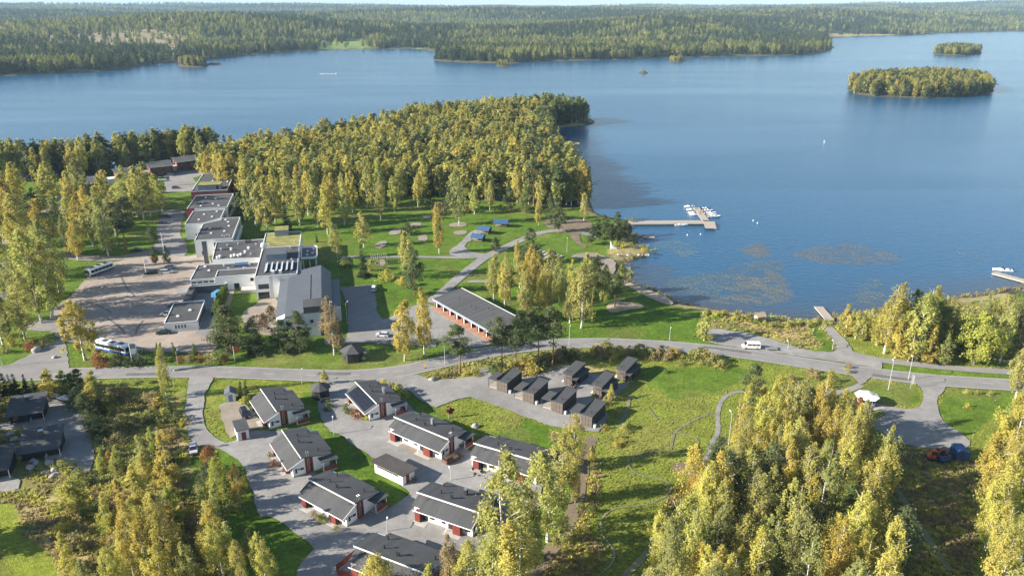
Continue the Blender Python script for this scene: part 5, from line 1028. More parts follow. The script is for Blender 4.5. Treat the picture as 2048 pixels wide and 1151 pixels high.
g = G(1648, 286, WZ); t = thing('spar_buoy', (g.x, g.y, WZ), 0, 'lone white spar buoy far out on the open lake', 'buoy'); MB().cyl((0, 0, -.3), (0, 0, 1.8), .22, .14, 8).build('spar', 'trim', t); MB().cyl((0, 0, 1.8), (0, 0, 2.1), .22, .22, 8).build('topmark', 'trim', t)
# boulders
def rock_mesh(seed):
    r = random.Random(seed); bm = bmesh.new(); bmesh.ops.create_icosphere(bm, subdivisions=2, radius=1)
    ax = [Vector((r.uniform(-1, 1), r.uniform(-1, 1), r.uniform(-.3, 1))).normalized() for _ in range(7)]; cut = [r.uniform(.6, .85) for _ in ax]
    for v in bm.verts:
        for a, c in zip(ax, cut):
            d = v.co.dot(a)
            if d > c: v.co -= a * (d - c) * .9
        v.co.z *= .7
    me = bpy.data.meshes.new('boulder'); bm.to_mesh(me); bm.free(); me.materials.append(M['stone']); return me
ROCKS = [rock_mesh(i) for i in range(5)]
def boulder(px, s, label, group='grey boulders'):
    g = G(*px); o = bpy.data.objects.new('boulder', random.choice(ROCKS)); COL.objects.link(o); o.location = (g.x, g.y, s * .25); o.scale = (s, s * random.uniform(.7, 1), s * .85); o.rotation_euler = (0, 0, random.uniform(0, 6)); tag(o, label, 'boulder', group)
boulder(zI(290, 990), 1.9, 'big pale boulder on the corner green by the car park entrance'); boulder(zI(165, 790), 1.6, 'boulder under the leaning birch at the car park corner'); boulder(zC(1095, 195), 1.2, 'lone grey boulder at the verge of the gravel yard'); boulder(zC(1515, 650), 1.1, 'lone boulder on the shaded lawn behind the courtyard house'); boulder(zI(430, 1045), 0.9, 'small stone by the corner green kerb')
for i in range(26):
    u = random.random(); p = (random.uniform(60, 560), 0); p = (p[0], 640 + p[0] * .62 + random.uniform(-60, 120)); boulder(zA(*p), random.uniform(.45, 1.15), 'rough grey boulder in the stone bank between the black cottages', 'boulders of the stone bank')
for p in ((430, 1050), (640, 970), (480, 960), (520, 1030), (300, 1000), (350, 960)): boulder(zA(*p), random.uniform(.7, 1.3), 'rough grey boulder in the stone bank between the black cottages', 'boulders of the stone bank')
for i in range(9): boulder((722 + random.uniform(-10, 16), 712 + random.uniform(-8, 8)), random.uniform(.5, 1.0), 'grey boulder in the rockery beside the brown grill hut', 'rockery boulders')
for i in range(10): boulder(zO(random.uniform(430, 740), 655 - random.uniform(0, 25)), random.uniform(.4, .9), 'stone along the waterline of the sandy spit', 'stones of the spit')

# kerbed planting islands of the car park
for q, s, l in (((1195, 398), (6.5, 2.2), 'kerbed planting bed with shrubs round the pennant poles'), ((1212, 480), (3.5, 1.2), 'small kerbed island in the car park, first from the pennant poles'), ((1160, 548), (3.5, 1.2), 'small kerbed island in the middle of the car park'), ((1105, 632), (3.5, 1.6), 'grassy kerbed island of the car park facing the service pavilion')):
    g = G(*zI(*q)); t = thing('kerb_island', (g.x, g.y, 0), math.radians(20), l, 'planter', 'kerbed islands of the car park'); w, d = s
    MB().box(-w / 2, w / 2, -d / 2, -d / 2 + .15, .05, .2).box(-w / 2, w / 2, d / 2 - .15, d / 2, .05, .2).box(-w / 2, -w / 2 + .15, -d / 2 + .15, d / 2 - .15, .05, .2).box(w / 2 - .15, w / 2, -d / 2 + .15, d / 2 - .15, .05, .2).build('kerb', 'conc', t); MB().box(-w / 2 + .15, w / 2 - .15, -d / 2 + .15, d / 2 - .15, .05, .16).build('soil', 'dirt', t)

# garden furniture, bicycle stand
def patio(px, label):
    g = G(*px); t = thing('patio_set', (g.x, g.y, .05), random.uniform(0, 3), label, 'furniture')
    MB().cyl((0, 0, .7), (0, 0, .75), .6, n=12).build('table_top', 'wood', t); MB().cyl((0, 0, 0), (0, 0, .7), .06, n=6).build('pedestal', 'dkgrey', t)
    for k in range(3):
        a = k * 2.1; c = (1.0 * math.cos(a), 1.0 * math.sin(a)); MB().box(c[0] - .24, c[0] + .24, c[1] - .24, c[1] + .24, .4, .46).build('seat', 'dkgrey', t); MB().box(c[0] * 1.24 - .24, c[0] * 1.24 + .24, c[1] * 1.24 - .05, c[1] * 1.24 + .05, .47, .95).build('backrest', 'dkgrey', t)
patio(zE(1040, 470), 'round garden table with dark chairs at the door of a courtyard house'); patio(zB(1160, 600), 'garden table and chairs on the terrace of the tan-drive house'); patio(zC(1395, 830), 'garden table and chairs on the terrace by the bronze car')
g = G(*zL(235, 215)); t = thing('bicycle_stand', (g.x, g.y, .03), .2, 'row of dark bicycle hoops at the foot of the hotel chimney', 'bicycle stand')
for i in range(7): MB().cyl((i * .6 - 2, -.5, 0), (i * .6 - 2, -.5, .8), .03, n=5).cyl((i * .6 - 2, .5, 0), (i * .6 - 2, .5, .8), .03, n=5).cyl((i * .6 - 2, -.5, .8), (i * .6 - 2, .5, .8), .03, n=5).build('hoop', 'dkgrey', t)
for q, l in ((zB(1330, 420), 'dark waste bins beside the black garden hut'), (zL(330, 530), 'waste bins in the shaded hotel yard')):
    g = G(*q); t = thing('waste_bins', (g.x, g.y, .03), .4, l, 'bins')
    for i in range(3): MB().box(i * .8, i * .8 + .6, 0, .7, .08, 1.0).build('bin', 'dkgrey', t); MB().box(i * .8 - .03, i * .8 + .63, -.05, .73, 1.0, 1.08).build('lid', 'frame', t)

# ------------------------------------------------------------------ trees
def leaf_mat(name, inst):
    m = bpy.data.materials.new(name); m.use_nodes = True; nt = m.node_tree; nt.nodes.clear()
    out = nd(nt, 'ShaderNodeOutputMaterial')
    if inst: tint = nd(nt, 'ShaderNodeAttribute', attribute_name='tint', attribute_type='INSTANCER').outputs['Color']
    else: tint = nd(nt, 'ShaderNodeObjectInfo').outputs['Color']
    v = nd(nt, 'ShaderNodeAttribute', attribute_name='leafv')
    r = nd(nt, 'ShaderNodeValToRGB'); r.color_ramp.elements[0].color = (.8, .84, .78, 1); r.color_ramp.elements[1].color = (1.2, 1.14, .95, 1); nt.links.new(v.outputs['Fac'], r.inputs[0])
    mu = nd(nt, 'ShaderNodeMix', data_type='RGBA', blend_type='MULTIPLY'); mu.inputs[0].default_value = 1; nt.links.new(tint, mu.inputs[6]); nt.links.new(r.outputs[0], mu.inputs[7])
    d = nd(nt, 'ShaderNodeBsdfDiffuse'); tr = nd(nt, 'ShaderNodeBsdfTranslucent'); mx = nd(nt, 'ShaderNodeMixShader'); mx.inputs[0].default_value = .44
    nt.links.new(mu.outputs[2], d.inputs[0]); nt.links.new(mu.outputs[2], tr.inputs[0]); nt.links.new(d.outputs[0], mx.inputs[1]); nt.links.new(tr.outputs[0], mx.inputs[2]); nt.links.new(mx.outputs[0], out.inputs[0])
    return m
M['leaf'] = leaf_mat('leaves', False); M['leaf_i'] = leaf_mat('far_leaves', True)
M['birchbark'] = mat('birch_bark', (.5, .48, .44), .8, 0, 1.5, col2=None); 
nt = M['birchbark'].node_tree
def bark(m, c0, c1, sc):
    nt = m.node_tree; p = nt.nodes['Principled BSDF']; co = nd(nt, 'ShaderNodeTexCoord').outputs['Object']; mp = nd(nt, 'ShaderNodeMapping'); mp.inputs['Scale'].default_value = sc; nt.links.new(co, mp.inputs[0])
    n = nd(nt, 'ShaderNodeTexNoise'); n.inputs['Scale'].default_value = 1; n.inputs['Detail'].default_value = 3; nt.links.new(mp.outputs[0], n.inputs[0]); r = nd(nt, 'ShaderNodeValToRGB'); r.color_ramp.elements[0].position = .38; r.color_ramp.elements[1].position = .48; r.color_ramp.elements[0].color = (*c0, 1); r.color_ramp.elements[1].color = (*c1, 1)
    nt.links.new(n.outputs[0], r.inputs[0]); nt.links.new(r.outputs[0], p.inputs['Base Color'])
bark(M['birchbark'], (.06, .055, .05), (.56, .54, .49), (1, 1, 4))
M['pinebark'] = mat('pine_bark', (.2, .11, .06), .9, 0); bark(M['pinebark'], (.1, .06, .04), (.26, .14, .075), (3, 3, 1))
M['greybark'] = mat('grey_bark', (.12, .1, .085), .9, .2, 2)
def envelope(kind, t):
    """crown radius (0..1) at relative crown height t"""
    if kind == 'birch': return np.clip((1 - np.abs(2 * np.clip(t, 0, 1) ** .8 - 1) ** 2.6) ** .62 * (1.05 - .3 * t), .08, 1)
    if kind == 'young': return np.clip((1 - t) ** .65 * np.clip(t * 5 + .35, 0, 1), .05, 1)
    if kind == 'spruce': return np.clip((1 - t) ** .9 + .03, .03, 1)
    if kind == 'pine': return np.clip(np.sin(np.pi * np.clip(t * .86 + .12, 0, 1)) ** .6, .2, 1)
    if kind == 'bushy': return np.clip(np.sin(np.pi * np.clip(t ** .8 * .88 + .1, 0, 1)) ** .6 * (1.05 - .4 * t), .12, 1)
    if kind == 'round': return np.clip(np.sin(np.pi * np.clip(t * .9 + .08, 0, 1)) ** .55, .1, 1)
    return np.clip(np.sqrt(np.clip(1 - (t * .95) ** 2, 0, 1)), .2, 1)      # shrub
SPEC = {'birch': (20, 3.1, .14, 90), 'young': (12, 1.9, .1, 46), 'spruce': (16, 2.7, .05, 80), 'pine': (18, 2.9, .42, 30), 'bushy': (16, 3.1, .1, 46), 'round': (14, 4.6, .12, 60), 'shrub': (3, 1.9, .02, 16)}   # height, crown radius, crown base, clumps
def leaf_quads(kind, seed, n, ls):
    r = np.random.default_rng(seed); H_, R, b, nc = SPEC[kind]; nc = int(min(nc, max(8, n // 6)))
    t = r.random(nc) ** (1.25 if kind in ('spruce', 'young') else .95)
    if kind == 'spruce': t = (np.floor(t * 13) + r.uniform(-.15, .15, nc)) / 13; t = np.clip(t, 0, 1)
    a = r.random(nc) * 2 * np.pi + t * 7; lob = 1 + .28 * np.sin(a * 2 + seed) + .22 * np.sin(a * 3 + t * 9 + seed * 2) + .35 * (r.random(nc) < .14)
    rad = R * envelope(kind, t) * lob * (.35 + .65 * np.sqrt(r.random(nc))) * .88
    cz = H_ * (b + (1 - b) * t * .97)
    if kind == 'spruce': cz = cz - rad * .28
    cen = np.stack([rad * np.cos(a), rad * np.sin(a), cz], 1)
    top = np.stack([np.zeros(max(3, nc // 12))] * 2 + [H_ * np.linspace(.9, .985, max(3, nc // 12))], 1); cen = np.concatenate([cen, top]); tt = np.concatenate([t, np.linspace(.9, .99, len(top))])
    w = envelope(kind, tt) ** 1.2 + .12; w /= w.sum(); k = r.choice(len(cen), n, p=w)
    cs = {'birch': .66, 'young': .46, 'spruce': .62, 'pine': 1.0, 'bushy': 1.0, 'round': 1.05, 'shrub': .6}[kind] * (.45 + .75 * np.minimum(1, envelope(kind, tt[k]) * 1.1))
    off = r.normal(size=(n, 3)) * .55; off *= cs[:, None] * r.uniform(.55, 1.4, len(cen))[k][:, None]
    if kind == 'birch': off[:, 2] *= 1.7; off[:, :2] *= .85
    if kind == 'young': off[:, 2] *= 1.5
    if kind in ('pine', 'bushy'): off[:, 2] *= .62; off[:, :2] *= 1.1
    if kind == 'spruce':
        d = cen[k][:, :2]; l = np.linalg.norm(d, axis=1, keepdims=True) + 1e-6; off[:, 2] *= .42; off[:, :2] += d / l * r.uniform(-1.0, .35, (n, 1)) * .9; off[:, 2] -= .1 * r.random(n)
    p = cen[k] + off; ln_ = r.normal(0, .035, 2); p[:, 0] += ln_[0] * p[:, 2] * (p[:, 2] / H_); p[:, 1] += ln_[1] * p[:, 2] * (p[:, 2] / H_); p[:, 2] = np.clip(p[:, 2], .1, H_ * 1.0)
    ax = np.zeros((n, 3)); ax[:, 2] = H_ * (b + (1 - b) * .42); N = (p - ax) * np.array([[1, 1, .45]]); N /= np.linalg.norm(N, axis=1, keepdims=True) + 1e-6
    N[:, 2] += .35; N = N + r.normal(size=(n, 3)) * .62; N /= np.linalg.norm(N, axis=1, keepdims=True)
    A = r.normal(size=(n, 3))
    if kind in ('birch', 'young'): A[:, 2] *= 2.0
    A -= N * (A * N).sum(1, keepdims=True); A /= np.linalg.norm(A, axis=1, keepdims=True) + 1e-9; B = np.cross(N, A)
    s = ls * r.uniform(.6, 1.35, (n, 1)); asp = {'spruce': .5, 'pine': .6, 'bushy': .6}.get(kind, .7)
    q = np.stack([p - A * s * .5 - B * s * .5 * asp, p - A * s * .5 + B * s * .5 * asp, p + A * s * .5], 1)
    cv = r.random(len(cen)); lv = np.clip(cv[k] * .75 + r.random(n) * .25, 0, 1)
    return q.reshape(-1, 3), np.repeat(lv, 3)
def trunk_mb(kind, seed, thin=1.0):
    r = random.Random(seed); H_, R, b, nc = SPEC[kind]; m = MB(); r0 = H_ * {'birch': .0105, 'young': .008, 'spruce': .011, 'pine': .0115, 'bushy': .0115, 'round': .016, 'shrub': .012}[kind] * thin
    px, py = 0, 0; rings = []; ns = 6
    for i in range(7):
        t = i / 6; px += r.uniform(-1, 1) * H_ * .006; py += r.uniform(-1, 1) * H_ * .006; rr = r0 * (1.5 if i == 0 else 1) * (1 - t * .88) + .012
        rings.append([(px + rr * math.cos(2 * math.pi * j / ns), py + rr * math.sin(2 * math.pi * j / ns), H_ * (t * .95 if i else -.012)) for j in range(ns)])
    m.rings(rings)
    for i in range({'birch': 14, 'young': 5, 'spruce': 4, 'pine': 10, 'bushy': 8, 'round': 9, 'shrub': 5}[kind]):
        t = max(.04, b) + (.92 - b) * (i + r.random()) / ({'birch': 15}.get(kind, 10)); a = r.random() * 6.28; l = R * float(envelope(kind, np.array(min(.95, (t - b) / (1 - b + 1e-6) if t > b else .1)))) * .85
        up = {'birch': .9, 'young': 1.1, 'pine': .25, 'bushy': .25, 'spruce': -.15}.get(kind, .8); p = Vector((0, 0, H_ * t)); e = p + Vector((l * math.cos(a), l * math.sin(a), l * up)); m.cyl(p, e, r0 * .42 * (1.1 - t), r0 * .12, 4)
    return m
BARK = {'birch': 'birchbark', 'young': 'birchbark', 'spruce': 'greybark', 'pine': 'pinebark', 'bushy': 'pinebark', 'round': 'greybark', 'shrub': 'greybark'}
LOD = {-1: {'birch': (7000, .34), 'young': (4200, .28), 'spruce': (6000, .42), 'pine': (5200, .4), 'bushy': (7000, .4), 'round': (9000, .38), 'shrub': (1000, .28)},
       0: {'birch': (4800, .45), 'young': (2600, .36), 'spruce': (4000, .52), 'pine': (3400, .5), 'bushy': (4400, .5), 'round': (5000, .5), 'shrub': (600, .36)},
       1: {'birch': (1700, .76), 'young': (1000, .56), 'spruce': (1500, .85), 'pine': (1300, .8), 'bushy': (1700, .8), 'round': (1700, .85), 'shrub': (260, .55)}}
LIB = {}
def tree_lib(kind, lod, var):
    key = (kind, lod, var)
    if key not in LIB:
        n, ls = LOD[lod][kind]; v, lv = leaf_quads(kind, 100 + var * 13 + lod, n, ls)
        me = raw_mesh(kind + '_crown', v, np.arange(len(v)).reshape(-1, 3), ['leaf']); at = me.attributes.new('leafv', 'FLOAT', 'POINT'); at.data.foreach_set('value', lv.astype(np.float32))
        LIB[key] = (trunk_mb(kind, 50 + var).mesh(kind + '_trunk', BARK[kind]), me)
    return LIB[key]
NV = {'birch': 9, 'young': 7, 'spruce': 4, 'pine': 4, 'bushy': 4, 'round': 3, 'shrub': 4}
TN = {'gold': (0.47, 0.4, 0.115), 'yel': (0.46, 0.43, 0.13), 'yg': (0.395, 0.395, 0.14), 'olive': (0.305, 0.315, 0.13), 'green': (0.165, 0.21, 0.075), 'pine': (0.14, 0.172, 0.088), 'spruce': (0.078, 0.104, 0.055), 'orange': (0.46, 0.31, 0.09), 'red': (0.32, 0.15, 0.075), 'brown': (0.34, 0.28, 0.16), 'lime': (0.37, 0.41, 0.1), 'twig': (0.14, 0.11, 0.08)}
TW = {'gold': 'golden', 'yel': 'yellow', 'yg': 'yellow-green', 'olive': 'olive-green', 'green': 'green', 'pine': 'grey-green', 'spruce': 'dark green', 'orange': 'orange', 'red': 'reddish', 'brown': 'brownish', 'lime': 'bright lime', 'twig': 'bare grey-brown'}
KW = {'birch': ('birch_tree', 'birch', 'tree'), 'young': ('young_birch', 'young birch', 'tree'), 'spruce': ('spruce_tree', 'spruce', 'tree'), 'pine': ('pine_tree', 'pine', 'tree'), 'bushy': ('pine_tree', 'bushy pine', 'tree'), 'round': ('broadleaf_tree', 'broadleaf tree', 'tree'), 'shrub': ('shrub', 'shrub', 'shrub')}
NTREE = [0]
def tree(x, y, h, kind, tint, area, ws=1.0, z=0.0, label=None):
    NTREE[0] += 1; lod = -1 if y < 150 else (0 if y < 300 else 1); var = random.randrange(NV[kind]); tm, cm = tree_lib(kind, lod, var)
    nm, kw, cat = KW[kind]; e = bpy.data.objects.new(nm, None); COL.objects.link(e); e.location = (x, y, z); s = h / SPEC[kind][0]; sx = s * ws * random.uniform(.9, 1.1)
    e.scale = (sx, sx, s); e.rotation_euler = (random.uniform(-.02, .02), random.uniform(-.02, .02), random.uniform(0, 6.28)); e.empty_display_size = .3
    big = 'tall ' if h > 21 and cat == 'tree' else ('small ' if h < 7 and cat == 'tree' else '')
    tag(e, label or ('%s%s %s %s' % (big, TW[tint], kw, area)), cat, '%s trees and bushes %s' % (kw, area) if not label else None)
    a = bpy.data.objects.new('trunk' if kind != 'shrub' else 'stem', tm); COL.objects.link(a); a.parent = e
    c = bpy.data.objects.new('crown' if kind != 'shrub' else 'foliage', cm); COL.objects.link(c); c.parent = e
    b = TN[tint]; j = random.uniform(.88, 1.12); g_ = random.uniform(.94, 1.06); c.color = (b[0] * j, b[1] * j * g_, b[2] * j, 1)
    return e
TREES = []
def T(px, top, kind, tint, area, ws=1.0, label=None):
    g = G(*px); TREES.append((g.x, g.y)); tree(g.x, g.y, max(1.2, HT(px, top)), kind, tint, area, ws, 0, label)
f_ = 'bushy'
b_, y_, s_, p_, r_, h_ = 'birch', 'young', 'spruce', 'pine', 'round', 'shrub'
A1 = 'on the grass beside the hotel car park'
for q in ((169, 719, 597, b_, 'gold', 1.15), (84, 645, 456, b_, 'yg', 1), (50, 676, 545, b_, 'yg', 1), (8, 690, 560, b_, 'olive', 1), (104, 632, 480, b_, 'yel', 1.1), (70, 618, 470, b_, 'yg', 1.1), (40, 640, 505, b_, 'olive', 1), (22, 600, 470, b_, 'yg', 1), (120, 585, 440, b_, 'olive', 1.1), (60, 560, 420, b_, 'yel', 1)): T(q[:2], q[2], q[3], q[4], A1, q[5] * 1.2)
A2 = 'in the rows between the car park and the pond meadow'
for q in ((156, 519, 440, b_, 'gold'), (138, 499, 430, b_, 'olive'), (187, 493, 405, b_, 'yg'), (217, 512, 395, b_, 'olive'), (254, 502, 396, p_, 'spruce'), (287, 438, 332, b_, 'yg'), (302, 433, 344, b_, 'yel'), (274, 433, 340, b_, 'gold'), (325, 423, 346, b_, 'yg'), (312, 509, 453, p_, 'pine'), (43, 430, 324, b_, 'gold'), (3, 497, 366, b_, 'yel'), (60, 515, 385, b_, 'yg'), (96, 515, 395, b_, 'gold'), (122, 487, 395, b_, 'olive'), (30, 470, 360, b_, 'gold'), (232, 470, 380, b_, 'yg'), (200, 462, 372, b_, 'yg'), (160, 470, 390, b_, 'gold'), (252, 448, 345, b_, 'yg'), (80, 470, 385, p_, 'spruce'), (240, 490, 405, p_, 'spruce'), (20, 440, 340, b_, 'yel'), (215, 440, 352, b_, 'yel'), (140, 455, 388, b_, 'yg'), (180, 445, 370, b_, 'gold'), (70, 415, 375, p_, 'spruce'), (110, 410, 380, p_, 'green'), (-20, 440, 350, b_, 'gold'), (-30, 520, 390, b_, 'yg'), (90, 545, 450, b_, 'yg')): T(q[:2], q[2], q[3], q[4], A2, 1.2)
rl_ = random.Random(8)
for i in range(22):
    x = rl_.uniform(-40, 330); yb = rl_.uniform(392, 455)
    if 318 < x < 380 or (300 < x and yb > 440): continue
    g = G(x, yb)
    if all((g.x - a) ** 2 + (g.y - b) ** 2 > 45 for a, b in TREES): TREES.append((g.x, g.y)); tree(g.x, g.y, rl_.uniform(17, 23), rl_.choice([b_, b_, b_, f_]), rl_.choice(['yg', 'yel', 'yg', 'olive']), 'in the loose wood between the hotel lane and the pond', rl_.uniform(1.05, 1.3))
A3 = 'on the park lawn between the hotel and the marina'
for q in ((535, 463, 350, b_, 'yg', 1.1), (512, 452, 345, b_, 'olive', 1.1), (552, 445, 335, b_, 'yel', 1), (574, 461, 402, s_, 'pine', 1.3), (480, 438, 384, f_, 'pine', 1.3), (492, 425, 378, f_, 'green', 1.2), (636, 453, 350, b_, 'yg', .9), (675, 518, 446, b_, 'yg', 1), (634, 484, 466, s_, 'spruce', 1.2), (728, 494, 424, b_, 'yg', 1.3), (727, 553, 488, s_, 'spruce', 1.25), (761, 438, 352, b_, 'yg', .9), (789, 422, 350, b_, 'yg', .8), (836, 413, 345, b_, 'yel', .8), (878, 507, 405, b_, 'gold', .8), (919, 449, 338, b_, 'olive', 1), (949, 428, 368, b_, 'yg', 1), (817, 556, 461, b_, 'yg', 1.2), (829, 588, 498, f_, 'pine', 1.1), (991, 503, 473, f_, 'pine', 1.5), (1063, 528, 454, f_, 'pine', 1.4), (1033, 532, 479, b_, 'gold', .9), (1077, 450, 393, b_, 'gold', .8), (1117, 464, 395, f_, 'pine', 1), (660, 440, 350, b_, 'gold', 1), (690, 450, 345, b_, 'yg', 1), (705, 425, 340, b_, 'gold', 1), (600, 450, 352, b_, 'yg', 1), (617, 430, 340, b_, 'gold', 1), (655, 468, 375, b_, 'yel', 1), (575, 420, 330, b_, 'yg', 1.1), (1100, 440, 385, f_, 'pine', 1), (1050, 425, 365, f_, 'green', 1), (1020, 420, 368, f_, 'pine', 1), (980, 420, 360, b_, 'yg', 1), (905, 420, 362, f_, 'spruce', 1.2)): T(q[:2], q[2], q[3], q[4], A3, q[5])
for q in ((776, 560, 538, 'yel'), (808, 572, 554, 'gold'), (818, 468, 448, 'spruce'), (743, 540, 520, 'olive'), (690, 535, 515, 'green'), (880, 425, 405, 'brown'), (930, 425, 408, 'brown'), (1000, 425, 410, 'green'), (860, 412, 395, 'spruce')): T(q[:2], q[2], h_, q[3], A3, 1.2)
A4 = 'in the grove between the garages and the shore'
for q in ((988, 601, 507, b_, 'yg', 1.1), (1010, 612, 509, b_, 'yel', 1), (1020, 600, 535, p_, 'pine', 1.2), (1050, 642, 535, b_, 'yg', 1), (1074, 599, 499, b_, 'gold', 1), (1088, 638, 527, b_, 'yel', 1.1), (1129, 632, 540, b_, 'yg', 1.2), (1146, 610, 518, b_, 'yel', 1), (1162, 655, 522, b_, 'yg', 1.15), (1169, 640, 530, b_, 'olive', 1), (1185, 612, 515, p_, 'pine', 1.2), (1206, 610, 528, b_, 'yg', 1), (1240, 600, 528, b_, 'yg', 1), (1230, 615, 545, p_, 'pine', 1.2), (1058, 585, 490, b_, 'gold', 1), (1100, 590, 500, b_, 'yg', 1), (1118, 605, 512, b_, 'olive', 1.1), (1080, 570, 505, p_, 'pine', 1.2), (1040, 575, 500, b_, 'yg', 1), (1108, 560, 500, p_, 'pine', 1), (1175, 590, 505, b_, 'yel', 1), (1210, 585, 540, p_, 'spruce', 1), (1195, 585, 505, b_, 'gold', .9), (1140, 645, 560, b_, 'olive', 1.1)): T(q[:2], q[2], q[3], q[4], A4, q[5])
A5 = 'on the wooded point at the root of the pier'
for q in ((1182, 489, 448, f_, 'pine', 1.3), (1208, 470, 428, f_, 'pine', 1.3), (1230, 472, 423, f_, 'pine', 1.3), (1168, 441, 384, b_, 'yg', 1.2), (1248, 478, 440, f_, 'spruce', 1.2), (1240, 482, 450, f_, 'spruce', 1.3), (1220, 480, 446, f_, 'spruce', 1.3), (1258, 470, 446, f_, 'pine', 1.2), (1195, 478, 440, f_, 'spruce', 1.2)): T(q[:2], q[2], q[3], q[4], A5, q[5])
for q in ((1232, 492, 482, 'yg'), (1248, 494, 484, 'yel'), (1262, 492, 484, 'yg'), (1285, 503, 494, 'gold'), (1293, 505, 497, 'yg'), (1265, 441, 433, 'olive'), (1252, 440, 435, 'olive'), (1240, 530, 520, 'green')): T(q[:2], q[2], h_, q[3], A5, 1.2)
A6 = 'beside the main road opposite the cabins'
for q in ((919, 745, 646, p_, 'pine', 1.35), (1004, 736, 633, p_, 'pine', 1.1), (1032, 742, 621, p_, 'spruce', 1.1), (1076, 735, 617, p_, 'pine', 1.1), (1105, 733, 613, p_, 'pine', 1.1), (810, 720, 597, b_, 'gold', 1.1), (850, 706, 578, b_, 'gold', .95), (669, 708, 594, b_, 'brown', 1.1), (650, 768, 737, y_, 'yel', 1.5)): T(q[:2], q[2], q[3], q[4], A6, q[5])
A7 = 'in front of the hotel along the main road'
for q in ((462, 704, 611, f_, 'pine', 1.7), (448, 690, 622, f_, 'pine', 1.5), (517, 708, 632, s_, 'spruce', 1.3), (505, 700, 640, f_, 'pine', 1.3), (567, 702, 638, f_, 'pine', 1.5), (601, 704, 623, f_, 'pine', 1.4), (585, 700, 640, f_, 'spruce', 1.3), (548, 690, 655, y_, 'yg', 1.6), (350, 710, 684, s_, 'green', 1.5), (389, 707, 685, s_, 'green', 1.6), (314, 702, 684, s_, 'green', 1.5), (311, 528, 490, y_, 'spruce', 1.4), (335, 527, 490, y_, 'spruce', 1.4), (333, 796, 684, b_, 'yg', .75), (326, 742, 690, b_, 'brown', .8)): T(q[:2], q[2], q[3], q[4], A7, q[5])
for q in ((203, 725, 700, 'red', 1.2), (239, 730, 711, 'spruce', 1.2), (262, 730, 713, 'spruce', 1.2), (289, 725, 698, 'spruce', 1.2), (432, 725, 704, 'olive', 1.1), (530, 660, 628, 'twig', .7), (545, 640, 612, 'twig', .8), (510, 650, 630, 'twig', .9), (400, 720, 708, 'red', 1.3), (380, 722, 710, 'brown', 1.3), (360, 722, 711, 'red', 1.3), (450, 722, 711, 'red', 1.3), (418, 722, 708, 'brown', 1.3), (30, 690, 668, 'gold', 1.2), (60, 700, 684, 'red', 1.2), (10, 705, 690, 'olive', 1.2), (90, 690, 676, 'brown', 1.2)): T(q[:2], q[2], h_, q[3], A7, q[4])
A8 = 'in the thicket left of the side street'
for q in ((162, 816, 772, f_, 'pine', 1.5), (174, 833, 786, f_, 'pine', 1.5), (201, 826, 772, s_, 'spruce', 1.2), (187, 860, 815, f_, 'pine', 1.6), (203, 872, 836, f_, 'pine', 1.6), (221, 804, 778, y_, 'yel', 1.6), (100, 795, 738, y_, 'gold', 1.8), (128, 790, 737, y_, 'yg', 1.9), (150, 792, 745, f_, 'pine', 1.5), (186, 800, 740, y_, 'yel', 1.7), (160, 795, 738, f_, 'spruce', 1.4), (303, 815, 799, s_, 'green', 1.6), (338, 826, 796, s_, 'green', 1.7), (12, 788, 744, s_, 'spruce', 1.1), (25, 786, 748, s_, 'spruce', 1.1), (37, 790, 745, s_, 'spruce', 1.1), (55, 786, 746, s_, 'spruce', 1.1), (-5, 790, 740, s_, 'spruce', 1.1), (72, 792, 755, s_, 'spruce', 1.1), (0, 830, 780, y_, 'yg', 1.8), (156, 1021, 936, y_, 'yel', 1.5), (207, 944, 906, y_, 'lime', 1.8), (238, 944, 890, y_, 'yg', 1.5), (222, 940, 898, y_, 'orange', 1.3), (310, 908, 852, y_, 'lime', 1.2), (316, 928, 888, s_, 'spruce', 1.3), (293, 973, 905, y_, 'yel', 1.3), (320, 976, 925, y_, 'gold', 1.4), (344, 993, 950, y_, 'yel', 1.1), (271, 1039, 1001, y_, 'yel', 1.4), (339, 1132, 985, b_, 'yel', .95), (312, 1090, 990, b_, 'yg', .95), (268, 1150, 1005, b_, 'gold', .8), (290, 1120, 1015, y_, 'yel', 1.4), (215, 1066, 1008, y_, 'lime', 1.5), (170, 1040, 1008, y_, 'green', 1.5), (232, 1136, 1095, y_, 'lime', 1.7), (255, 1140, 1060, y_, 'yg', 1.5), (300, 1050, 985, y_, 'yg', 1.2), (425, 946, 890, r_, 'red', .7), (439, 1022, 908, b_, 'lime', .95), (412, 1010, 968, r_, 'green', .8), (481, 1015, 922, b_, 'gold', .8), (430, 1136, 1010, b_, 'gold', .95), (448, 1160, 1035, b_, 'yel', .9), (483, 1180, 1080, b_, 'yel', 1), (533, 1178, 1064, b_, 'yel', .9), (418, 985, 925, f_, 'pine', 1.3), (455, 975, 930, y_, 'green', 1.3), (340, 1075, 1000, y_, 'gold', 1.5), (362, 1100, 1045, y_, 'yg', 1.2), (240, 1190, 1090, b_, 'yel', .9), (330, 1200, 1090, b_, 'gold', 1), (390, 1190, 1085, b_, 'yg', .9), (170, 1180, 1120, y_, 'olive', 1.5), (290, 940, 895, f_, 'pine', 1.2), (465, 985, 940, s_, 'green', 1.3), (440, 1075, 1030, y_, 'green', 1.6), (500, 1120, 1060, y_, 'yg', 1.2)): T(q[:2], q[2], q[3], q[4], A8, q[5] * 1.15)
rt = random.Random(31)
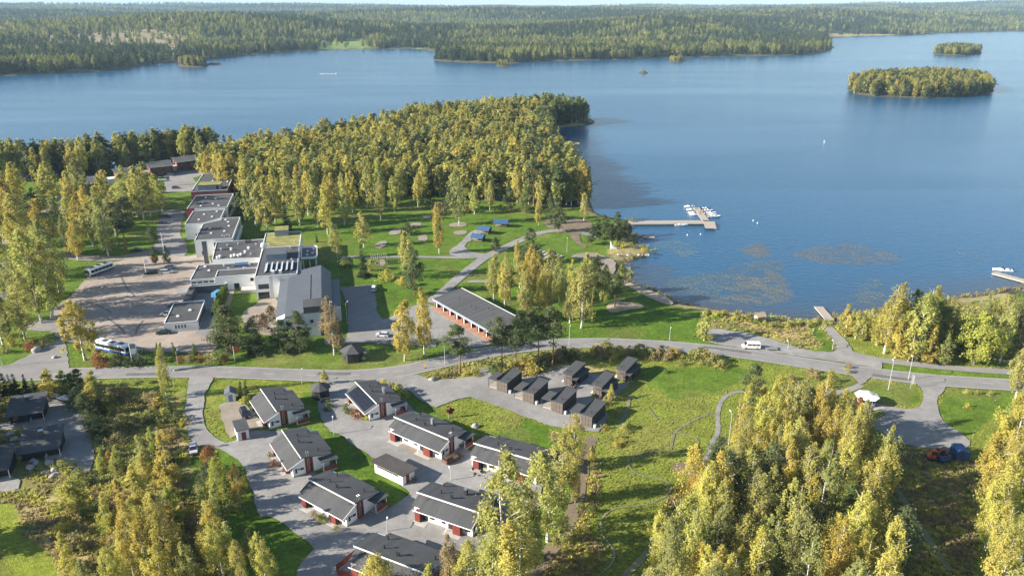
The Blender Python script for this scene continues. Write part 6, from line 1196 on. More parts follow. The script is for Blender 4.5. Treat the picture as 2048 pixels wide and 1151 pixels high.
for i in range(17):
    x, yb = rt.choice([(rt.uniform(230, 350), rt.uniform(1020, 1180)), (rt.uniform(250, 340), rt.uniform(960, 1080)), (rt.uniform(400, 470), rt.uniform(1040, 1200)), (rt.uniform(140, 240), rt.uniform(1040, 1160))]); g = G(x, yb); TREES.append((g.x, g.y)); tree(g.x, g.y, rt.uniform(8, 13.5), y_, rt.choice(['yel', 'yel', 'gold', 'yg', 'lime', 'olive']), A8, rt.uniform(1.1, 1.5))
A9 = 'among the houses and birches in the foreground'
for q in ((1012, 1170, 902, b_, 'yg', 1.25), (1095, 1082, 900, b_, 'yg', 1.25), (1146, 940, 828, b_, 'yel', 1.15), (1183, 922, 888, y_, 'gold', 1.5), (1150, 1005, 935, b_, 'gold', 1), (1055, 1150, 985, b_, 'yg', 1.2), (1078, 1116, 1062, s_, 'green', 1.3), (905, 1190, 1070, b_, 'brown', 1), (758, 1210, 1110, r_, 'yel', .8), (940, 1215, 1085, b_, 'yel', 1.1), (985, 1230, 1060, b_, 'yg', 1.2), (1120, 1010, 860, b_, 'yg', 1.1), (860, 1240, 1130, y_, 'yel', 1.3), (1040, 1240, 1040, b_, 'yel', 1.2), (1220, 800, 768, y_, 'yel', 1.6), (1210, 820, 790, y_, 'yg', 1.5), (580, 800, 765, s_, 'spruce', 1.2), (482, 799, 761, s_, 'spruce', 1.2), (493, 800, 760, s_, 'spruce', 1.2)): T(q[:2], q[2], q[3], q[4], A9, q[5]) if q[0] != 580 else None
for q in ((492, 808, 793, 'lime'), (770, 785, 760, 'yel'), (785, 790, 766, 'yg'), (795, 795, 772, 'lime'), (800, 785, 768, 'yel'), (728, 836, 826, 'yg'), (735, 840, 832, 'lime'), (695, 822, 806, 'green'), (712, 835, 818, 'red'), (540, 912, 904, 'brown'), (548, 932, 920, 'red'), (647, 1043, 1036, 'yg'), (673, 1062, 1054, 'olive'), (628, 1032, 1026, 'brown'), (640, 1040, 1034, 'yg'), (660, 815, 800, 'spruce')): T(q[:2], q[2], h_, q[3], A9, 1.1)
# right-hand birch wood in the foreground
AA = 'in the birch wood right of the bike trail'
for q in ((1390, 1013, 944, r_, 'orange', .75), (1382, 1018, 968, s_, 'green', 1.2), (1440, 1052, 900, p_, 'pine', 1.2), (1350, 1148, 990, b_, 'yg', 1.25), (1502, 830, 726, p_, 'pine', 1), (1490, 866, 762, b_, 'yel', .9), (1520, 862, 768, b_, 'gold', .9), (1546, 862, 750, b_, 'yel', 1), (1578, 1030, 940, s_, 'green', 1.3), (1680, 1110, 960, s_, 'green', 1.4), (1714, 838, 793, r_, 'red', .9), (1700, 850, 800, y_, 'olive', 1.6), (1610, 880, 775, r_, 'green', .9), (1660, 870, 790, b_, 'olive', 1.1), (1625, 930, 810, b_, 'gold', 1.1), (1580, 870, 775, b_, 'yel', 1)): T(q[:2], q[2], q[3], q[4], AA, q[5])
def poly_world(px, z=0): return [(lambda g: (g.x, g.y))(G(p[0], p[1], z)) for p in px]
def scatter(poly, spacing, seed, avoid=2.5):
    r = np.random.default_rng(seed); xs = [p[0] for p in poly]; ys_ = [p[1] for p in poly]; out = []
    gx_, gy_ = np.meshgrid(np.arange(min(xs), max(xs), spacing), np.arange(min(ys_), max(ys_), spacing)); gx_ = gx_.ravel() + r.uniform(-.45, .45, gx_.size) * spacing; gy_ = gy_.ravel() + r.uniform(-.45, .45, gy_.size) * spacing
    m = inside(gx_, gy_, poly); return gx_[m], gy_[m]
def forest(poly, spacing, seed, mix, hr, area, avoid=3.0, ws=(.9, 1.2)):
    r = random.Random(seed); X, Y = scatter(poly, spacing, seed); n = 0
    for x, y in zip(X, Y):
        if any((x - a) ** 2 + (y - b) ** 2 < avoid * avoid for a, b in TREES): continue
        pb_ = PXY(x, y, hr[1])
        if pb_[1] > 1165 or pb_[0] > 2120: continue
        k, t = r.choices([m[:2] for m in mix], [m[2] for m in mix])[0]; tree(x, y, r.uniform(*hr) * (.75 if k in ('young',) else 1), k, t, area, r.uniform(*ws)); TREES.append((x, y)); n += 1
    return n
BM = [(b_, 'yel', 5), (b_, 'gold', 3), (b_, 'yg', 5), (s_, 'green', .7), (f_, 'pine', .5), (y_, 'yel', .8), (r_, 'green', .35), (b_, 'olive', 1.5)]
forest(poly_world([(1330, 1130), (1395, 1040), (1450, 950), (1475, 870), (1560, 868), (1650, 890), (1740, 945), (1770, 1010), (1740, 1090), (1800, 1190), (1830, 1330), (1280, 1330)]), 4.8, 5, BM, (14, 19.5), AA, 2.6, (.75, 1.15))
AB = 'in the golden wood at the right edge beyond the gravel yard'
forest(poly_world([(1950, 1000), (1975, 940), (2040, 890), (2160, 860), (2250, 1300), (1950, 1330), (1930, 1150)]), 5.0, 6, [(b_, 'gold', 5), (b_, 'yel', 4), (b_, 'yg', 2), (y_, 'lime', .5)], (14, 20), AB, 2.6, (.75, 1.15))
T((2029, 797), 672, b_, 'yg', AB, .9)
AC = 'in the lakeside wood beyond the cycle path'
for q in ((1768, 706, 563, b_, 'yel', 1.2), (1832, 720, 583, b_, 'yg', 1.3), (1886, 702, 592, b_, 'yg', 1.2), (1948, 728, 624, r_, 'lime', .85), (1690, 671, 608, y_, 'yel', 1.5), (1710, 676, 620, y_, 'yg', 1.5), (1736, 677, 616, y_, 'yel', 1.5), (1722, 680, 632, y_, 'yg', 1.5), (1800, 700, 575, b_, 'green', 1.3), (1852, 712, 600, r_, 'green', .8), (1870, 690, 588, b_, 'yg', 1.2), (1790, 715, 640, y_, 'gold', 1.4), (1815, 722, 640, y_, 'yel', 1.5), (1855, 725, 650, y_, 'gold', 1.4), (1885, 728, 668, y_, 'olive', 1.7), (1752, 690, 622, y_, 'yel', 1.4), (1680, 660, 625, y_, 'yg', 1.4), (1700, 662, 618, y_, 'yel', 1.4), (1845, 690, 570, b_, 'yel', 1.1)): T(q[:2], q[2], q[3], q[4], AC, q[5])
forest(poly_world([(1890, 690), (1990, 660), (2080, 640), (2200, 640), (2250, 725), (2100, 738), (1985, 730), (1900, 715)]), 5.5, 8, [(b_, 'yg', 4), (b_, 'olive', 3), (b_, 'brown', 1.5), (b_, 'yel', 2), (r_, 'green', 1)], (11, 17), AC, 4)
for q in ((1408, 680, 617, y_, 'yg', 1.7), (1402, 676, 630, y_, 'olive', 1.5)): T(q[:2], q[2], q[3], q[4], 'at the corner of the lakeside car park', q[5])
AD = 'in the reedy shore strip below the lakeside car park'
for i in range(34):
    u = random.random(); x = 1395 + 265 * u; yb = 618 + 26 * min(1, u * 1.9) + random.uniform(2, 10); T((x, yb), yb - random.uniform(5, 12), h_, random.choice(['green', 'olive', 'yg', 'yg', 'yel']), AD, 1.2)
AE = 'along the ditch bank below the main road'
for i in range(52):
    u = random.random(); x = 1040 + 420 * u; yb = np.interp(x, [1040, 1130, 1260, 1340, 1460], [730, 712, 706, 713, 728]) + random.uniform(-4, 10); T((x, yb), yb - random.uniform(9, 22), h_, random.choice(['olive', 'brown', 'yg', 'gold', 'green', 'yel']), AE, 1.1)
for q in ((1050, 744, 718, 'gold'), (1062, 742, 714, 'yel'), (1020, 742, 722, 'yel'), (1000, 745, 728, 'yg'), (985, 745, 730, 'green'), (1125, 712, 692, 'spruce'), (950, 747, 732, 'yg'), (930, 748, 736, 'yel'), (890, 752, 740, 'yg'), (870, 754, 742, 'olive')): T(q[:2], q[2], h_, q[3], AE, 1.2)
AF = 'in the rough scrub around the black cottages and the thicket'
for i in range(70):
    x, yb = random.choice([(random.uniform(210, 370), random.uniform(830, 930)), (random.uniform(120, 300), random.uniform(930, 1140)), (random.uniform(300, 480), random.uniform(960, 1140)), (random.uniform(190, 360), random.uniform(780, 880))]); T((x, yb), yb - random.uniform(10, 26), h_, random.choice(['olive', 'brown', 'brown', 'yg', 'green', 'gold']), AF, 1.2)
AG = 'scattered over the meadow by the trail and kiosk'
for i in range(40):
    x, yb = random.choice([(random.uniform(1240, 1470), random.uniform(720, 760)), (random.uniform(1560, 1700), random.uniform(735, 780)), (random.uniform(1880, 2020), random.uniform(780, 830)), (random.uniform(1180, 1260), random.uniform(780, 900)), (random.uniform(1100, 1220), random.uniform(960, 1140))]); T((x, yb), yb - random.uniform(5, 14), h_, random.choice(['olive', 'yg', 'yg', 'green', 'gold', 'brown']), AG, 1.2)
for x, yb, h in ((-70, 800, 17), (-110, 830, 19), (-60, 850, 15), (-130, 880, 20), (-80, 905, 17), (-150, 930, 20), (-95, 960, 17), (-190, 860, 20), (-210, 910, 21), (-40, 905, 12), (-230, 960, 20), (-120, 1085, 17), (-180, 1120, 18)):
    g = G(x, yb); tree(g.x, g.y, h * 1.3, s_, 'spruce', 'in the shelter belt beyond the black cottages', 1.15)
# clipped hedge
g0, g1 = G(*zL(415, 770)), G(*zL(500, 540)); hl = (g1 - g0).length; e = thing('clipped_hedge', (g0.x, g0.y, 0), math.atan2(g1.y - g0.y, g1.x - g0.x), 'tall clipped dark green hedge beside the light blue van', 'hedge'); n = 4200; r = np.random.default_rng(3)
P = np.stack([r.uniform(0, hl, n), r.normal(0, 1, n), r.uniform(.1, 1, n)], 1); hz = 4.2 - .6 * (P[:, 0] / hl); P[:, 1] = np.clip(P[:, 1] * .9, -1.5, 1.5) * np.sqrt(1.05 - P[:, 2] ** 3); P[:, 2] *= hz
Aq = r.normal(size=(n, 3)); Aq /= np.linalg.norm(Aq, axis=1, keepdims=True); Bq = np.cross(Aq, r.normal(size=(n, 3))); Bq /= np.linalg.norm(Bq, axis=1, keepdims=True); q = np.stack([P - Aq * .22, P - Bq * .16, P + Aq * .22, P + Bq * .16], 1).reshape(-1, 3)
me = raw_mesh('foliage', q, np.arange(len(q)).reshape(-1, 4), ['leaf']); at = me.attributes.new('leafv', 'FLOAT', 'POINT'); at.data.foreach_set('value', np.repeat(r.random(n), 4).astype(np.float32)); o = bpy.data.objects.new('foliage', me); COL.objects.link(o); o.parent = e; o.color = (.11, .17, .03, 1)
MB().box(0, hl, -.5, .5, 0, 3.2).build('stems', 'greybark', e)

# ------------------------------------------------------------------ forests that read as one mass: instanced on points
def proto_tree(kind, seed, n, ls):
    v, lv = leaf_quads(kind, seed, n, ls); H_ = SPEC[kind][0]; r0 = H_ * .012; b = SPEC[kind][2]
    tv = []
    for zz, rr in ((0, r0 * 1.3), (H_ * .8, r0 * .4)):
        for j in range(4): tv.append((rr * math.cos(j * 1.571), rr * math.sin(j * 1.571), zz))
    o0 = len(v); tf = []
    for j in range(4): c = [o0 + j, o0 + (j + 1) % 4, o0 + 4 + (j + 1) % 4, o0 + 4 + j]; tf += [[c[0], c[1], c[2]], [c[0], c[2], c[3]]]
    V = np.concatenate([v, np.array(tv)]); Fq = np.concatenate([np.arange(len(v)).reshape(-1, 3), np.array(tf)])
    me = raw_mesh('far_' + kind, V / H_, Fq, ['leaf_i', BARK[kind]]); at = me.attributes.new('leafv', 'FLOAT', 'POINT'); at.data.foreach_set('value', np.concatenate([lv, np.zeros(8)]).astype(np.float32))
    mi = np.zeros(len(Fq), np.int32); mi[-8:] = 1; me.polygons.foreach_set('material_index', mi); return me
def proto_coll(name, meshes):
    c = bpy.data.collections.new(name)
    for i, me in enumerate(meshes):
        o = bpy.data.objects.new('%s_%02d' % (name, i), me); c.objects.link(o)
    return c
def instance_on(name, pts, idx, scale, rotz, tint, coll, label=None, cat=None, kind='stuff'):
    me = bpy.data.meshes.new(name); n = len(pts); me.vertices.add(n); me.vertices.foreach_set('co', np.ascontiguousarray(pts, np.float32).ravel())
    a = me.attributes.new('idx', 'INT', 'POINT'); a.data.foreach_set('value', idx.astype(np.int32))
    a = me.attributes.new('sc', 'FLOAT_VECTOR', 'POINT'); a.data.foreach_set('vector', scale.astype(np.float32).ravel())
    a = me.attributes.new('rot', 'FLOAT_VECTOR', 'POINT'); a.data.foreach_set('vector', np.stack([np.zeros(n), np.zeros(n), rotz], 1).astype(np.float32).ravel())
    a = me.attributes.new('tint', 'FLOAT_VECTOR', 'POINT'); a.data.foreach_set('vector', tint.astype(np.float32).ravel())
    o = bpy.data.objects.new(name, me); COL.objects.link(o); tag(o, label, cat, kind=kind)
    ng = bpy.data.node_groups.new(name, 'GeometryNodeTree'); ng.interface.new_socket('Geometry', in_out='INPUT', socket_type='NodeSocketGeometry'); ng.interface.new_socket('Geometry', in_out='OUTPUT', socket_type='NodeSocketGeometry')
    gi = ng.nodes.new('NodeGroupInput'); go = ng.nodes.new('NodeGroupOutput'); ip = ng.nodes.new('GeometryNodeInstanceOnPoints'); ci = ng.nodes.new('GeometryNodeCollectionInfo'); ci.inputs[0].default_value = coll; ci.inputs['Separate Children'].default_value = True; ci.inputs['Reset Children'].default_value = True
    mp_ = ng.nodes.new('GeometryNodeMeshToPoints')
    ng.links.new(gi.outputs[0], mp_.inputs[0]); ng.links.new(mp_.outputs[0], ip.inputs['Points']); ng.links.new(ci.outputs[0], ip.inputs['Instance']); ip.inputs['Pick Instance'].default_value = True
    for nm, ty, so in (('idx', 'INT', 'Instance Index'), ('sc', 'FLOAT_VECTOR', 'Scale'), ('rot', 'FLOAT_VECTOR', 'Rotation')):
        na = ng.nodes.new('GeometryNodeInputNamedAttribute'); na.data_type = ty; na.inputs[0].default_value = nm
        src = na.outputs[0]
        if nm == 'rot':
            e2r = ng.nodes.new('FunctionNodeEulerToRotation'); ng.links.new(src, e2r.inputs[0]); src = e2r.outputs[0]
        ng.links.new(src, ip.inputs[so])
    ng.links.new(ip.outputs[0], go.inputs[0]); md = o.modifiers.new('instances', 'NODES'); md.node_group = ng; return o
PROTO = proto_coll('forest_prototypes', [proto_tree('birch', 900 + i, 900, 1.0) for i in range(3)] + [proto_tree('spruce', 910 + i, 700, 1.1) for i in range(2)] + [proto_tree('bushy', 920 + i, 700, 1.05) for i in range(2)] + [proto_tree('round', 930, 900, 1.1)] + [proto_tree('young', 940 + i, 600, .7) for i in range(3)])
def mass(name, X, Y, Z, hr, conif, label, seed, ws=1.0, tints=None, birch_t=None, young=0.0):
    """conif: chance (0..1) that a tree is a conifer, per tree"""
    r = np.random.default_rng(seed); n = len(X); c = r.random(n) < conif
    idx = np.where(c, r.integers(3, 7, n), np.where(r.random(n) < .9, r.integers(0, 3, n), 7))
    idx = np.where(~c & (r.random(n) < young), r.integers(8, 11, n), idx)
    h = r.uniform(hr[0], hr[1], n) * np.where(idx == 7, .85, 1) * np.where(idx > 7, .88, 1)
    D = np.array([TN[k] for k in (birch_t or ['yg', 'olive', 'yel', 'olive', 'gold'])]); Cc = np.array([TN['pine'], TN['spruce'], TN['spruce']])
    tint = np.where(c[:, None], Cc[r.integers(0, 3, n)], D[r.integers(0, len(D), n)]) * r.uniform(.8, 1.2, (n, 1))
    w = h * ws * r.uniform(.9, 1.25, n)
    return instance_on(name, np.stack([X, Y, Z - .2], 1), idx, np.stack([w, w, h], 1), r.uniform(0, 6.28, n), tint, PROTO, label, 'forest')
# peninsula wood
pen = poly_world([(400, 347), (480, 316), (600, 300), (720, 278), (820, 255), (940, 240), (1060, 234), (1150, 236), (1180, 243), (1105, 252), (1094, 262), (1102, 285), (1145, 350), (1172, 395), (1175, 412), (1100, 420), (1020, 402), (930, 400), (850, 392), (790, 388), (720, 402), (640, 410), (580, 405), (500, 415), (470, 395), (440, 365)])
X, Y = scatter(pen, 4.3, 77); o_ = np.argsort(Y); X, Y = X[o_], Y[o_]
keep = np.array([all((x - a) ** 2 + (y - b) ** 2 > 20 for a, b in TREES if abs(y - b) < 5) for x, y in zip(X, Y)]); X, Y = X[keep], Y[keep]
ZS = shore(X, Y); keep = ZS > 2; X, Y, ZS = X[keep], Y[keep], ZS[keep]; Zp = land_z(X, Y, ZS)
NI = 50; rr_ = random.Random(4)
for x, y, z in zip(X[:NI], Y[:NI], Zp[:NI]):
    px_, py_ = PXY(x, y, 0); right = px_ > 1010
    k, t = rr_.choices([(b_, 'yg'), (b_, 'yel'), (b_, 'gold'), (b_, 'olive'), (p_, 'pine'), (s_, 'spruce')], [5, 3, 2, 3, 2.5 if right else .7, .4])[0]
    tree(x, y, rr_.uniform(19, 25), k, t, 'along the front edge of the peninsula wood', rr_.uniform(.95, 1.25), z - .1)
px_ = 1024 + FPX * X / (Y * CP + CAMH * SP); tip = (px_ > 1080) & (Y > 560)
cf = np.where(tip, .3, np.where((px_ > 1060), .35, .14))
sel = np.arange(len(X)) >= NI
tp = sel & tip; mn = sel & ~tip
mass('peninsula_wood', X[mn], Y[mn], Zp[mn], (13, 21), cf[mn], 'dense yellow-green birch wood covering the lakeside peninsula', 5, 1.32, young=np.where(Y[mn] > 400, .6, .25), birch_t=['yg', 'yel', 'yg', 'yel', 'gold', 'olive'])
mass('point_wood', X[tp], Y[tp], Zp[tp], (15, 22), cf[tp], 'olive-green leafy wood on the tip of the peninsula', 6, 1.25, birch_t=['olive', 'green', 'olive'])
# shore belt at the left, as single trees
r = random.Random(12); n = 0
for i in range(46):
    u = r.random(); x = -60 + 480 * u; yb = np.interp(x, [-60, 0, 100, 200, 300, 420], [357, 352, 351, 340, 325, 314]) + r.uniform(1, 13); g = G(x, yb); k, t = r.choices([(b_, 'yg'), (b_, 'olive'), (b_, 'yel'), (b_, 'gold'), (p_, 'pine'), (p_, 'spruce')], [4, 3, 2, 2, 3, 1])[0]
    tree(g.x, g.y, r.uniform(17, 25), k, t, 'in the belt along the shore behind the red brick houses', r.uniform(.9, 1.2)); n += 1
r = random.Random(13)
for i in range(16):
    x = r.uniform(405, 470); yb = r.uniform(340, 395); g = G(x, yb); tree(g.x, g.y, r.uniform(17, 24), b_, r.choice(['yg', 'gold', 'yel', 'olive']), 'in the corner of wood behind the brick hotel wing', r.uniform(.95, 1.2)) if x > 418 or yb < 350 else None
r2 = np.random.default_rng(14); ux = r2.uniform(-80, 430, 140); uy = np.interp(ux, [-60, 0, 100, 200, 300, 420], [356, 351, 350, 339, 324, 313]) + r2.uniform(0, 9, 140); gg = [G(a, b) for a, b in zip(ux, uy)]
mass('shore_belt', np.array([q.x for q in gg]), np.array([q.y for q in gg]), np.full(140, -.1), (16, 24), np.full(140, .3), 'close undergrowth of trees filling the shore belt behind the brick houses', 17, 1.3)
for i in range(18):
    x = r.uniform(560, 900); yb = r.uniform(395, 440); g = G(x, yb)
    if all((g.x - a) ** 2 + (g.y - b) ** 2 > 40 for a, b in TREES): TREES.append((g.x, g.y)); tree(g.x, g.y, r.uniform(17, 23), r.choice([b_, b_, f_]), r.choice(['yg', 'olive', 'yel']), 'loosely spaced where the peninsula wood opens to the park', r.uniform(1, 1.2))
# far shore: forest over hills to the horizon
def far_points(y0, y1, sp0, seed):
    r = np.random.default_rng(seed); X = []; Y = []; y = y0
    while y < y1:
        sp = sp0 * (y / y0) ** .72; hw = .8 * y + 150; n = int(2 * hw / sp); X.append(r.uniform(-hw, hw, n)); Y.append(y + r.uniform(-.5, .5, n) * sp); y += sp
    return np.concatenate(X), np.concatenate(Y)
FX, FY = far_points(950, 9500, 7.0, 21)
FS = shore(FX, FY); m = FS > 3
for k, poly in PAINT:
    if k in ('field', 'clear') or (k == 'reed' and poly[0][1] < 150):
        pm = inside(FX, FY, poly_world(poly, PAINT_Z.get(k, 0))); m &= ~(pm & (np.random.default_rng(1).random(len(FX)) > (.06 if k != 'clear' else .16)))
for q_ in ISLS: m &= ~((np.abs(FX - q_[0][0]) < 400) & inside(FX, FY, q_))
FX, FY, FS = FX[m], FY[m], FS[m]; FZ = land_z(FX, FY, FS)
fn = fbm(FX / 420 + 2, FY / 260, 3, 41); fn2 = fbm(FX / 130 + 9, FY / 90, 2, 43)
cfar = np.clip(sstep(.43, .55, fn * .65 + fn2 * .35) * .85 + .14 + .5 * sstep(90, 10, FS) * (fn2 > .4), 0, .97)
sc_far = (FY / 1500) ** .45
inst = mass('far_forest', FX, FY, FZ, (15, 23), cfar, 'mixed forest rolling over low hills from the far shore to the horizon', 9, 1.15, birch_t=['olive', 'yg', 'olive', 'green'])
# islands
for nm, poly, sp, hr, cf_, lab, bt in (('island_wood', ISL_BIG, 5.2, (13, 19), .5, 'green and gold wood covering the large oval island', ['yg', 'olive', 'gold', 'yel']), ('island_wood', ISL_SMALL, 6.5, (11, 17), .55, 'small dense wood on the far round island', ['olive', 'yg']), ('islet_wood', ISLETS[0], 5, (5, 9), .2, 'low bushes on the islet before the far wooded shore', ['yg', 'olive']), ('islet_wood', ISLETS[2], 5, (6, 10), .4, 'few small trees on the islet beside the spit', ['olive', 'yg']), ('islet_wood', ISLETS[3], 5.5, (10, 16), .35, 'clump of trees on the point before the green field', ['yg', 'brown'])):
    X, Y = scatter(poly, sp, 5); S = shore(X, Y); k = S > 1.2; X, Y, S = X[k], Y[k], S[k]
    if nm == 'island_wood': pass
    mass(nm, X, Y, land_z(X, Y, S), hr, np.full(len(X), cf_), lab, 15, 1.25, birch_t=bt)
g = G(1287, 147, LAKE_Z); tree(g.x, g.y, 9, s_, 'olive', '', 1.6, LAKE_Z + .3, label='lone bush on the tiny rock far out on the lake')
g = G(660, 148, LAKE_Z)
for i in range(5):
    o = bpy.data.objects.new('boulder', ROCKS[i]); COL.objects.link(o); o.location = (g.x - 12 + i * 5.5, g.y + random.uniform(-2, 2), LAKE_Z); o.scale = (4.5, 4, 1.3); tag(o, 'bare rock of the low reef out on the lake', 'boulder', 'rocks of the low reef')

# ------------------------------------------------------------------ long grass and lily pads
def tuft(seed, n, hgt, w):
    r = np.random.default_rng(seed); a = r.uniform(0, 6.28, n); d = r.uniform(0, .5, n); p = np.stack([d * np.cos(a), d * np.sin(a), np.zeros(n)], 1); lean = np.stack([np.cos(a), np.sin(a), np.zeros(n)], 1) * r.uniform(.1, .6, (n, 1)) * hgt; up = np.zeros((n, 3)); up[:, 2] = hgt * r.uniform(.5, 1.1, n)
    sd = np.stack([-np.sin(a), np.cos(a), np.zeros(n)], 1) * w; q = np.stack([p - sd, p + sd, p + lean + up + sd * .5, p + lean + up - sd * .5], 1).reshape(-1, 3)
    me = raw_mesh('grass_tuft', q, np.arange(len(q)).reshape(-1, 4), ['leaf_i']); at = me.attributes.new('leafv', 'FLOAT', 'POINT'); at.data.foreach_set('value', np.repeat(r.random(n), 4).astype(np.float32)); return me
TUFT = proto_coll('grass_prototypes', [tuft(i, 14, .38, .14) for i in range(3)])
PAVED = [o for o in COL.objects if o.get('kind') == 'structure' and o.name.split('.')[0] not in ('ground', 'lake')]
pv = []
for o in PAVED:
    me = o.data; co = np.empty(len(me.vertices) * 3, np.float32); me.vertices.foreach_get('co', co); co = co.reshape(-1, 3); pv += [co[list(p.vertices)][:, :2] for p in me.polygons]
def paved(x, y):
    m = np.zeros(x.shape, bool)
    for p in pv: m |= inside(x, y, [tuple(q) for q in p])
    return m
BLD = [(o.matrix_world if False else o) for o in COL.objects if o.get('category') in ('house', 'cabin', 'cottage', 'shed', 'kiosk')]
gxs, gys, gts, ghs = [], [], [], []
r = np.random.default_rng(55)
for k, sp, tn in (('meadow', 1.15, ['lime', 'yg', 'lime', 'yg']), ('scrub', 1.2, ['olive', 'yg', 'brown', 'yel']), ('dry', 1.0, ['brown', 'yel', 'brown', 'olive'])):
    m = (kindmap == KN.index(k) + 1) & (gy < 260) & (gs > 1)
    ii = np.nonzero(m)[0]
    for rep in range(3 if k != 'dry' else 4):
        x = gx[ii] + r.uniform(-.7, .7, len(ii)); y = gy[ii] + r.uniform(-.7, .7, len(ii)); dens = fbm(x / 5, y / 5, 2, 60 + rep); s = dens > (.42 if k != 'meadow' else .3); hh_ = {'meadow': .36, 'scrub': .95, 'dry': .85}[k]
        x, y = x[s], y[s]; ghs.append(np.full(len(x), hh_)); gxs.append(x); gys.append(y); T_ = np.array([TN[q] for q in tn]); pi = np.clip((fbm(x / 6, y / 6, 2, 70) * 1.6 - .3) * len(tn), 0, len(tn) - 1).astype(int); gts.append(T_[pi] * r.uniform(.7, 1.15, (len(x), 1)) * 1.15)
ghs = np.concatenate(ghs); gxs, gys, gts = np.concatenate(gxs), np.concatenate(gys), np.concatenate(gts); k = ~paved(gxs, gys)
for o in BLD:
    c, s_n = math.cos(-o.rotation_euler.z), math.sin(-o.rotation_euler.z); dx, dy = gxs - o.location.x, gys - o.location.y; lx, ly = dx * c - dy * s_n, dx * s_n + dy * c; k &= ~((lx > -17) & (lx < 2.5) & (ly > -2) & (ly < 10) & (dx * dx + dy * dy < 330))
gxs, gys, gts, ghs = gxs[k], gys[k], gts[k], ghs[k]; n = len(gxs); s = r.uniform(.6, 1.5, (n, 1)) * ghs[:, None] * np.array([[1, 1, 1]])
instance_on('long_grass', np.stack([gxs, gys, np.full(n, -.06)], 1), r.integers(0, 3, n), s, r.uniform(0, 6.28, n), gts, TUFT, 'long tufted grass of the meadows and verges', 'grass')
REED = proto_coll('reed_prototypes', [tuft(20 + i, 16, 1.1, .07) for i in range(3)])
lp = np.array(smooth_poly(gpx(near_px), False, 1)); rx, ry = [], []
for a_, c_ in zip(lp[:-1], lp[1:]):
    L_ = math.hypot(*(c_ - a_)); k_ = int(L_ * 1.6) if a_[1] < 330 and abs(a_[0]) < 260 else 0; u_ = r.random(k_); nx_, ny_ = -(c_ - a_)[1] / (L_ + 1e-6), (c_ - a_)[0] / (L_ + 1e-6); o_2 = r.normal(0, 1.1, k_); rx.append(a_[0] + (c_ - a_)[0] * u_ + nx_ * o_2); ry.append(a_[1] + (c_ - a_)[1] * u_ + ny_ * o_2)
rx, ry = np.concatenate(rx), np.concatenate(ry); k = (fbm(rx / 6, ry / 6, 2, 77) > .42) & ~paved(rx, ry); rx, ry = rx[k], ry[k]; n = len(rx); ss_ = shore(rx, ry); T_ = np.array([TN['brown'], TN['olive'], TN['yg'], TN['brown']])
instance_on('reeds', np.stack([rx, ry, np.maximum(LAKE_Z - .1, land_z(rx, ry, ss_) - .1)], 1), r.integers(0, 3, n), r.uniform(.7, 1.5, (n, 1)) * np.ones((1, 3)), r.uniform(0, 6.28, n), T_[r.integers(0, 4, n)] * r.uniform(.7, 1.1, (n, 1)), REED, 'straw-coloured reeds and sedge along the waterline', 'reeds')
def pad(seed):
    r = random.Random(seed); m = MB()
    for j in range(9):
        cx, cy, rr = r.uniform(-1.3, 1.3), r.uniform(-.8, .8), r.uniform(.1, .22); m.add([(cx + rr * r.uniform(.8, 1.1) * math.cos(k), cy + rr * r.uniform(.8, 1.1) * math.sin(k), 0) for k in (0, 1.05, 2.1, 3.14, 4.2, 5.2)], [(0, 1, 2, 3, 4, 5)])
    me = m.mesh('lily_pad', 'pad'); return me
pm_ = bpy.data.materials.new('lily_pad'); pm_.use_nodes = True; pp = pm_.node_tree.nodes['Principled BSDF']; ta = nd(pm_.node_tree, 'ShaderNodeAttribute', attribute_name='tint', attribute_type='INSTANCER'); pm_.node_tree.links.new(ta.outputs['Color'], pp.inputs['Base Color']); pp.inputs['Roughness'].default_value = .5; M['pad'] = pm_
PADS = proto_coll('lily_prototypes', [pad(i) for i in range(4)])
px_l, py_l, pt_l = [], [], []
for polyp, sp, thr, tn in ((PX(zO, (760, 560), (840, 510), (1000, 510), (1190, 530), (1230, 600), (1200, 690), (1110, 680), (1020, 620), (900, 580)), 2.2, .5, 'yg'), (PX(zO, (880, 960), (960, 890), (1150, 860), (1250, 830), (1400, 840), (1480, 780), (1700, 720), (1900, 700), (2060, 700), (2100, 1000), (2060, 1100), (1700, 1110), (1300, 1060), (960, 1030)), 2.0, .47, 'olive'),
   (PX(zP, (860, 60), (1200, 0), (1300, 60), (1360, 180), (1340, 250), (1100, 280), (900, 270), (700, 250), (900, 170)), 1.7, .42, 'brown'), (PX(zO, (1640, 600), (1760, 540), (1860, 530), (1910, 580), (1950, 660), (1830, 680), (1720, 640)), 1.5, .25, 'brown'),
   (PX(zU, (140, 110), (300, 60), (560, 30), (800, 60), (1000, 120), (1020, 190), (700, 200), (400, 190), (200, 150)), 1.9, .42, 'brown'), (PX(zU, (640, 480), (720, 350), (850, 310), (900, 420), (880, 560), (800, 540), (700, 520)), 2.0, .46, 'olive'), (PX(zP, (1500, 250), (1450, 330), (1520, 360), (1380, 370)), 2.2, .5, 'olive'), (PX(zU, (1480, 80), (1900, 120), (1880, 200), (1650, 190)), 4, .5, 'olive')):
    X, Y = scatter([(lambda g: (g.x, g.y))(G(p[0], p[1], LAKE_Z)) for p in polyp], sp * .72, 9); k = fbm(X / 6, Y / 4, 3, 90) > thr - .04; X, Y = X[k], Y[k]; k = shore(X, Y) < -1; X, Y = X[k], Y[k]; px_l.append(X); py_l.append(Y); pt_l.append(np.array(TN[tn]) * r.uniform(.3, .75, (len(X), 1)) + .02)
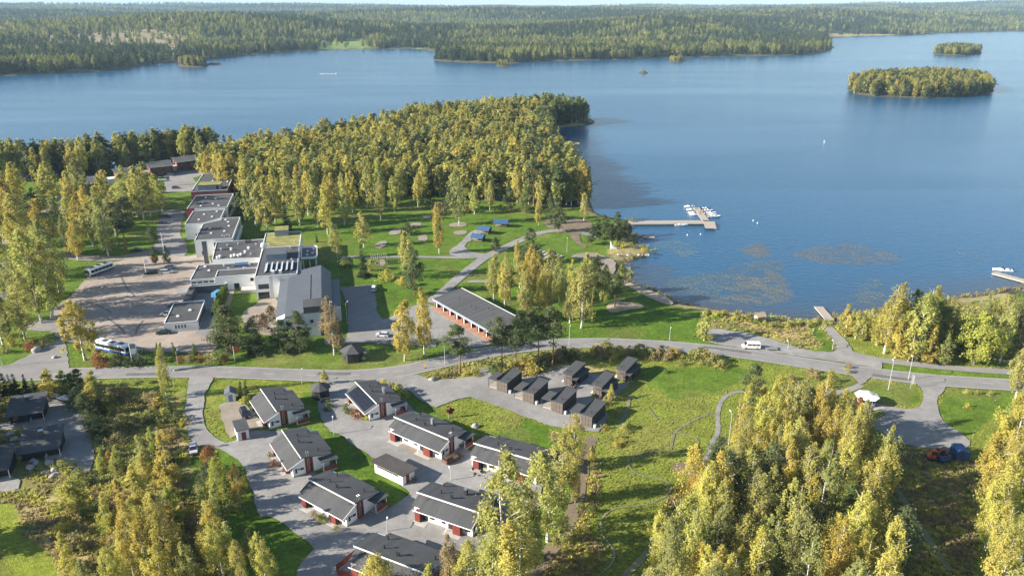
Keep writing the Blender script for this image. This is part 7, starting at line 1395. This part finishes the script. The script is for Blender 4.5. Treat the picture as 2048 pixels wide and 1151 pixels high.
X, Y, tt_ = np.concatenate(px_l), np.concatenate(py_l), np.concatenate(pt_l); n = len(X)
instance_on('lily_pads', np.stack([X, Y, np.full(n, LAKE_Z + .02)], 1), r.integers(0, 4, n), r.uniform(.5, 1.15, (n, 1)) * np.ones((1, 3)), r.uniform(-.4, .4, n), tt_, PADS, 'floating lily pads and pondweed off the shore', 'water plants')
# far farmhouses and mast
def farm(px, w, label, col='trim', roof='roof'):
    g = G(*px); s = shore(np.array([g.x]), np.array([g.y])); z = float(land_z(np.array([g.x]), np.array([g.y]), s)[0]); t = thing('farmhouse', (g.x, g.y, z), .2, label, 'house')
    MB().prism([(-w * .3, 0), (w * .3, 0), (w * .3, 8), (0, 14), (-w * .3, 8)], 0, -w / 2, w / 2).build('wall', col, t); q = MB()
    for s_ in (-1, 1): q.prism([(0, 14.1), (s_ * w * .34, 7.6), (s_ * w * .34, 8.2), (0, 14.7)], 0, -w / 2 - .6, w / 2 + .6)
    q.build('roof', roof, t); MB().box(-1, 1, -w * .3 - .1, -w * .3 + .05, 1, 4).build('door', 'frame', t)
farm((618, 62), 26, 'white farmhouse far beyond the lake at the field edge'); farm((652, 66), 30, 'long grey barn beside the far white farmhouse', 'ltwood'); farm((1641, 62), 34, 'pale house in a clearing above the far reed shore', 'sand'); farm((1655, 60), 26, 'white house in a clearing above the far reed shore'); farm((1873, 54), 34, 'white house on the far right shore'); farm((580, 58), 26, 'red farm building beyond the lake', 'red')

# ------------------------------------------------------------------ the air
hz = MB().box(-27800, 27800, -300, 26200, -5.2, 420).build('haze', 'white'); hz.data.materials.clear(); tag(hz, kind='stuff')
hm = bpy.data.materials.new('haze_air'); hm.use_nodes = True; nt = hm.node_tree; nt.nodes.clear(); ho = nd(nt, 'ShaderNodeOutputMaterial'); pv_ = nd(nt, 'ShaderNodeVolumePrincipled')
pv_.inputs['Color'].default_value = (.5, .75, 1, 1); pv_.inputs['Density'].default_value = 0.000055; pv_.inputs['Anisotropy'].default_value = .0; nt.links.new(pv_.outputs[0], ho.inputs['Volume']); hz.data.materials.append(hm)
